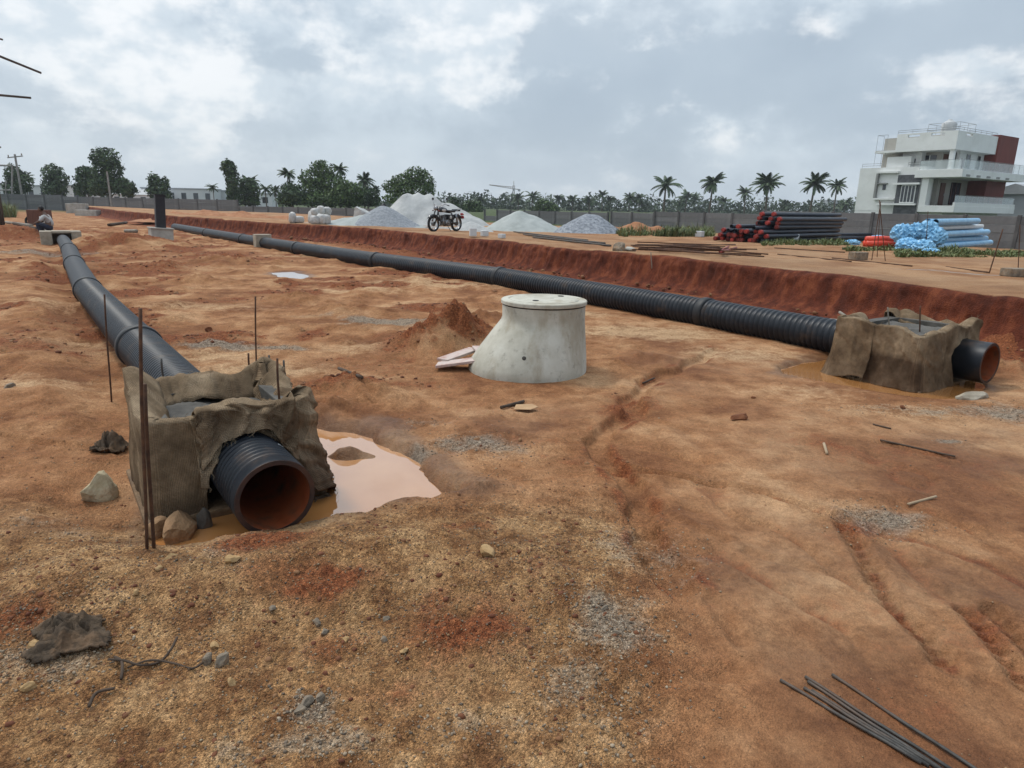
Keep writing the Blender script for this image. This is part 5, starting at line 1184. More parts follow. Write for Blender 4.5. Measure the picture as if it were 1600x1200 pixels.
for px0, py0, px1, py1, lab in ((391, 590, 388, 552, 'short rod stub on the back edge of the near chamber'), (437, 640, 433, 560, 'short rod stub on the right of the near chamber top, taller one'), (425, 590, 420, 555, 'pale short rod stub, left of the pair at the near chamber back'), (447, 596, 443, 563, 'pale short rod stub, right of the pair at the near chamber back'), (255, 590, 252, 560, 'short pale rod stub above the left pipe joint')):
    pz = 0.50; stand(px0, py0, px1, py1, 0.0075, lab, 0.1, 'rust' if 'pale' not in lab else 'steel', pz)
stand(1437, 512, 1438, 478, 0.008, 'thin rod sticking up from the right chamber top', 0.1, 'rust', 0.55)
stand(1389, 505, 1387, 480, 0.008, 'pale short rod on the right chamber top', 0.1, 'bamboo', 0.55)
stand(1018, 412, 1017, 394, 0.010, 'pale peg in the top of the red bank', 0.1, 'bamboo', 0.7)
def lying(px0, py0, px1, py1, r, label, mat='steel', group=None, dz=0.0, ter=False, bend=0.0, cat='rod', name='steel_rod'):
    p = T3(px0, py0) if ter else GG(px0, py0); q = T3(px1, py1) if ter else GG(px1, py1)
    k = 9; pts = []
    for i in range(k):
        s = p.lerp(q, i / (k - 1)); z = (s.z if ter else max(s.z, hz(s.x, s.y))) + r + dz
        pts.append(Vector((s.x + math.sin(i * 1.3) * bend, s.y + math.cos(i * 0.9) * bend, z)))
    # straight bars rest on the high points
    if not ter:
        up_ = max(pts[i].z - (pts[0].z + (pts[-1].z - pts[0].z) * i / (k - 1)) for i in range(k)) * 0.6
        pts = [Vector((pts[i].x, pts[i].y, pts[0].z + (pts[-1].z - pts[0].z) * i / (k - 1) + up_)) for i in range(k)]
    o = MB().tube([s - pts[0] for s in pts], r, 8).build(name, MAT[mat], None, smooth=True); o.location = pts[0]
    tag(o, label, cat, group); return o
for (x0, y0, x1, y1, lab) in ((1219, 1066, 1440, 1196, 'leftmost grey rod of the bundle lying at the lower right'), (1256, 1078, 1452, 1200, 'grey rod next to the leftmost in the lower right bundle'), (1268, 1082, 1470, 1206, 'middle grey rod of the lower right bundle'), (1258, 1061, 1492, 1210, 'dark grey rod over the middle of the lower right bundle'), (1262, 1068, 1480, 1212, 'grey rod under the dark one in the lower right bundle'), (1300, 1058, 1560, 1230, 'single grey rod set apart right of the lower right bundle')):
    lying(x0, y0, x1, y1, 0.0065, lab, 'steel', 'rod bundle at lower right', bend=0.002)

# ------------------------------------------------------------------ eccentric concrete cone with cover
def make_cone():
    root = empty('manhole_cone', (0.2, 7.58, 0)); tag(root, 'pale concrete manhole cone with flat cover standing in the middle of the site', 'manhole cone')
    n = 56; T = (0.14, 0.0, 0.465); Bc = (-0.03, 0.0, 0.675)
    lev = [(-0.12, 1.0, 0.0), (0.0, 1.0, 0.0), (0.05, 0.985, 0), (0.09, 0.94, 0), (0.16, 0.815, 0), (0.24, 0.67, 0), (0.32, 0.515, 0), (0.40, 0.36, 0), (0.47, 0.22, 0), (0.53, 0.095, 0), (0.56, 0.04, 0), (0.60, 0.0, 0), (0.66, 0.0, 0), (0.735, 0.0, 0.0)]
    vs = []; fs = []
    for (z, k, o) in lev:
        cx = T[0] * (1 - k) + Bc[0] * k; r = T[2] * (1 - k) + Bc[2] * k + o
        for j in range(n):
            an = 2 * math.pi * j / n; rr = r * (1 + 0.006 * mnoise.noise(Vector((math.cos(an) * 2, math.sin(an) * 2, z * 3))))
            vs.append((cx + rr * math.cos(an), rr * math.sin(an), z))
    for i in range(len(lev) - 1):
        for j in range(n): fs.append((i * n + j, i * n + (j + 1) % n, (i + 1) * n + (j + 1) % n, (i + 1) * n + j))
    MB().add(vs, fs).build('body', MAT['cone'], root, smooth=True, fix=False)
    MB().lathe([(0.455, 0.735), (0.466, 0.738), (0.455, 0.747), (0.445, 0.748)], n, (T[0], 0, 0)).build('joint', MAT['pipe_dark'], root)
    MB().lathe([(0.474, 0.748), (0.480, 0.754), (0.480, 0.786), (0.472, 0.794), (0.40, 0.797), (0.394, 0.790), (0.388, 0.790), (0.382, 0.798), (0.2, 0.803), (0.0, 0.804)], n, (T[0], 0, 0), cap1=False).build('cover', MAT['cone'], root, smooth=False)
    for (x, y) in ((-0.10, -0.20), (0.20, 0.22)):
        MB().lathe([(0.034, 0.7995), (0.036, 0.806), (0.028, 0.807), (0.024, 0.803), (0.0, 0.8025)], 14, (T[0] + x, y, 0), cap1=False).build('lifting_hole', MAT['pipe_dark'], root)
    for (an, z, r) in ((-1.78, 0.24, 0.026), (-2.25, 0.30, 0.012)):
        k = np.interp(z, [q[0] for q in lev], [q[1] for q in lev]); rr = T[2] * (1 - k) + Bc[2] * k; cx = T[0] * (1 - k)
        d = Vector((math.cos(an), math.sin(an), 0.35)).normalized()
        m = MB().ball((cx + rr * math.cos(an), rr * math.sin(an), z), (r, r, 0.007), 12, 6, d.to_track_quat('Z', 'Y').to_matrix()); m.build('scuff', MAT['concrete_dark'], root, smooth=True)
t_ = NT('cone_concrete')
cc = t_.ramp(t_.noise(2.2, 6, 0.66), [(0.36, (0.37, 0.35, 0.285)), (0.5, (0.46, 0.44, 0.37)), (0.64, (0.53, 0.515, 0.445))])
cc = t_.mix(t_.ramp(t_.noise(3.0, 5, 0.65, 'Object', (1, 1, 0.3)), [(0.50, 0.0), (0.66, 0.62)]), cc, (0.27, 0.22, 0.145))
cc = t_.mix(t_.ramp(t_.noise(11.0, 5, 0.65), [(0.57, 0.0), (0.70, 0.5)]), cc, (0.19, 0.175, 0.145))
t_.set('Base Color', cc); t_.set('Roughness', 0.85); t_.bump(t_.noise(60, 4, 0.6), 0.25, 0.004); MAT['cone'] = t_.m
make_cone()
# board frame leaning at its foot
def board(name, corners, th, mat, label, cat, group=None):
    c = sum((Vector(q) for q in corners), Vector()) / len(corners); n = (Vector(corners[1]) - Vector(corners[0])).cross(Vector(corners[2]) - Vector(corners[0])).normalized()
    if n.z < 0: n = -n
    k = len(corners); vs = [Vector(q) - c for q in corners] + [Vector(q) - c + n * th for q in corners]
    fs = [tuple(range(k)), tuple(range(k, 2 * k))] + [(i, (i + 1) % k, k + (i + 1) % k, k + i) for i in range(k)]
    o = MB().add(vs, fs).build(name, MAT[mat], None, bevel=0.003); o.location = c; tag(o, label, cat, group); return o
def plank3(p0, p1, w, th, mat, name, parent, org):
    p0, p1 = Vector(p0), Vector(p1); d = (p1 - p0); L = d.length; x = d.normalized(); y = Vector((0, 0, 1)).cross(x).normalized(); z = x.cross(y)
    M = Matrix((x, y, z)).transposed(); return MB().box((p0 + p1) / 2 - Vector(org), (L, w, th), M=M).build(name, MAT[mat], parent, bevel=0.004)
fo = GG(680, 575)
root = empty('board_frame', fo); tag(root, 'pinkish white board frame lying against the foot of the cone', 'board')
A_ = Vector((fo.x + 0.02, fo.y, fo.z + 0.035)); B_ = G(760, 560, 0.13); C_ = G(740, 548, 0.10)
plank3(A_, B_, 0.21, 0.03, 'pink_board', 'front_board', root, fo); plank3(A_ + Vector((0.05, 0.10, 0.035)), C_ + Vector((0, .1, 0)), 0.16, 0.03, 'pink_board', 'back_board', root, fo); plank3(B_ + Vector((-.02, -.02, 0.02)), C_ + Vector((0.02, .10, 0.03)), 0.09, 0.025, 'pink_board', 'cross_board', root, fo)
q = GG(820, 641); q.z += 0.012
board('cardboard_piece', [q + Vector(d) for d in ((-0.10, -0.03, 0.0), (0.05, -0.07, 0.012), (0.12, -0.02, 0.025), (0.07, 0.05, 0.03), (-0.08, 0.05, 0.022))], 0.006, 'card', 'flat tan cardboard piece on wet mud in front of the cone', 'cardboard')
lying(783, 640, 818, 630, 0.016, 'dark stick lying next to the cardboard piece', 'wood_dark', None, cat='stick', name='stick')
for (x0, y0, x1, y1, r, lab, mt) in ((1287, 695, 1292, 711, 0.011, 'short pale wood offcut in the middle of the right mud', 'wood'), (1418, 792, 1462, 780, 0.009, 'pale thin wood strip lying on the right mud', 'wood'), (1375, 690, 1492, 716, 0.008, 'long brown stick half sunk in the right mud', 'wood_dark'), (1004, 602, 1022, 594, 0.010, 'dark twig beside the rain gully', 'wood_dark'), (1364, 664, 1392, 671, 0.007, 'small dark twig near the right chamber', 'wood_dark'), (530, 585, 566, 600, 0.018, 'dark wooden stick on the clods right of the near chamber', 'wood_dark')):
    lying(x0, y0, x1, y1, r, lab, mt, None, cat='stick', name='stick')

# ------------------------------------------------------------------ stones
def stone(p, size, seed, mat, label, name='stone', cat='stone', group=None, flat=0.7, ang=0.35, sub=3):
    bm = bmesh.new(); bmesh.ops.create_icosphere(bm, subdivisions=sub, radius=1.0)
    r = random.Random(seed); cuts = [(Vector((r.gauss(0, 1), r.gauss(0, 1), r.gauss(0, 0.8))).normalized(), r.uniform(0.45, 0.85)) for _ in range(13)]
    for v in bm.verts:
        c = v.co.copy()
        for n, d in cuts:
            e = c.dot(n) - d
            if e > 0: c -= n * e
        c *= 1 + ang * 0.35 * mnoise.noise(c * 2.2 + Vector((seed, 0, 0))) + 0.05 * mnoise.noise(c * 7 + Vector((seed, 3, 0)))
        v.co = Vector((c.x * size[0], c.y * size[1], c.z * size[2]))
    me = bpy.data.meshes.new(name); bm.to_mesh(me); bm.free()
    o = link_mesh(name, me, MAT[mat]); o.location = (p[0], p[1], p[2] + size[2] * 0.30); o.rotation_euler = (r.uniform(-.2, .2), r.uniform(-.2, .2), r.uniform(0, 6.28))
    tag(o, label, cat, group); return o
ST = [ (158, 778, (0.15, 0.13, 0.14), 'rock_pale', 'big pale ochre rock against the left side of the near chamber'), (760, 866, (0.055, 0.045, 0.04), 'rock_yellow', 'largest ochre stone on the foreground heap right of the puddle'),
    (268, 874, (0.042, 0.022, 0.02), 'rock_yellow', 'flat ochre stone below the tall rod'), (363, 876, (0.042, 0.035, 0.028), 'rock_yellow', 'ochre stone left of the red patch on the heap'), (250, 890, (0.024, 0.02, 0.018), 'rock_yellow', 'small ochre stone left of the flat one on the heap'),
    (213, 929, (0.018, 0.016, 0.02), 'rock_yellow', 'tiny bright ochre stone on the left of the heap'), (52, 1012, (0.028, 0.024, 0.026), 'rock_yellow', 'ochre stone beside the muddy cloth'), (46, 1076, (0.030, 0.022, 0.02), 'rock_yellow', 'pale stone below the muddy cloth at far left'),
    (362, 1068, (0.022, 0.02, 0.02), 'rock_yellow', 'ochre stone just below the grey rock lump'), (348, 1036, (0.040, 0.028, 0.048), 'rock_grey', 'pale grey rock lump at the end of the black wire'), (325, 1036, (0.032, 0.026, 0.038), 'rock_grey', 'dark grey rock lump left of the pale one'),
    (335, 1012, (0.024, 0.02, 0.02), 'rock_yellow', 'pinkish stone above the grey rock lumps'), (496, 975, (0.03, 0.022, 0.02), 'rock_grey', 'blue-grey stone left of the red mound'), (508, 990, (0.026, 0.02, 0.018), 'rock_grey', 'blue-grey stone under its twin left of the red mound'),
    (600, 1000, (0.022, 0.018, 0.018), 'rock_grey', 'dark stone just left of the red mound'), (604, 968, (0.020, 0.018, 0.018), 'rock_grey', 'dark stone above the one left of the red mound'), (425, 952, (0.02, 0.018, 0.018), 'rock_grey', 'blue-grey stone near the middle of the heap'),
    (480, 1100, (0.034, 0.026, 0.022), 'rock_grey', 'grey mortar lump at bottom left of the red mound'), (468, 1112, (0.028, 0.022, 0.02), 'rock_grey', 'grey mortar lump left of its twin at the bottom'), (500, 1092, (0.024, 0.02, 0.018), 'rock_grey', 'small grey mortar lump right of the bottom pair'),
    (945, 952, (0.026, 0.016, 0.014), 'rock_grey', 'flat dark slate chip on the gravel strip'), (962, 990, (0.020, 0.014, 0.012), 'rock_grey', 'small dark chip below the slate chip'), (880, 815, (0.022, 0.014, 0.010), 'clod', 'dark red clod on the smooth mud'),
    (325, 518, (0.075, 0.065, 0.065), 'clod', 'round red clod alone left of the thin rear rod'), (1155, 655, (0.10, 0.045, 0.05), 'clod', 'dark red clod lump in the middle of the right mud'), (1178, 622, (0.03, 0.025, 0.02), 'clod', 'small dark clod in front of the right chamber puddle'),
    (1410, 638, (0.04, 0.03, 0.025), 'clod', 'dark clod in front of the right chamber'), (540, 1002, (0.018, 0.016, 0.016), 'rock_yellow', 'tiny ochre stone left of the red mound'), (632, 1018, (0.024, 0.02, 0.014), 'rock_yellow', 'ochre flake at the foot of the red mound'),
    (870, 1082, (0.014, 0.012, 0.012), 'rock_grey', 'dark pebble right of the foot of the red mound'), (15, 605, (0.07, 0.05, 0.04), 'rock_grey', 'dark stone at the far left edge'), (270, 638, (0.04, 0.03, 0.02), 'rock_yellow', 'pale flat stone behind the near chamber')]
for i, (px, py, sz, mt, lab) in enumerate(ST): stone(GG(px, py), sz, 300 + i, mt, lab)
o = stone(G(1522, 622, 0.0), (0.22, 0.10, 0.085), 51, 'block_tan', 'broken pale concrete block under the right pipe end', 'concrete_block', 'block')
o.rotation_euler = (0.05, 0.0, 0.15)
o = stone(G(250, 830, -0.06), (0.11, 0.09, 0.07), 52, 'earth', 'mud lump in the water below the burlap of the near chamber', 'mud_lump', 'mud lump')
o = stone(G(285, 838, -0.08), (0.17, 0.11, 0.12), 55, 'earth', 'rounded earth lump under the front of the near chamber', 'mud_lump', 'mud lump')
o = stone(G(318, 825, -0.08), (0.05, 0.05, 0.12), 56, 'concrete_dark', 'dark wet mortar lump under the near chamber, left of the pipe mouth', 'mortar_lump', 'mortar lump')
o = stone(G(480, 828, -0.04), (0.11, 0.06, 0.04), 57, 'mud', 'dark mud wedge under the right side of the near pipe mouth', 'mud_lump', 'mud lump')
# muddy cloths and wires
def rag(p, size, seed, label, mat='cloth_dark', h=0.08, rz=0.0, name='cloth_scrap', cat='cloth', ground=True):
    n = 34; s = np.linspace(-1, 1, n); A, B = np.meshgrid(s, s, indexing='ij')
    rr = np.hypot(A, B) + 0.55 * fbm(A, B, 0.8, 3, seed); x = A * size[0] / 2; y = B * size[1] / 2
    c, s_ = math.cos(rz), math.sin(rz); X = p[0] + c * x - s_ * y; Y = p[1] + s_ * x + c * y
    g = ground_h(X.reshape(-1), Y.reshape(-1)).reshape(X.shape) if ground else np.full(X.shape, p[2])
    rd = 1 - np.abs(fbm(A * 1.0, B * 1.7, 0.62, 4, seed + 4)) * 1.8
    Z = g + 0.012 + h * np.clip(rd, 0, 1) * np.clip(1.15 - rr, 0, 1) + 0.3 * h * fbm(A, B, 0.3, 3, seed + 6) * np.clip(1.1 - rr, 0, 1)
    P = np.stack([X - p[0] + 0.02 * fbm(A, B, 0.3, 3, seed + 7), Y - p[1], Z - p[2]], -1); q = rr < 1.0
    me = grid_mesh(name, P, q[:-1, :-1] & q[1:, :-1] & q[1:, 1:] & q[:-1, 1:])
    bm = bmesh.new(); bm.from_mesh(me); bmesh.ops.delete(bm, geom=[v for v in bm.verts if not v.link_faces], context='VERTS'); bm.to_mesh(me); bm.free()
    o = link_mesh(name, me, MAT[mat]); o.location = p; md = o.modifiers.new('t', 'SOLIDIFY'); md.thickness = 0.006; tag(o, label, cat); return o
rag(GG(112, 992), (0.30, 0.26), 6, 'crumpled muddy brown cloth at lower left', h=0.085, rz=0.4)
rag(GG(172, 702), (0.26, 0.24), 8, 'dark muddy cloth bunched behind the left of the near chamber', h=0.12)
rag(G(505, 760, 0.0), (0.34, 0.22), 12, 'dark soaked cloth hem at the right foot of the near chamber', h=0.06, rz=0.6)
def wire(pix, r, label, mat='wood_dark', name='wire', cat='wire', dz=0.01):
    pts = []
    for i, (x, y) in enumerate(pix):
        p = GG(x, y); p.z += r + dz * (1 + math.sin(i * 1.7)); pts.append(p)
    # smooth
    out = []
    for i in range(len(pts) - 1):
        for k in range(5): 
            t = k / 5; p_1 = pts[max(i - 1, 0)]; p0 = pts[i]; p1 = pts[i + 1]; p2 = pts[min(i + 2, len(pts) - 1)]
            out.append(0.5 * ((2 * p0) + (p1 - p_1) * t + (2 * p_1 - 5 * p0 + 4 * p1 - p2) * t * t + (3 * p0 - p_1 - 3 * p1 + p2) * t ** 3))
    out.append(pts[-1]); o = MB().tube([q - pts[0] for q in out], r, 6).build(name, MAT[mat], None, smooth=True); o.location = pts[0]; tag(o, label, cat); return o
wire([(170, 1036), (196, 1042), (220, 1044), (250, 1036), (268, 1022), (278, 1004)], 0.005, 'dark bent wire curving upward at lower left', dz=0.012)
wire([(200, 1048), (235, 1040), (270, 1040), (300, 1046), (318, 1042)], 0.0045, 'dark wire running to the grey rock lumps at lower left')
wire([(180, 1032), (192, 1044), (190, 1066)], 0.006, 'short dark wire stub hanging from the bent wire')
wire([(140, 1110), (152, 1092), (180, 1080)], 0.006, 'short dark stick below the bent wire', name='stick', cat='stick')
wire([(228, 605), (262, 590), (300, 592)], 0.012, 'faded red rope lying on the back edge of the near chamber', 'rope', 'rope', 'rope') if False else None
# ------------------------------------------------------------------ heaps on the raised ground
def heap(p, cones, mat, label, seed, rough=0.06, name='gravel_heap', cat='heap', group='heaps of building material', ext=None, n=64):
    R = max(max(abs(c[0]) + c[3], abs(c[1]) + c[4]) for c in cones) * 1.15
    s = np.linspace(-R, R, n); A, B = np.meshgrid(s, s, indexing='ij'); Z = np.full(A.shape, -0.15)
    for (x, y, h, rx, ry) in cones:
        d = np.hypot((A - x) / rx, (B - y) / ry) * (1 + 0.12 * fbm(A, B, rx * 0.9, 3, seed))
        z = h * (1 - np.sqrt(d * d + 0.02) * 1.02 + 0.12); kk = 0.22; q_ = np.clip(0.5 + 0.5 * (z - Z) / kk, 0, 1); Z = Z * (1 - q_) + z * q_ + kk * q_ * (1 - q_)
    Z = Z + (rough * fbm(A, B, 0.7, 5, seed + 2) + 0.3 * rough * fbm(A, B, 0.15, 3, seed + 5)) * sstep(-0.1, 0.2, Z)
    P = np.stack([A, B, Z], -1); q = Z > -0.14
    q = q[:-1, :-1] | q[1:, :-1] | q[1:, 1:] | q[:-1, 1:]
    me = grid_mesh(name, P, q)
    bm = bmesh.new(); bm.from_mesh(me); bmesh.ops.delete(bm, geom=[v for v in bm.verts if not v.link_faces], context='VERTS'); bm.to_mesh(me); bm.free()
    o = link_mesh(name, me, MAT[mat]); o.location = p; tag(o, label, cat, group); return o
q = T3(650, 353); heap((q.x, q.y + 3.2, q.z), [(-0.9, 0, 1.85, 1.9, 1.9), (0.3, 0.2, 1.85, 2.1, 2.0), (1.4, 0.4, 1.35, 2.2, 1.8), (-0.3, 0.1, 1.9, 1.8, 1.8), (2.3, 0.3, 0.8, 1.6, 1.4)], 'dust_pile', 'big pale quarry dust heap behind the motorcycle', 11, 0.10)
q = at(600, 350, 34.8); q.z = 0.58; heap((q.x, q.y, q.z), [(0, 0, 1.12, 1.75, 1.5)], 'gravel_pile', 'blue-grey fine gravel heap left of the motorcycle', 13, 0.025)
q = T3(530, 352) + V * 1.5; heap((q.x - 0.5, q.y + 1.0, q.z), [(0.4, 0, 0.55, 1.9, 1.5), (-1.0, 0.2, 0.3, 1.2, 1.2), (1.2, 0, 0.5, 1.6, 1.2)], 'sand_pile', 'low grey dust spread between the white sacks and the gravel heap', 15, 0.05)
q = T3(818, 362); heap((q.x, q.y + 1.6, q.z), [(-0.2, 0, 0.98, 1.75, 1.6), (0.5, 0.1, 0.7, 1.5, 1.4)], 'sand_pile', 'grey-green sand heap just right of the motorcycle', 17, 0.05)
q = T3(924, 365); heap((q.x, q.y + 1.3, q.z), [(-0.1, 0, 0.92, 1.5, 1.4), (0.25, 0, 0.88, 1.4, 1.3)], 'gravel_pile2', 'blue-grey coarse stone heap, rightmost of the heaps', 19, 0.05)
q = T3(738, 361); heap((q.x - 0.1, q.y + 0.8, q.z), [(0, 0, 0.42, 0.9, 0.6)], 'dust_pile', 'small pale dust heap under the motorcycle tail', 21, 0.03)
q = T3(1008, 372); heap((q.x - 0.6, q.y + 5.0, q.z - 0.2), [(-0.8, 0, 0.62, 1.5, 1.0), (0.9, 0.1, 0.70, 1.4, 1.0), (1.9, 0, 0.5, 1.0, .8)], 'red_heap', 'low heap of red soil in front of the lower slab wall', 23, 0.10) if False else None
MAT['red_heap'] = pm('red_heap', (0.27, 0.115, 0.052), (0.40, 0.19, 0.095), 2.5, 0.95, 0.8, 14, 0.05)
q = T3(1008, 372); heap((q.x - 0.3, q.y + 5.5, q.z - 0.15), [(-0.8, 0, 0.62, 1.5, 1.0), (0.9, 0.1, 0.72, 1.4, 1.0), (1.9, 0, 0.5, 1.0, .8)], 'red_heap', 'low heap of red soil in front of the lower slab wall', 23, 0.10)
for (px, py, w, h, lab, sd) in ((350, 335, 8.0, 1.2, 'long ridge of red spoil along the far end of the bank', 25), (290, 332, 5.0, 1.3, 'red spoil heap right behind the black post', 27), (440, 340, 4.5, 0.6, 'low red spoil ridge left of the white sacks', 29)):
    h *= 0.55; q = G(px, py + 8, 0.5); heap((q.x, q.y + 3, 0.35), [(-w * .4, 0, h * .75, w * .4, 1.5), (0, .2, h, w * .42, 1.7), (w * .42, 0, h * .7, w * .38, 1.4)], 'red_heap', lab, sd, 0.22)
q = T3(572, 345); o = stone((q.x - 1.2, q.y + 4.0, q.z), (0.95, 0.7, 0.85), 61, 'dust_pile', 'pale caked dust lump left of the big dust heap', 'dust_lump', 'lump')
o = stone((T3(598, 345).x - 0.3, T3(598, 345).y + 2.0, 1.35), (0.32, 0.3, 0.3), 62, 'post_black', 'dark boulder lodged near the top of the gravel heap', 'boulder', 'stone')
o = stone((T3(629, 345).x, T3(629, 345).y + 0.6, 1.05), (0.26, 0.2, 0.16), 63, 'post_black', 'dark boulder between the gravel heap and the dust heap', 'boulder', 'stone')
# white sacks and tarpaulin bundles
def sack(p, size, seed, mat, label, rz=0.0, tilt=0.0, name='sack'):
    bm = bmesh.new(); bmesh.ops.create_icosphere(bm, subdivisions=3, radius=1.0)
    for v in bm.verts:
        c = v.co; e = 0.62; f = lambda t: math.copysign(abs(t) ** e, t)
        d = Vector((f(c.x), f(c.y), f(c.z))); d *= 1 + 0.16 * mnoise.noise(c * 2.4 + Vector((seed, 0, 0))) + 0.07 * mnoise.noise(c * 6 + Vector((0, seed, 0)))
        v.co = Vector((d.x * size[0] / 2, d.y * size[1] / 2, d.z * size[2] / 2))
    me = bpy.data.meshes.new(name); bm.to_mesh(me); bm.free(); o = link_mesh(name, me, MAT[mat], None, True)
    o.location = (p[0], p[1], p[2] + size[2] * 0.48); o.rotation_euler = (tilt, 0, rz); tag(o, label, 'sack', 'sacks on the bank'); return o
SK = [(446, 349, 0, 0, 0, (0.5, 0.45, 0.75), 'squat grey sack, leftmost on the bank top'), (456, 349, 0, 0, 0, (0.75, 0.5, 0.5), 'low rounded sack next to the leftmost grey one'), (473, 350, 0, .5, 0.0, (0.55, 0.5, 0.95), 'tall dirty white sack at left of the white pile'), (481, 351, 0, 0, 0, (0.65, 0.5, 0.6), 'white sack at front of the pile, left'), (491, 351, 0, 0, 0, (0.6, 0.5, 0.7), 'white sack at front of the pile, middle'), (500, 351, 0, 0, 0, (0.5, 0.5, 0.65), 'white sack at front of the pile, right'),
      (480, 350, 0, 0.3, 0.55, (0.6, 0.5, 0.5), 'white sack on top of the pile, left'), (489, 350, 0, 0.3, 0.62, (0.5, 0.5, 0.6), 'white sack on top of the pile, peak'), (499, 350, 0, 0.3, 0.60, (0.55, 0.5, 0.55), 'white sack on top of the pile, right')]
for i, (px, py, dx, dy, dz, sz, lab) in enumerate(SK):
    q = T3(px, py); sack((q.x + dx + .2, q.y + 0.5 + dy, q.z + dz * .72), tuple(v_ * .72 for v_ in sz), 70 + i, 'sack', lab, rng.uniform(0, 3), rng.uniform(-.15, .15))

# ------------------------------------------------------------------ motorcycle
def motorcycle():
    p0 = T3(661, 362); p1 = T3(728, 362); mid = (p0 + p1) / 2; d = p0 - p1
    root = empty('motorcycle', (mid.x, mid.y, mid.z + 0.0), math.atan2(d.y, d.x)); tag(root, 'classic black motorcycle parked on the bank in front of the dust heap', 'motorcycle')
    RY = Matrix.Rotation(math.pi / 2, 3, 'X')
    def wheel(x):
        w = MB(); R = 0.325; n = 30; vs = []; fs = []
        prof = [(R - 0.085, -0.035), (R - 0.05, -0.052), (R - 0.012, -0.04), (R, 0), (R - 0.012, 0.04), (R - 0.05, 0.052), (R - 0.085, 0.035)]
        ty = MB().lathe(prof + [prof[0]], n, (x, 0, R), False, False, RY).build('wheel', MAT['rubber'], root, smooth=True)
        MB().lathe([(R - 0.086, -0.03), (R - 0.10, -0.02), (R - 0.10, 0.02), (R - 0.086, 0.03), (R - 0.086, -0.03)], n, (x, 0, R), False, False, RY).build('rim', MAT['chrome'], ty)
        sp = MB()
        for k in range(18):
            an = 2 * math.pi * k / 18; a2 = an + (0.5 if k % 2 else -0.5); sg = 0.035 if k % 4 < 2 else -0.035
            sp.tube([(x + 0.05 * math.cos(an), sg, R + 0.05 * math.sin(an)), (x + (R - .1) * math.cos(a2), 0, R + (R - .1) * math.sin(a2))], 0.004, 4)
        sp.build('spokes', MAT['chrome'], ty)
        MB().lathe([(0.075, -0.06), (0.09, -0.04), (0.09, 0.04), (0.075, 0.06)], 16, (x, 0, R), True, True, RY).build('hub', MAT['alloy'], ty)
    wheel(0.70); wheel(-0.68)
    def bar(name, pts, r, mat, parent=None, n=8): return MB().tube(pts, r, n).build(name, MAT[mat], parent or root, smooth=True)
    fk = bar('fork', [(0.70, 0.09, 0.33), (0.44, 0.09, 0.98)], [0.026, 0.030], 'black'); bar('fork_leg', [(0.70, -0.09, 0.33), (0.44, -0.09, 0.98)], [0.026, 0.030], 'black', fk)
    def fender(x, a0, a1, R, w):
        vs = []; fs = []; n = 14
        for i in range(n + 1):
            a = a0 + (a1 - a0) * i / n
            for (yy, dr) in ((-w, -0.04), (-w * .7, 0), (0, 0.012), (w * .7, 0), (w, -0.04)): vs.append((x + (R + dr) * math.cos(a), yy, 0.325 + (R + dr) * math.sin(a)))
        for i in range(n):
            for j in range(4): fs.append((i * 5 + j, i * 5 + j + 1, i * 5 + 6 + j, i * 5 + 5 + j))
        o = MB().add(vs, fs).build('fender', MAT['black'], root, smooth=True); md = o.modifiers.new('t', 'SOLIDIFY'); md.thickness = 0.006
    fender(0.70, R_(35), R_(165), 0.37, 0.07); fender(-0.68, R_(-5), R_(150), 0.375, 0.085)
    bar('frame', [(0.46, 0, 0.92), (0.30, 0, 0.45), (0.12, 0, 0.24), (-0.30, 0, 0.24), (-0.42, 0, 0.45), (-0.40, 0, 0.74), (0.0, 0, 0.78), (0.46, 0, 0.90)], 0.022, 'black')
    for sg in (-.12, .12): bar('swing_arm', [(-0.28, sg, 0.36), (-0.68, sg, 0.325)], 0.022, 'black'); bar('shock_absorber', [(-0.62, sg, 0.36), (-0.52, sg, 0.72)], [0.035, 0.04], 'chrome')
    e = MB().box((0.0, 0, 0.36), (0.44, 0.24, 0.22)).build('engine', MAT['alloy'], root, bevel=0.04)
    for k in range(6): MB().box((0.13 + 0.012 * k, 0, 0.49 + 0.033 * k), (0.19, 0.19, 0.016), M=Matrix.Rotation(0.15, 3, 'Y')).build('cooling_fin', MAT['alloy'], e)
    MB().box((0.15, 0, 0.57), (0.14, 0.14, 0.20)).build('cylinder', MAT['alloy'], e, bevel=0.01)
    for sg in (-1, 1): MB().lathe([(0.10, -0.02), (0.11, 0.0), (0.09, 0.025)], 18, (-0.03, sg * 0.12, 0.35), True, True, Matrix.Rotation(-sg * math.pi / 2, 3, 'X')).build('engine_cover', MAT['chrome'], e)
    # tear-drop tank
    vs = []; fs = []; sec = [(0.44, 0.03, 0.03, .84), (0.40, 0.09, 0.085, .85), (0.28, 0.135, 0.125, .86), (0.12, 0.14, 0.125, .855), (-0.02, 0.115, 0.10, .84), (-0.12, 0.06, 0.05, .82)]; n = 14
    for (x, ry, rz, zc_) in sec:
        for j in range(n): a = 2 * math.pi * j / n; vs.append((x, ry * math.cos(a), zc_ + rz * (math.sin(a) if math.sin(a) > 0 else 0.7 * math.sin(a))))
    for i in range(len(sec) - 1):
        for j in range(n): fs.append((i * n + j, i * n + (j + 1) % n, (i + 1) * n + (j + 1) % n, (i + 1) * n + j))
    fs += [tuple(range(n)), tuple((len(sec) - 1) * n + j for j in range(n))]
    tk = MB().add(vs, fs).build('fuel_tank', MAT['black'], root, smooth=True)
    for sg in (-1, 1): MB().ball((0.20, sg * 0.128, 0.855), (0.13, 0.012, 0.055), 12, 8).build('tank_panel', MAT['cream'], tk, smooth=True)
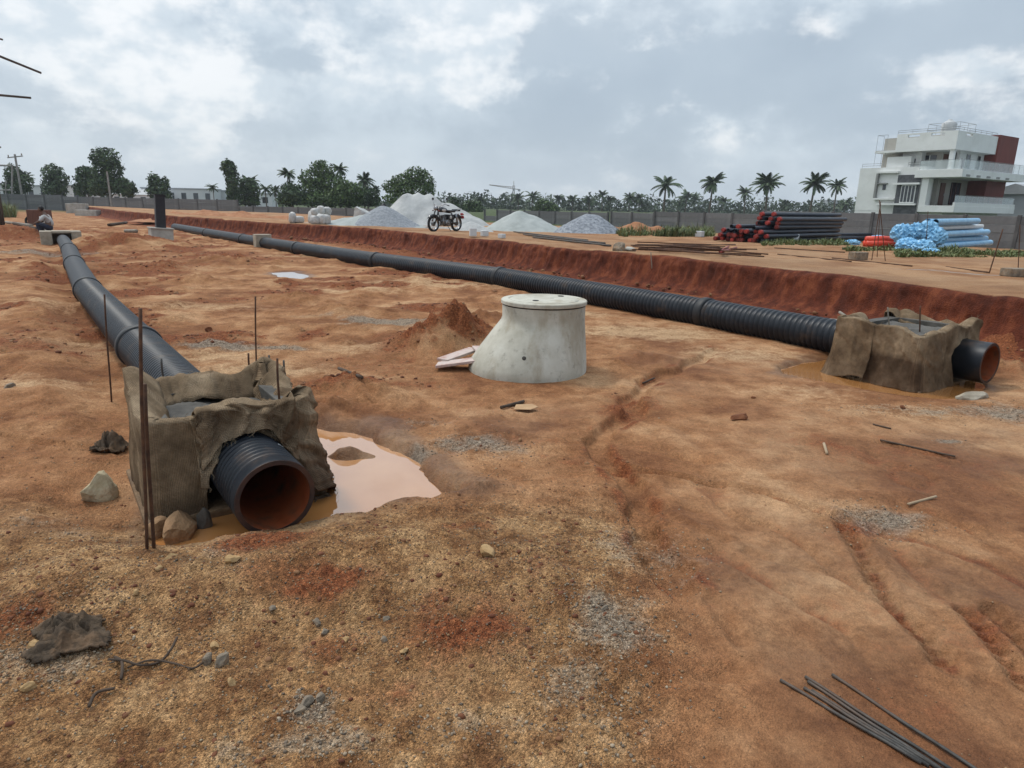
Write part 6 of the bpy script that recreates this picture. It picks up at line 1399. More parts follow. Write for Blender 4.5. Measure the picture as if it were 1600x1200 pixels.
    MB().lathe([(0.035, 0), (0.035, 0.02), (0.02, 0.03)], 10, (0.2, 0, 0.975)).build('fuel_cap', MAT['chrome'], tk)
    s_ = MB(); s_.box((-0.30, 0, 0.82), (0.42, 0.26, 0.10)); s_.build('seat', MAT['black'], root, bevel=0.04); MB().box((-0.66, 0, 0.86), (0.34, 0.22, 0.09)).build('pillion_seat', MAT['black'], root, bevel=0.035)
    MB().lathe([(0.03, -0.12), (0.075, -0.07), (0.09, 0.0), (0.088, 0.02)], 18, (0.56, 0, 0.93), True, False, Matrix.Rotation(math.pi / 2, 3, 'Y')).build('headlight', MAT['black'], root, smooth=True); MB().lathe([(0.094, 0.012), (0.09, 0.03), (0.05, 0.042), (0.0, 0.046)], 18, (0.56, 0, 0.93), False, False, Matrix.Rotation(math.pi / 2, 3, 'Y')).build('headlight_lens', MAT['chrome'], root, smooth=True)
    h = bar('handlebar', [(0.24, 0.38, 1.05), (0.34, 0.30, 1.09), (0.42, 0.10, 1.02), (0.42, -0.10, 1.02), (0.34, -0.30, 1.09), (0.24, -0.38, 1.05)], 0.013, 'chrome')
    for sg in (-1, 1):
        bar('grip', [(0.27, sg * 0.34, 1.06), (0.20, sg * 0.42, 1.03)], 0.018, 'rubber', h)
        m = bar('mirror', [(0.34, sg * 0.30, 1.09), (0.33, sg * 0.36, 1.26)], 0.006, 'chrome'); MB().lathe([(0.06, 0), (0.06, 0.012), (0.04, 0.025)], 14, (0.32, sg * 0.38, 1.29), True, True, Matrix.Rotation(-math.pi / 2, 3, 'Y')).build('mirror_head', MAT['black'], m)
    for sg in (-1, 1): MB().box((-0.22, sg * 0.13, 0.58), (0.30, 0.05, 0.22)).build('side_panel', MAT['black'] if sg < 0 else MAT['black'], root, bevel=0.02); MB().ball((-0.17, sg * 0.16, 0.58), (0.07, 0.012, 0.07), 10, 6).build('side_badge', MAT['cream'], root, smooth=True)
    bar('exhaust_pipe', [(0.22, -0.10, 0.55), (0.30, -0.13, 0.42), (0.20, -0.15, 0.24), (-0.2, -0.16, 0.26)], 0.022, 'chrome'); bar('silencer', [(-0.2, -0.17, 0.26), (-0.55, -0.18, 0.30), (-1.0, -0.18, 0.33)], [0.03, 0.045, 0.04], 'chrome')
    bar('exhaust_pipe', [(0.22, 0.10, 0.55), (0.27, 0.13, 0.42), (0.20, 0.13, 0.28)], 0.022, 'chrome')
    MB().box((-1.03, 0, 0.70), (0.06, 0.12, 0.09)).build('tail_light', MAT['tail_red'], root, bevel=0.015); MB().box((-1.05, 0, 0.58), (0.02, 0.2, 0.12), M=Matrix.Rotation(0.3, 3, 'Y')).build('number_plate', MAT['tail_red'], root)
    for sg in (-1, 1): MB().ball((-0.96, sg * 0.14, 0.69), 0.032, 8, 6).build('indicator', MAT['red_cap'], root, smooth=True); MB().ball((0.55, sg * 0.16, 0.84), 0.03, 8, 6).build('indicator', MAT['red_cap'], root, smooth=True)
    bar('side_stand', [(0.0, 0.12, 0.26), (-0.06, 0.27, 0.01)], 0.012, 'black')
    for sg in (-1, 1): bar('foot_peg', [(0.02, sg * 0.10, 0.32), (0.02, sg * 0.26, 0.33)], 0.014, 'rubber')
    bar('grab_rail', [(-0.50, 0.12, 0.82), (-0.90, 0.11, 0.93), (-0.92, -0.11, 0.93), (-0.50, -0.12, 0.82)], 0.010, 'chrome')
motorcycle()

# ------------------------------------------------------------------ stacked pipes by the wall
def long_pipe(p, d, L, r, mat, label, group, cap=None, name='plastic_pipe', n=12):
    root = empty(name, p); root.rotation_euler = Vector(d).to_track_quat('Z', 'Y').to_euler(); tag(root, label, 'pipe', group)
    MB().lathe([(r, 0), (r, L), (r * 0.86, L), (r * 0.86, 0), (r, 0)], n, cap0=False, cap1=False).build('barrel', MAT[mat], root, smooth=False)
    if cap: MB().lathe([(r * 0.5, -0.05), (r * 0.95, -0.05), (r * 1.10, -0.03), (r * 1.12, 0.10), (r * 1.0, 0.11), (r * 0.93, 0.0), (r * 0.5, -0.03)], n, cap0=True, cap1=False).build('end_cap', MAT[cap], root)
    return root
def pipe_stack(px, py, cols, d, L, r, label, group, cap, seed, z=None, Pt=None):
    rr = random.Random(seed); o = Pt if Pt is not None else T3(px, py); x = Vector((d[1], -d[0], 0)).normalized()
    for c, k in enumerate(cols):
        for j in range(k):
            q = o + x * ((c + 0.5 * (j % 2)) * r * 2.35) + Vector((0, 0, r * 1.1 + j * r * 2.02)) + Vector(d) * rr.uniform(-0.25, 0.25)
            dd = Vector(d) + Vector((rr.uniform(-.01, .01), rr.uniform(-.01, .01), 0))
            q = q + Vector((0, 0, rr.uniform(-.02, .02))) + x * rr.uniform(-.03, .03); long_pipe(q, dd, L * rr.uniform(0.97, 1.0), r, 'hdpe', label, group, cap if rr.random() < 0.70 else None)
D1 = Vector((0.74, 0.67, 0)).normalized()
o = T3(1120, 376)
pipe_stack(0, 0, [2, 3, 4, 3, 3, 4, 3, 3, 4, 3, 3], D1, 5.6, 0.080, 'black pipe in the low left half of the red-ended stack by the wall', 'black pipes, low half of the stack', 'red_cap', 3, Pt=o)
pipe_stack(0, 0, [6, 7, 6, 7, 6], D1, 6.0, 0.080, 'black pipe in the high right half of the red-ended stack by the wall', 'black pipes, high half of the stack', 'red_cap', 4, Pt=T3(1180, 377.5))
pipe_stack(0, 0, [3, 2, 3, 2], Vector((0.86, 0.5, 0)), 3.6, 0.07, 'thin dark pipe with dull red end in the small pile behind the weeds', 'thin pipes in the small pile', 'door', 5, Pt=T3(1288, 374))
# blue-wrapped pipes
D2 = (T3(1592, 390) - T3(1478, 391)); D2.z = 0; D2.normalize(); N2 = Vector((-D2.y, D2.x, 0))
o = T3(1464, 391)
for j, (k, x0, L) in enumerate(((4, 0.0, 7.4), (4, 0.05, 7.2), (3, -0.1, 6.9), (3, 0.1, 6.2), (2, -0.25, 5.2))):
    for c in range(k):
        r = 0.115; q = o + N2 * (0.12 + (c + 0.5 * (j % 2)) * 0.245) + D2 * (x0 + rng.uniform(-.12, .12)) + Vector((0, 0, r + 0.205 * j))
        wh = (j == 3 and c == 0)
        long_pipe(q, D2 + Vector((0, 0, rng.uniform(-.012, .008))), L, r if not wh else 0.09, 'blue_white' if wh else 'blue', 'bare pale pipe lying on the blue-wrapped pipe pile' if wh else 'long pipe wrapped in blue film in the pile at right', 'blue-wrapped pipes', None, n=14)
def crumple(p, size, seed, label, mat='blue', cat='plastic', name='plastic_wrap'):
    bm = bmesh.new(); bmesh.ops.create_icosphere(bm, subdivisions=4, radius=1.0)
    for v in bm.verts:
        c = v.co.copy(); n = 1 + 0.36 * (1 - 2 * abs(mnoise.noise(c * 2.3 + Vector((seed, 0, 0))))) + 0.22 * (1 - 2 * abs(mnoise.noise(c * 5.5 + Vector((0, seed, 0))))) + 0.08 * mnoise.noise(c * 13)
        v.co = Vector((c.x * size[0] * n, c.y * size[1] * n, c.z * size[2] * n))
    me = bpy.data.meshes.new(name); bm.to_mesh(me); bm.free(); o = link_mesh(name, me, MAT[mat]); o.location = (p[0], p[1], p[2] + size[2] * 0.8); tag(o, label, cat, 'crumpled blue film'); return o
for i, (px, py, dz, sz, lab) in enumerate(((1413, 389, 0.35, (0.36, 0.3, 0.33), 'crumpled blue film high at the left of the blue pile'), (1436, 390, 0.45, (0.34, 0.3, 0.30), 'crumpled blue film second from left on the blue pile'), (1425, 391, 0.0, (0.38, 0.3, 0.26), 'dark blue crumpled film low at the left of the blue pile'), (1452, 391, 0.5, (0.34, 0.3, 0.32), 'tallest crumpled blue film bundle on the pile'), (1450, 393, 0.0, (0.36, 0.28, 0.24), 'crumpled blue film low in the middle of the pile'), (1468, 392, 0.3, (0.30, 0.28, 0.30), 'crumpled blue film against the pipe ends'), (1462, 395, -0.05, (0.30, 0.2, 0.12), 'torn blue film spilling onto the grass'), (1378, 386, 0.18, (0.42, 0.22, 0.15), 'blue roll lying on the red bundle'), (1338, 383, 0.0, (0.30, 0.2, 0.13), 'small pale blue roll left of the red bundle'))):
    q = T3(px - 5, py); crumple((q.x, q.y + 0.1, q.z + dz * .95), tuple(v_ * .74 for v_ in sz), 20 + i, lab)
q0 = T3(1353, 386); q1 = T3(1404, 387); m = MB(); dv = q1 - q0
for k, (dy, dz) in enumerate(((0, 0.12), (0.18, 0.12), (0.08, 0.27))):
    m = MB().tube([q0 + Vector((0, dy, dz)) - q0, q0.lerp(q1, .5) + Vector((0, dy, dz + .01)) - q0, q1 + Vector((0, dy, dz)) - q0], [0.11, 0.13, 0.10], 14); o = m.build('red_roll', MAT['red_plastic'], None, smooth=True); o.location = q0; tag(o, ['bright red plastic roll at front of the red bundle', 'bright red plastic roll at back of the red bundle', 'bright red plastic roll on top of the red bundle'][k], 'roll', 'red plastic rolls')
# thin rods and blocks on the raised ground
def tstand(px0, py0, px1, py1, r, lab, mat='rust'):
    p = T3(px0, py0); q_ = at(px1, py1, p.y); rod(p - Vector((0, 0, 0.1)), q_, r, lab, mat, 'rods on the raised ground')
tstand(1362, 407, 1376, 316, 0.010, 'left leg of the thin rod tripod in front of the red bundle'); tstand(1371, 401, 1376, 315, 0.010, 'middle leg of the thin rod tripod in front of the red bundle'); tstand(1385, 409, 1374, 313, 0.010, 'right leg of the thin rod tripod in front of the red bundle')
tstand(1545, 426, 1567, 358, 0.012, 'thin rod leaning right in front of the blue pile'); tstand(1592, 418, 1594, 352, 0.010, 'thin rod standing in the grey block at right edge'); tstand(1447, 392, 1450, 330, 0.010, 'thin upright rod before the crumpled blue film')
for (px, py, w, d, h, rz, lab, mt) in ((1340, 406, 0.42, 0.25, 0.2, 0.3, 'grey concrete block near the rod tripod', 'rock_grey'), (1586, 432, 0.46, 0.28, 0.16, 0.1, 'grey concrete block at the right edge of the bank', 'rock_grey'), (739, 369, 0.24, 0.2, 0.28, 0.2, 'white block on the bank behind the motorcycle, left one', 'far_white'), (757, 369, 0.24, 0.2, 0.2, 0.5, 'white block on the bank behind the motorcycle, middle one', 'far_white'), (784, 372, 0.2, 0.2, 0.14, 0.9, 'small white block on the bank, right one of three', 'far_white'), (1093, 370, 0.35, 0.3, 0.25, 0.9, 'white lump in the grass left of the black pipe stack', 'far_white'), (1241, 378, 0.28, 0.2, 0.32, 0.3, 'white can in the weeds by the black pipe stack', 'far_white')):
    q = T3(px, py); m = MB().box((0, 0, h / 2), (w, d, h), rz); o = m.build('concrete_block', MAT[mt], None, bevel=0.02); o.location = q; tag(o, lab, 'block')
q = T3(968, 391); stone(q, (0.28, 0.2, 0.16), 81, 'rock_grey', 'grey cement lump on the edge of the bank', 'cement_lump', 'lump')
q = T3(985, 391); stone(q, (0.25, 0.16, 0.08), 82, 'concrete', 'pale cement spill right of the grey lump on the bank', 'cement_lump', 'lump')
r2 = random.Random(12)
for i in range(26):
    x0 = r2.uniform(985, 1080); y0 = 383 + (x0 - 985) * 0.05 + r2.uniform(0, 12); L = r2.uniform(70, 170)
    lying(x0, y0, x0 + L, y0 + L * r2.uniform(-0.03, 0.09), 0.016, 'rusty rod in the tangle lying along the top of the bank', 'rust', 'tangle of rods on the bank', r2.uniform(0.0, 0.16), True, r2.uniform(0.0, 0.04))
for i in range(7):
    lying(803 + 5 * i, 363 + 1.5 * i, 900 + 9 * i, 376 + 1.6 * i, 0.03, 'dark bar in the flat bundle lying before the grey sand heap', 'steel', 'flat bundle of bars on the bank', 0.02 * (i % 3), True)
for (x0, y0, x1, y1, lab) in ((1215, 398, 1330, 410, 'long rod lying left of the grey block'), (1300, 404, 1425, 417, 'long rod lying past the rod tripod'), (1478, 418, 1545, 427, 'short rod lying at the foot of the leaning rod'), (1210, 388, 1320, 395, 'long rod lying parallel to the black pipe stack')):
    lying(x0, y0, x1, y1, 0.016, lab, 'rust', 'loose rods on the raised ground', 0, True)
for (x0, y0, x1, y1, lab) in ((1124, 400, 1138, 391, 'left red plastic strap in the rod tangle'), (1126, 401, 1150, 393, 'right red plastic strap in the rod tangle')): lying(x0, y0, x1, y1, 0.03, lab, 'red_cap', None, 0.08, True, cat='strap', name='plastic_strap')
for (x0, y0, x1, y1, r_s, lab) in ((1265, 512, 1310, 506, 0.02, 'pale pole end lying behind the ribbed pipe'), (1282, 498, 1322, 502, 0.02, 'pale pole leaning on the back of the right chamber'), (1312, 488, 1330, 500, 0.022, 'short pale pole end on the left corner of the right chamber')):
    p = at(x0, y0, 10.2); q = at(x1, y1, 9.6); rod(p, q, r_s, lab, 'bamboo', 'pale poles behind the right chamber', 'wooden_pole')

# ------------------------------------------------------------------ far left: post, blocks, worker, scaffold
def black_post():
    p = GG(252, 379); root = empty('post_on_plinth', (p.x, p.y, p.z), 0.62); root.rotation_euler = (0, R_(3.5), 0.62); tag(root, 'black square post standing on a grey concrete plinth', 'post')
    MB().box((0, 0, 0.25), (0.82, 0.82, 0.62)).build('plinth', MAT['concrete'], root, bevel=0.015); MB().box((0, 0, 0.58), (0.90, 0.90, 0.05)).build('plinth_cap', MAT['concrete'], root, bevel=0.01)
    MB().box((0, 0, 1.25), (0.36, 0.36, 1.30)).build('shaft', MAT['post_black'], root, bevel=0.012); MB().box((0, 0, 1.915), (0.42, 0.42, 0.03)).build('cap', MAT['post_black'], root)
black_post()
def blk(px, py, w, d, h, rz, mat, lab, name='concrete_block', cat='block', dz=0.0):
    p = GG(px, py); o = MB().box((0, 0, h / 2), (w, d, h), rz).build(name, MAT[mat], None, bevel=0.02); o.location = (p.x, p.y, p.z - 0.05 + dz); tag(o, lab, cat); return o
def end_block():
    p = W(33.3, 0.9); root = empty('pipe_headwall', (p.x, p.y, 0)); tag(root, 'grey concrete block that the left pipe run ends in', 'block')
    O = Vector((p.x, p.y, 0)); MB().abox(33.0, 33.9, 0.15, 0.55, -0.1, 0.45, O).build('wall', MAT['block_tan'], root, bevel=0.02); MB().abox(33.0, 33.9, 1.2, 1.55, -0.1, 0.45, O).build('wall', MAT['block_tan'], root, bevel=0.02); MB().abox(33.0, 33.9, 0.552, 1.198, 0.37, 0.46, O).build('lintel', MAT['block_tan'], root, bevel=0.02); MB().abox(33.55, 33.88, 0.553, 1.197, -0.1, 0.36, O).build('back', MAT['mud'], root)
end_block()
p = W(28.4, 7.45); o = MB().box((0, 0, 0.22), (0.42, 0.62, 0.55), math.atan2(U.y, U.x)).build('collar_block', MAT['block_tan'], None, bevel=0.02); o.location = (p.x, p.y, 0); tag(o, 'small tan block clasping the right pipe run near the post', 'block')
blk(122, 333, 2.0, 1.2, 1.1, 0.3, 'concrete', 'pale concrete block near the far left wall'); blk(138, 337, 2.0, 1.0, 0.6, 0.1, 'concrete', 'lower pale concrete slab beside the pale block at far left'); blk(64, 352, 1.2, 0.6, 1.0, 0.2, 'door', 'dull red crate behind the crouching worker', 'crate', 'crate'); blk(212, 348, 1.6, 0.8, 0.7, -0.5, 'door', 'dark red box shape at the far end of the right pipe run', 'crate', 'crate')
for (x0, y0, x1, y1, lab, mt) in ((170, 354, 198, 350, 'dark board lying on bare ground left of the post', 'wood_dark'), (22, 352, 60, 361, 'dark plank lying left of the worker, upper', 'wood_dark'), (15, 357, 66, 366, 'dark plank lying left of the worker, lower', 'wood_dark'), (10, 350, 50, 355, 'pale plank lying at the far left', 'bamboo'), (196, 364, 214, 364, 'pale stick lying left of the plinth', 'bamboo')):
    lying(x0, y0, x1, y1, 0.09, lab, mt, None, cat='plank', name='plank')
q = GG(48, 351); o = MB().lathe([(0.22, -0.05), (0.30, -0.07), (0.34, 0), (0.30, 0.07), (0.22, 0.05), (0.22, -0.05)], 20, cap0=False, cap1=False, M=Matrix.Rotation(1.2, 3, 'X')).build('old_tyre', MAT['rubber'], None, smooth=True); o.location = (q.x, q.y, q.z + 0.25); tag(o, 'black ring of an old tyre left of the worker', 'tyre')
def worker():
    p = GG(80, 368); root = empty('person', (p.x, p.y, p.z), R_(200)); tag(root, 'person in grey shirt and dark trousers crouching by the far end of the left pipe', 'person')
    # skeleton with skin modifier; facing local +x
    J = [(0, 0, 0.36, .15), (-0.02, 0, 0.55, .145), (0.05, 0, 0.75, .165), (0.13, 0, 0.90, .07), (0.19, 0, 1.00, .06),
         (0.05, 0.16, 0.34, .10), (0.42, 0.20, 0.50, .075), (0.30, 0.20, 0.10, .05), (0.42, 0.21, 0.04, .045),
         (0.05, -0.16, 0.34, .10), (0.42, -0.20, 0.50, .075), (0.30, -0.20, 0.10, .05), (0.42, -0.21, 0.04, .045),
         (0.10, 0.21, 0.80, .065), (0.30, 0.27, 0.58, .048), (0.52, 0.14, 0.50, .036), (0.10, -0.21, 0.80, .065), (0.30, -0.27, 0.58, .048), (0.52, -0.14, 0.50, .036)]
    E = [(0, 1), (1, 2), (2, 3), (3, 4), (0, 5), (5, 6), (6, 7), (7, 8), (0, 9), (9, 10), (10, 11), (11, 12), (2, 13), (13, 14), (14, 15), (2, 16), (16, 17), (17, 18)]
    def skin(name, idx, mat, grow=0.0, lv=2):
        me = bpy.data.meshes.new(name); mp = {j: i for i, j in enumerate(idx)}
        me.from_pydata([J[j][:3] for j in idx], [(mp[a], mp[b]) for a, b in E if a in mp and b in mp], [])
        o = link_mesh(name, me, MAT[mat], root); md = o.modifiers.new('skin', 'SKIN'); md.use_smooth_shade = True
        for j, i in mp.items(): o.data.skin_vertices[0].data[i].radius = (J[j][3] + grow, J[j][3] + grow)
        o.data.skin_vertices[0].data[0].use_root = True
        s = o.modifiers.new('sub', 'SUBSURF'); s.levels = lv; s.render_levels = lv; return o
    skin('body', list(range(19)), 'skin')
    skin('trousers', [0, 5, 6, 7, 9, 10, 11], 'trousers', 0.018); skin('shirt', [0, 1, 2, 13, 14, 16, 17], 'shirt', 0.02)
    hd = MB().ball((0.25, 0, 1.10), (0.095, 0.078, 0.115), 16, 12).build('head', MAT['skin'], root, smooth=True)
    MB().ball((0.225, 0, 1.125), (0.102, 0.088, 0.112), 16, 12).build('hair', MAT['hair'], hd, smooth=True)
    MB().ball((0.345, 0, 1.085), (0.022, 0.016, 0.022), 8, 6).build('nose', MAT['skin'], hd, smooth=True)
    for sg in (-1, 1): MB().ball((0.325, sg * 0.034, 1.115), 0.012, 8, 6).build('eye', MAT['hair'], hd, smooth=True); MB().ball((0.245, sg * 0.08, 1.09), (0.02, 0.012, 0.032), 8, 6).build('ear', MAT['skin'], hd, smooth=True)
    MB().ball((0.332, 0, 1.045), (0.012, 0.028, 0.008), 8, 6).build('mouth', MAT['clod'], hd, smooth=True)
    for sg in (-1, 1):
        for k in range(5):
            y = sg * (0.14 - 0.012) + (k - 2) * 0.017; l = (0.05, 0.075, 0.085, 0.078, 0.06)[k]
            MB().tube([(0.54, y, 0.49), (0.54 + l * 0.6, y, 0.475), (0.54 + l, y - sg * 0.004, 0.445)], [0.010, 0.009, 0.006], 6).build('finger', MAT['skin'], root, smooth=True)
worker()
q = GG(70, 364); sack((q.x, q.y + 0.2, q.z), (0.55, 0.4, 0.9), 91, 'sack', 'white bundle standing just left of the crouching worker')
# bamboo scaffold whose pole ends reach into view at far left
def scaffold():
    Y = 41.0; P = lambda px, py, dy=0.0: at(px, py, Y + dy)
    b = P(-45, 355); root = empty('bamboo_scaffold', (b.x, b.y, 0)); tag(root, 'bamboo scaffold at the left edge with pole ends sticking out against the sky', 'scaffold'); O = Vector((b.x, b.y, 0))
    def pl(name, p0, p1, r=0.055, mid=None):
        pts = [p0 - O] + ([mid - O] if mid is not None else []) + [p1 - O]; return MB().tube(pts, [r] + ([r * .95] if mid is not None else []) + [r * .8], 7).build(name, MAT['wood_dark'], root, smooth=True)
    for px in (-30, -110): 
        f = P(px, 355); t = P(px - 30, 40); f.z = -0.2; t.x = f.x; pl('upright', f, t, 0.07)
        f = P(px, 355, 1.6); t = P(px - 30, 40, 1.6); f.z = -0.2; t.x = f.x; pl('upright', f, t, 0.07)
    pl('pole', P(-140, 35), P(64, 114), 0.075, P(-30, 76)); pl('pole', P(-140, 146), P(48, 153), 0.075, P(-20, 147)); pl('pole', P(-140, 20), P(4, 62), 0.06); pl('pole', P(-140, 235), P(1, 230), 0.06)
    pl('prop', P(7, 357), P(-3, 292), 0.07); pl('prop', P(3, 358), P(-6, 292), 0.06); pl('prop', P(0, 356), P(-1, 300), 0.06)
scaffold()
def gantry():
    Y = 96.0; P = lambda px, py: at(px, py, Y); b = P(10, 320); root = empty('gate_structure', (b.x, b.y, 0)); tag(root, 'thin grey steel gate frame beyond the wall at far left', 'frame'); O = Vector((b.x, b.y, 0))
    for (a_, b_, r) in (((-40, 257), (20, 259), 0.12), ((19, 330), (19, 258), 0.12), ((9, 330), (9, 282), 0.07), ((-10, 297), (20, 297), 0.08), ((-30, 330), (-30, 257), 0.12)):
        p0, p1 = P(*a_), P(*b_); 
        if p0.z < 1.0: p0.z = 0.0
        MB().tube([p0 - O, p1 - O], r, 6).build('bar', MAT['bark_pale'], root)
gantry()

# ------------------------------------------------------------------ loose stones, clods and grass (uncountable)
def scatter(name, pts, rad, mat, seed, label, cat, sub=1, flat=(0.5, 0.9)):
    r = np.random.RandomState(seed)
    if sub == 1:
        t = (1 + 5 ** .5) / 2; bv = np.array([(-1, t, 0), (1, t, 0), (-1, -t, 0), (1, -t, 0), (0, -1, t), (0, 1, t), (0, -1, -t), (0, 1, -t), (t, 0, -1), (t, 0, 1), (-t, 0, -1), (-t, 0, 1)]) / 1.9
        bf = np.array([(0, 11, 5), (0, 5, 1), (0, 1, 7), (0, 7, 10), (0, 10, 11), (1, 5, 9), (5, 11, 4), (11, 10, 2), (10, 7, 6), (7, 1, 8), (3, 9, 4), (3, 4, 2), (3, 2, 6), (3, 6, 8), (3, 8, 9), (4, 9, 5), (2, 4, 11), (6, 2, 10), (8, 6, 7), (9, 8, 1)])
    else:
        bv = np.array([(1, 0, 0), (-1, 0, 0), (0, 1, 0), (0, -1, 0), (0, 0, 1), (0, 0, -1)], float); bf = np.array([(0, 2, 4), (2, 1, 4), (1, 3, 4), (3, 0, 4), (2, 0, 5), (1, 2, 5), (3, 1, 5), (0, 3, 5)])
    n = len(pts); nv, nf = len(bv), len(bf)
    vs = bv[None] * (1 + 0.45 * (r.rand(n, nv, 1) - 0.5)); sc = np.stack([r.uniform(.7, 1.3, n), r.uniform(.6, 1.1, n), r.uniform(flat[0], flat[1], n)], -1)[:, None, :]
    vs = vs * sc * rad[:, None, None]; an = r.uniform(0, 6.28, n); c, s = np.cos(an)[:, None], np.sin(an)[:, None]
    x = vs[..., 0] * c - vs[..., 1] * s; y = vs[..., 0] * s + vs[..., 1] * c; vs = np.stack([x, y, vs[..., 2]], -1) + pts[:, None, :]
    fs = (bf[None] + (np.arange(n) * nv)[:, None, None]).reshape(-1, 3)
    me = bpy.data.meshes.new(name); me.vertices.add(n * nv); me.vertices.foreach_set('co', vs.reshape(-1).astype(np.float32)); k = len(fs)
    me.loops.add(3 * k); me.loops.foreach_set('vertex_index', fs.reshape(-1).astype(np.int32)); me.polygons.add(k); me.polygons.foreach_set('loop_start', np.arange(0, 3 * k, 3, dtype=np.int32)); me.update(calc_edges=True)
    o = link_mesh(name, me, MAT[mat]); tag(o, label, cat, kind='stuff'); return o
def sprinkle(n, seed, wfun, ymin=1.5, ymax=14.0):
    r = np.random.RandomState(seed); out = []; tot = 0
    while tot < n:
        k = n * 4; k = min(k, 12000); y = ymin * (ymax / ymin) ** r.rand(k); x = (r.rand(k) * 2 - 1) * (1.4 + 0.95 * y); w = wfun(x, y); m = r.rand(k) < w; out.append(np.stack([x[m], y[m]], -1)); tot += m.sum()
        if len(out) > 60: break
    p = np.concatenate(out)[:n]; z = ground_h(p[:, 0], p[:, 1]); return np.column_stack([p, z])
def not_pool(x, y):
    return (poly_sd(x, y, POOL_L) > 0.06) & (poly_sd(x, y, POOL_R) > 0.06) & (V.x * x + V.y * y < 10.4)
def w_heap(x, y):
    d, _ = seg_dist(x, y, HEAP_A); return np.clip(0.15 + np.exp(-(d / 0.8) ** 2), 0, 1) * sstep(0.9, 0.1, x) * (0.35 + 0.65 * sstep(0.0, 0.4, fbm(x, y, 0.5, 3, 131))) * not_pool(x, y)
def w_grey(x, y): return np.clip(soil_mask(x, y)[1], 0, 1) ** 1.5 * not_pool(x, y)
def w_all(x, y): return (0.25 + 0.75 * sstep(0.0, 0.35, fbm(x, y, 0.7, 3, 141))) * (1 - 0.75 * sstep(0.4, 1.1, x)) * not_pool(x, y)
rs = np.random.RandomState(9)
P_ = sprinkle(30000, 1, w_heap, 1.5, 5.5); rad = 0.0016 + 0.0060 * rs.rand(len(P_)) ** 3.4; P_[:, 2] += rad * 0.15; scatter('grit', P_, rad, 'pebbles', 11, 'small stones and grit scattered over the foreground heap', 'grit', 2)
P_ = sprinkle(2600, 2, w_heap, 1.5, 5.0); rad = 0.004 + 0.013 * rs.rand(len(P_)) ** 3.6; P_[:, 2] -= rad * 0.1; scatter('soil_clods', P_, rad, 'clods', 12, 'crumbly brown and red clods on the foreground heap', 'clods')
P_ = sprinkle(7500, 3, w_grey, 1.5, 11.0); rad = 0.0022 + 0.0065 * rs.rand(len(P_)) ** 3.0; P_[:, 2] += rad * 0.2; scatter('stone_chips', P_, rad, 'chips', 13, 'grey stone chips lying in patches on the mud', 'gravel')
P_ = sprinkle(5500, 4, w_all, 1.6, 14.0); rad = (0.003 + 0.007 * rs.rand(len(P_)) ** 3) * (0.6 + 0.08 * P_[:, 1]); P_[:, 2] += rad * 0.1; scatter('grit', P_, rad, 'pebbles', 14, 'scattered small stones across the bare ground', 'grit', 2)
def w_churn(x, y): return np.clip(soil_mask(x, y)[0] - 0.25, 0, 1) * not_pool(x, y) * (1 - 0.85 * sstep(0.2, 0.9, x) * sstep(9.5, 8.5, y))
P_ = sprinkle(5200, 5, w_churn, 4.5, 32.0); rad = (0.007 + 0.030 * rs.rand(len(P_)) ** 4) * (0.6 + 0.055 * P_[:, 1]); P_[:, 2] -= rad * 0.1; scatter('soil_clods', P_, rad, 'clods', 15, 'red clods scattered over the churned ground between the pipe runs', 'clods')
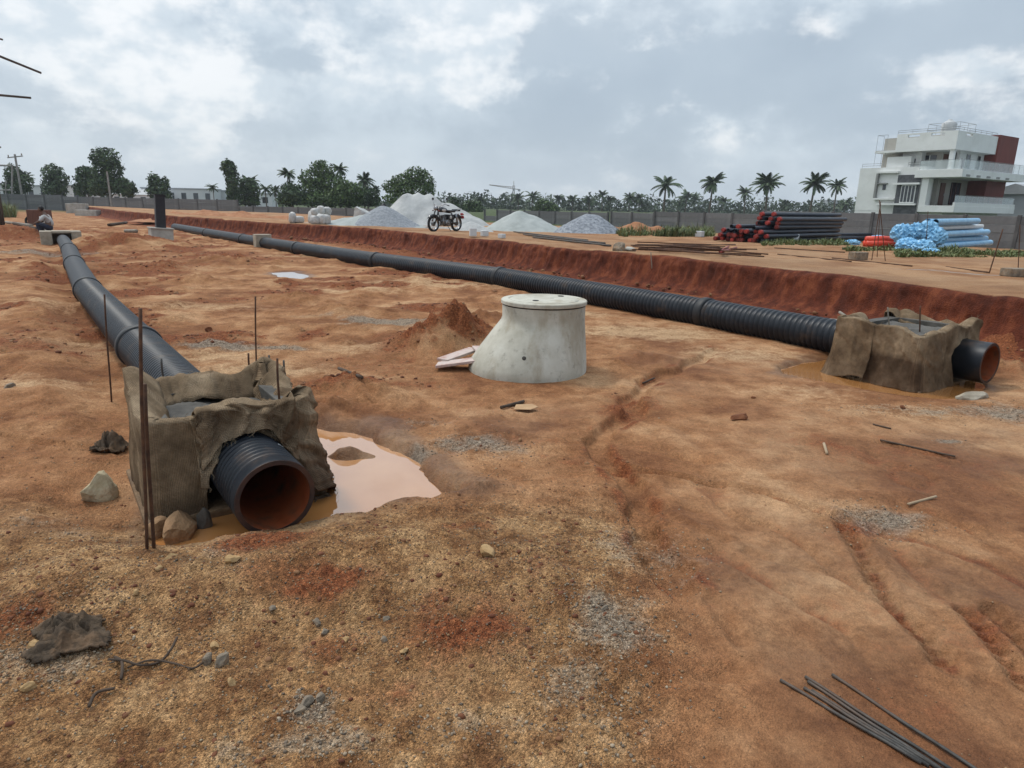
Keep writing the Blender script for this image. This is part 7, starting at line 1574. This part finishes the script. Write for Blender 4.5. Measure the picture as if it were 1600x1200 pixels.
# stones and clods fallen along the foot and face of the bank
def bank_clods():
    r = np.random.RandomState(31); n = 450; a = r.uniform(2, 34, n); t = -0.55 - 0.9 * r.rand(n) ** 2; b = rim_b(a) + t; x = U.x * a + V.x * b; y = U.y * a + V.y * b
    z = np.maximum(ground_h(x, y), np.interp(t, [-0.95, -0.8, -0.62], [-0.2, -0.03, 0.08])); rad = (0.012 + 0.045 * r.rand(n) ** 3) * (0.7 + 0.03 * y)
    scatter('soil_clods', np.column_stack([x, y, z]), rad, 'clods', 33, 'red clods fallen along the foot of the bank', 'clods')
bank_clods()
def grass(name, regions, seed, label, hgt):
    r = random.Random(seed); vs = []; fs = []
    for (px0, px1, py0, py1, n, ter) in regions:
        for i in range(n):
            p = T3(r.uniform(px0, px1), r.uniform(py0, py1)) if ter else GG(r.uniform(px0, px1), r.uniform(py0, py1))
            k = r.randint(4, 7); cl = float(fbm(np.array([p.x]), np.array([p.y]), 1.4, 3, 5)[0]); sc = hgt * r.uniform(0.5, 1.2) * (0.75 + 0.9 * cl)
            if sc < hgt * 0.22: continue
            for j in range(k):
                an = r.uniform(0, 6.28); ln = sc * r.uniform(0.6, 1.2); w = 0.018 + 0.02 * r.random(); d = Vector((math.cos(an), math.sin(an), 0)); s = Vector((-d.y, d.x, 0)); b0 = p + d * r.uniform(0, 0.12); sc *= r.uniform(0.9, 1.1)
                o = len(vs); vs += [tuple(b0 - s * w), tuple(b0 + s * w), tuple(b0 + d * ln * 0.25 + Vector((0, 0, ln * 0.65)) + s * w * .6), tuple(b0 + d * ln * 0.25 + Vector((0, 0, ln * 0.65)) - s * w * .6), tuple(b0 + d * ln * r.uniform(.4, .8) + Vector((0, 0, ln)))]
                fs += [(o, o + 1, o + 2, o + 3), (o + 3, o + 2, o + 4)]
    me = bpy.data.meshes.new(name); me.from_pydata(vs, [], fs); me.update(); o = link_mesh(name, me, MAT['grass']); tag(o, label, 'grass', kind='stuff')
grass('grass', [(1040, 1115, 355, 370, 900, True), (965, 1060, 362, 370, 250, True)], 1, 'green grass and weeds between the red soil heap and the black pipes', 0.40)
grass('grass', [(1190, 1330, 377, 384, 420, True), (1400, 1620, 394, 402, 800, True), (1320, 1420, 387, 393, 220, True), (1240, 1300, 370, 380, 200, True)], 2, 'short weeds along the foot of the stacked pipes', 0.16)
grass('grass', [(-10, 24, 331, 340, 260, False)], 3, 'tall green grass at the far left edge', 1.1)

# ------------------------------------------------------------------ the moist air over the site
def haze():
    me = MB().box((0, 1900, 11.5), (9400, 4500, 27)).mesh('haze')
    o = link_mesh('haze', me, None); m = bpy.data.materials.new('haze'); m.use_nodes = True; nt = m.node_tree; nt.nodes.clear()
    out = nt.nodes.new('ShaderNodeOutputMaterial'); v = nt.nodes.new('ShaderNodeVolumePrincipled'); v.inputs['Color'].default_value = (0.86, 0.91, 0.96, 1); v.inputs['Density'].default_value = 0.0003; v.inputs['Anisotropy'].default_value = 0.2
    nt.links.new(v.outputs[0], out.inputs['Volume']); me.materials.append(m); tag(o, kind='stuff')
haze()
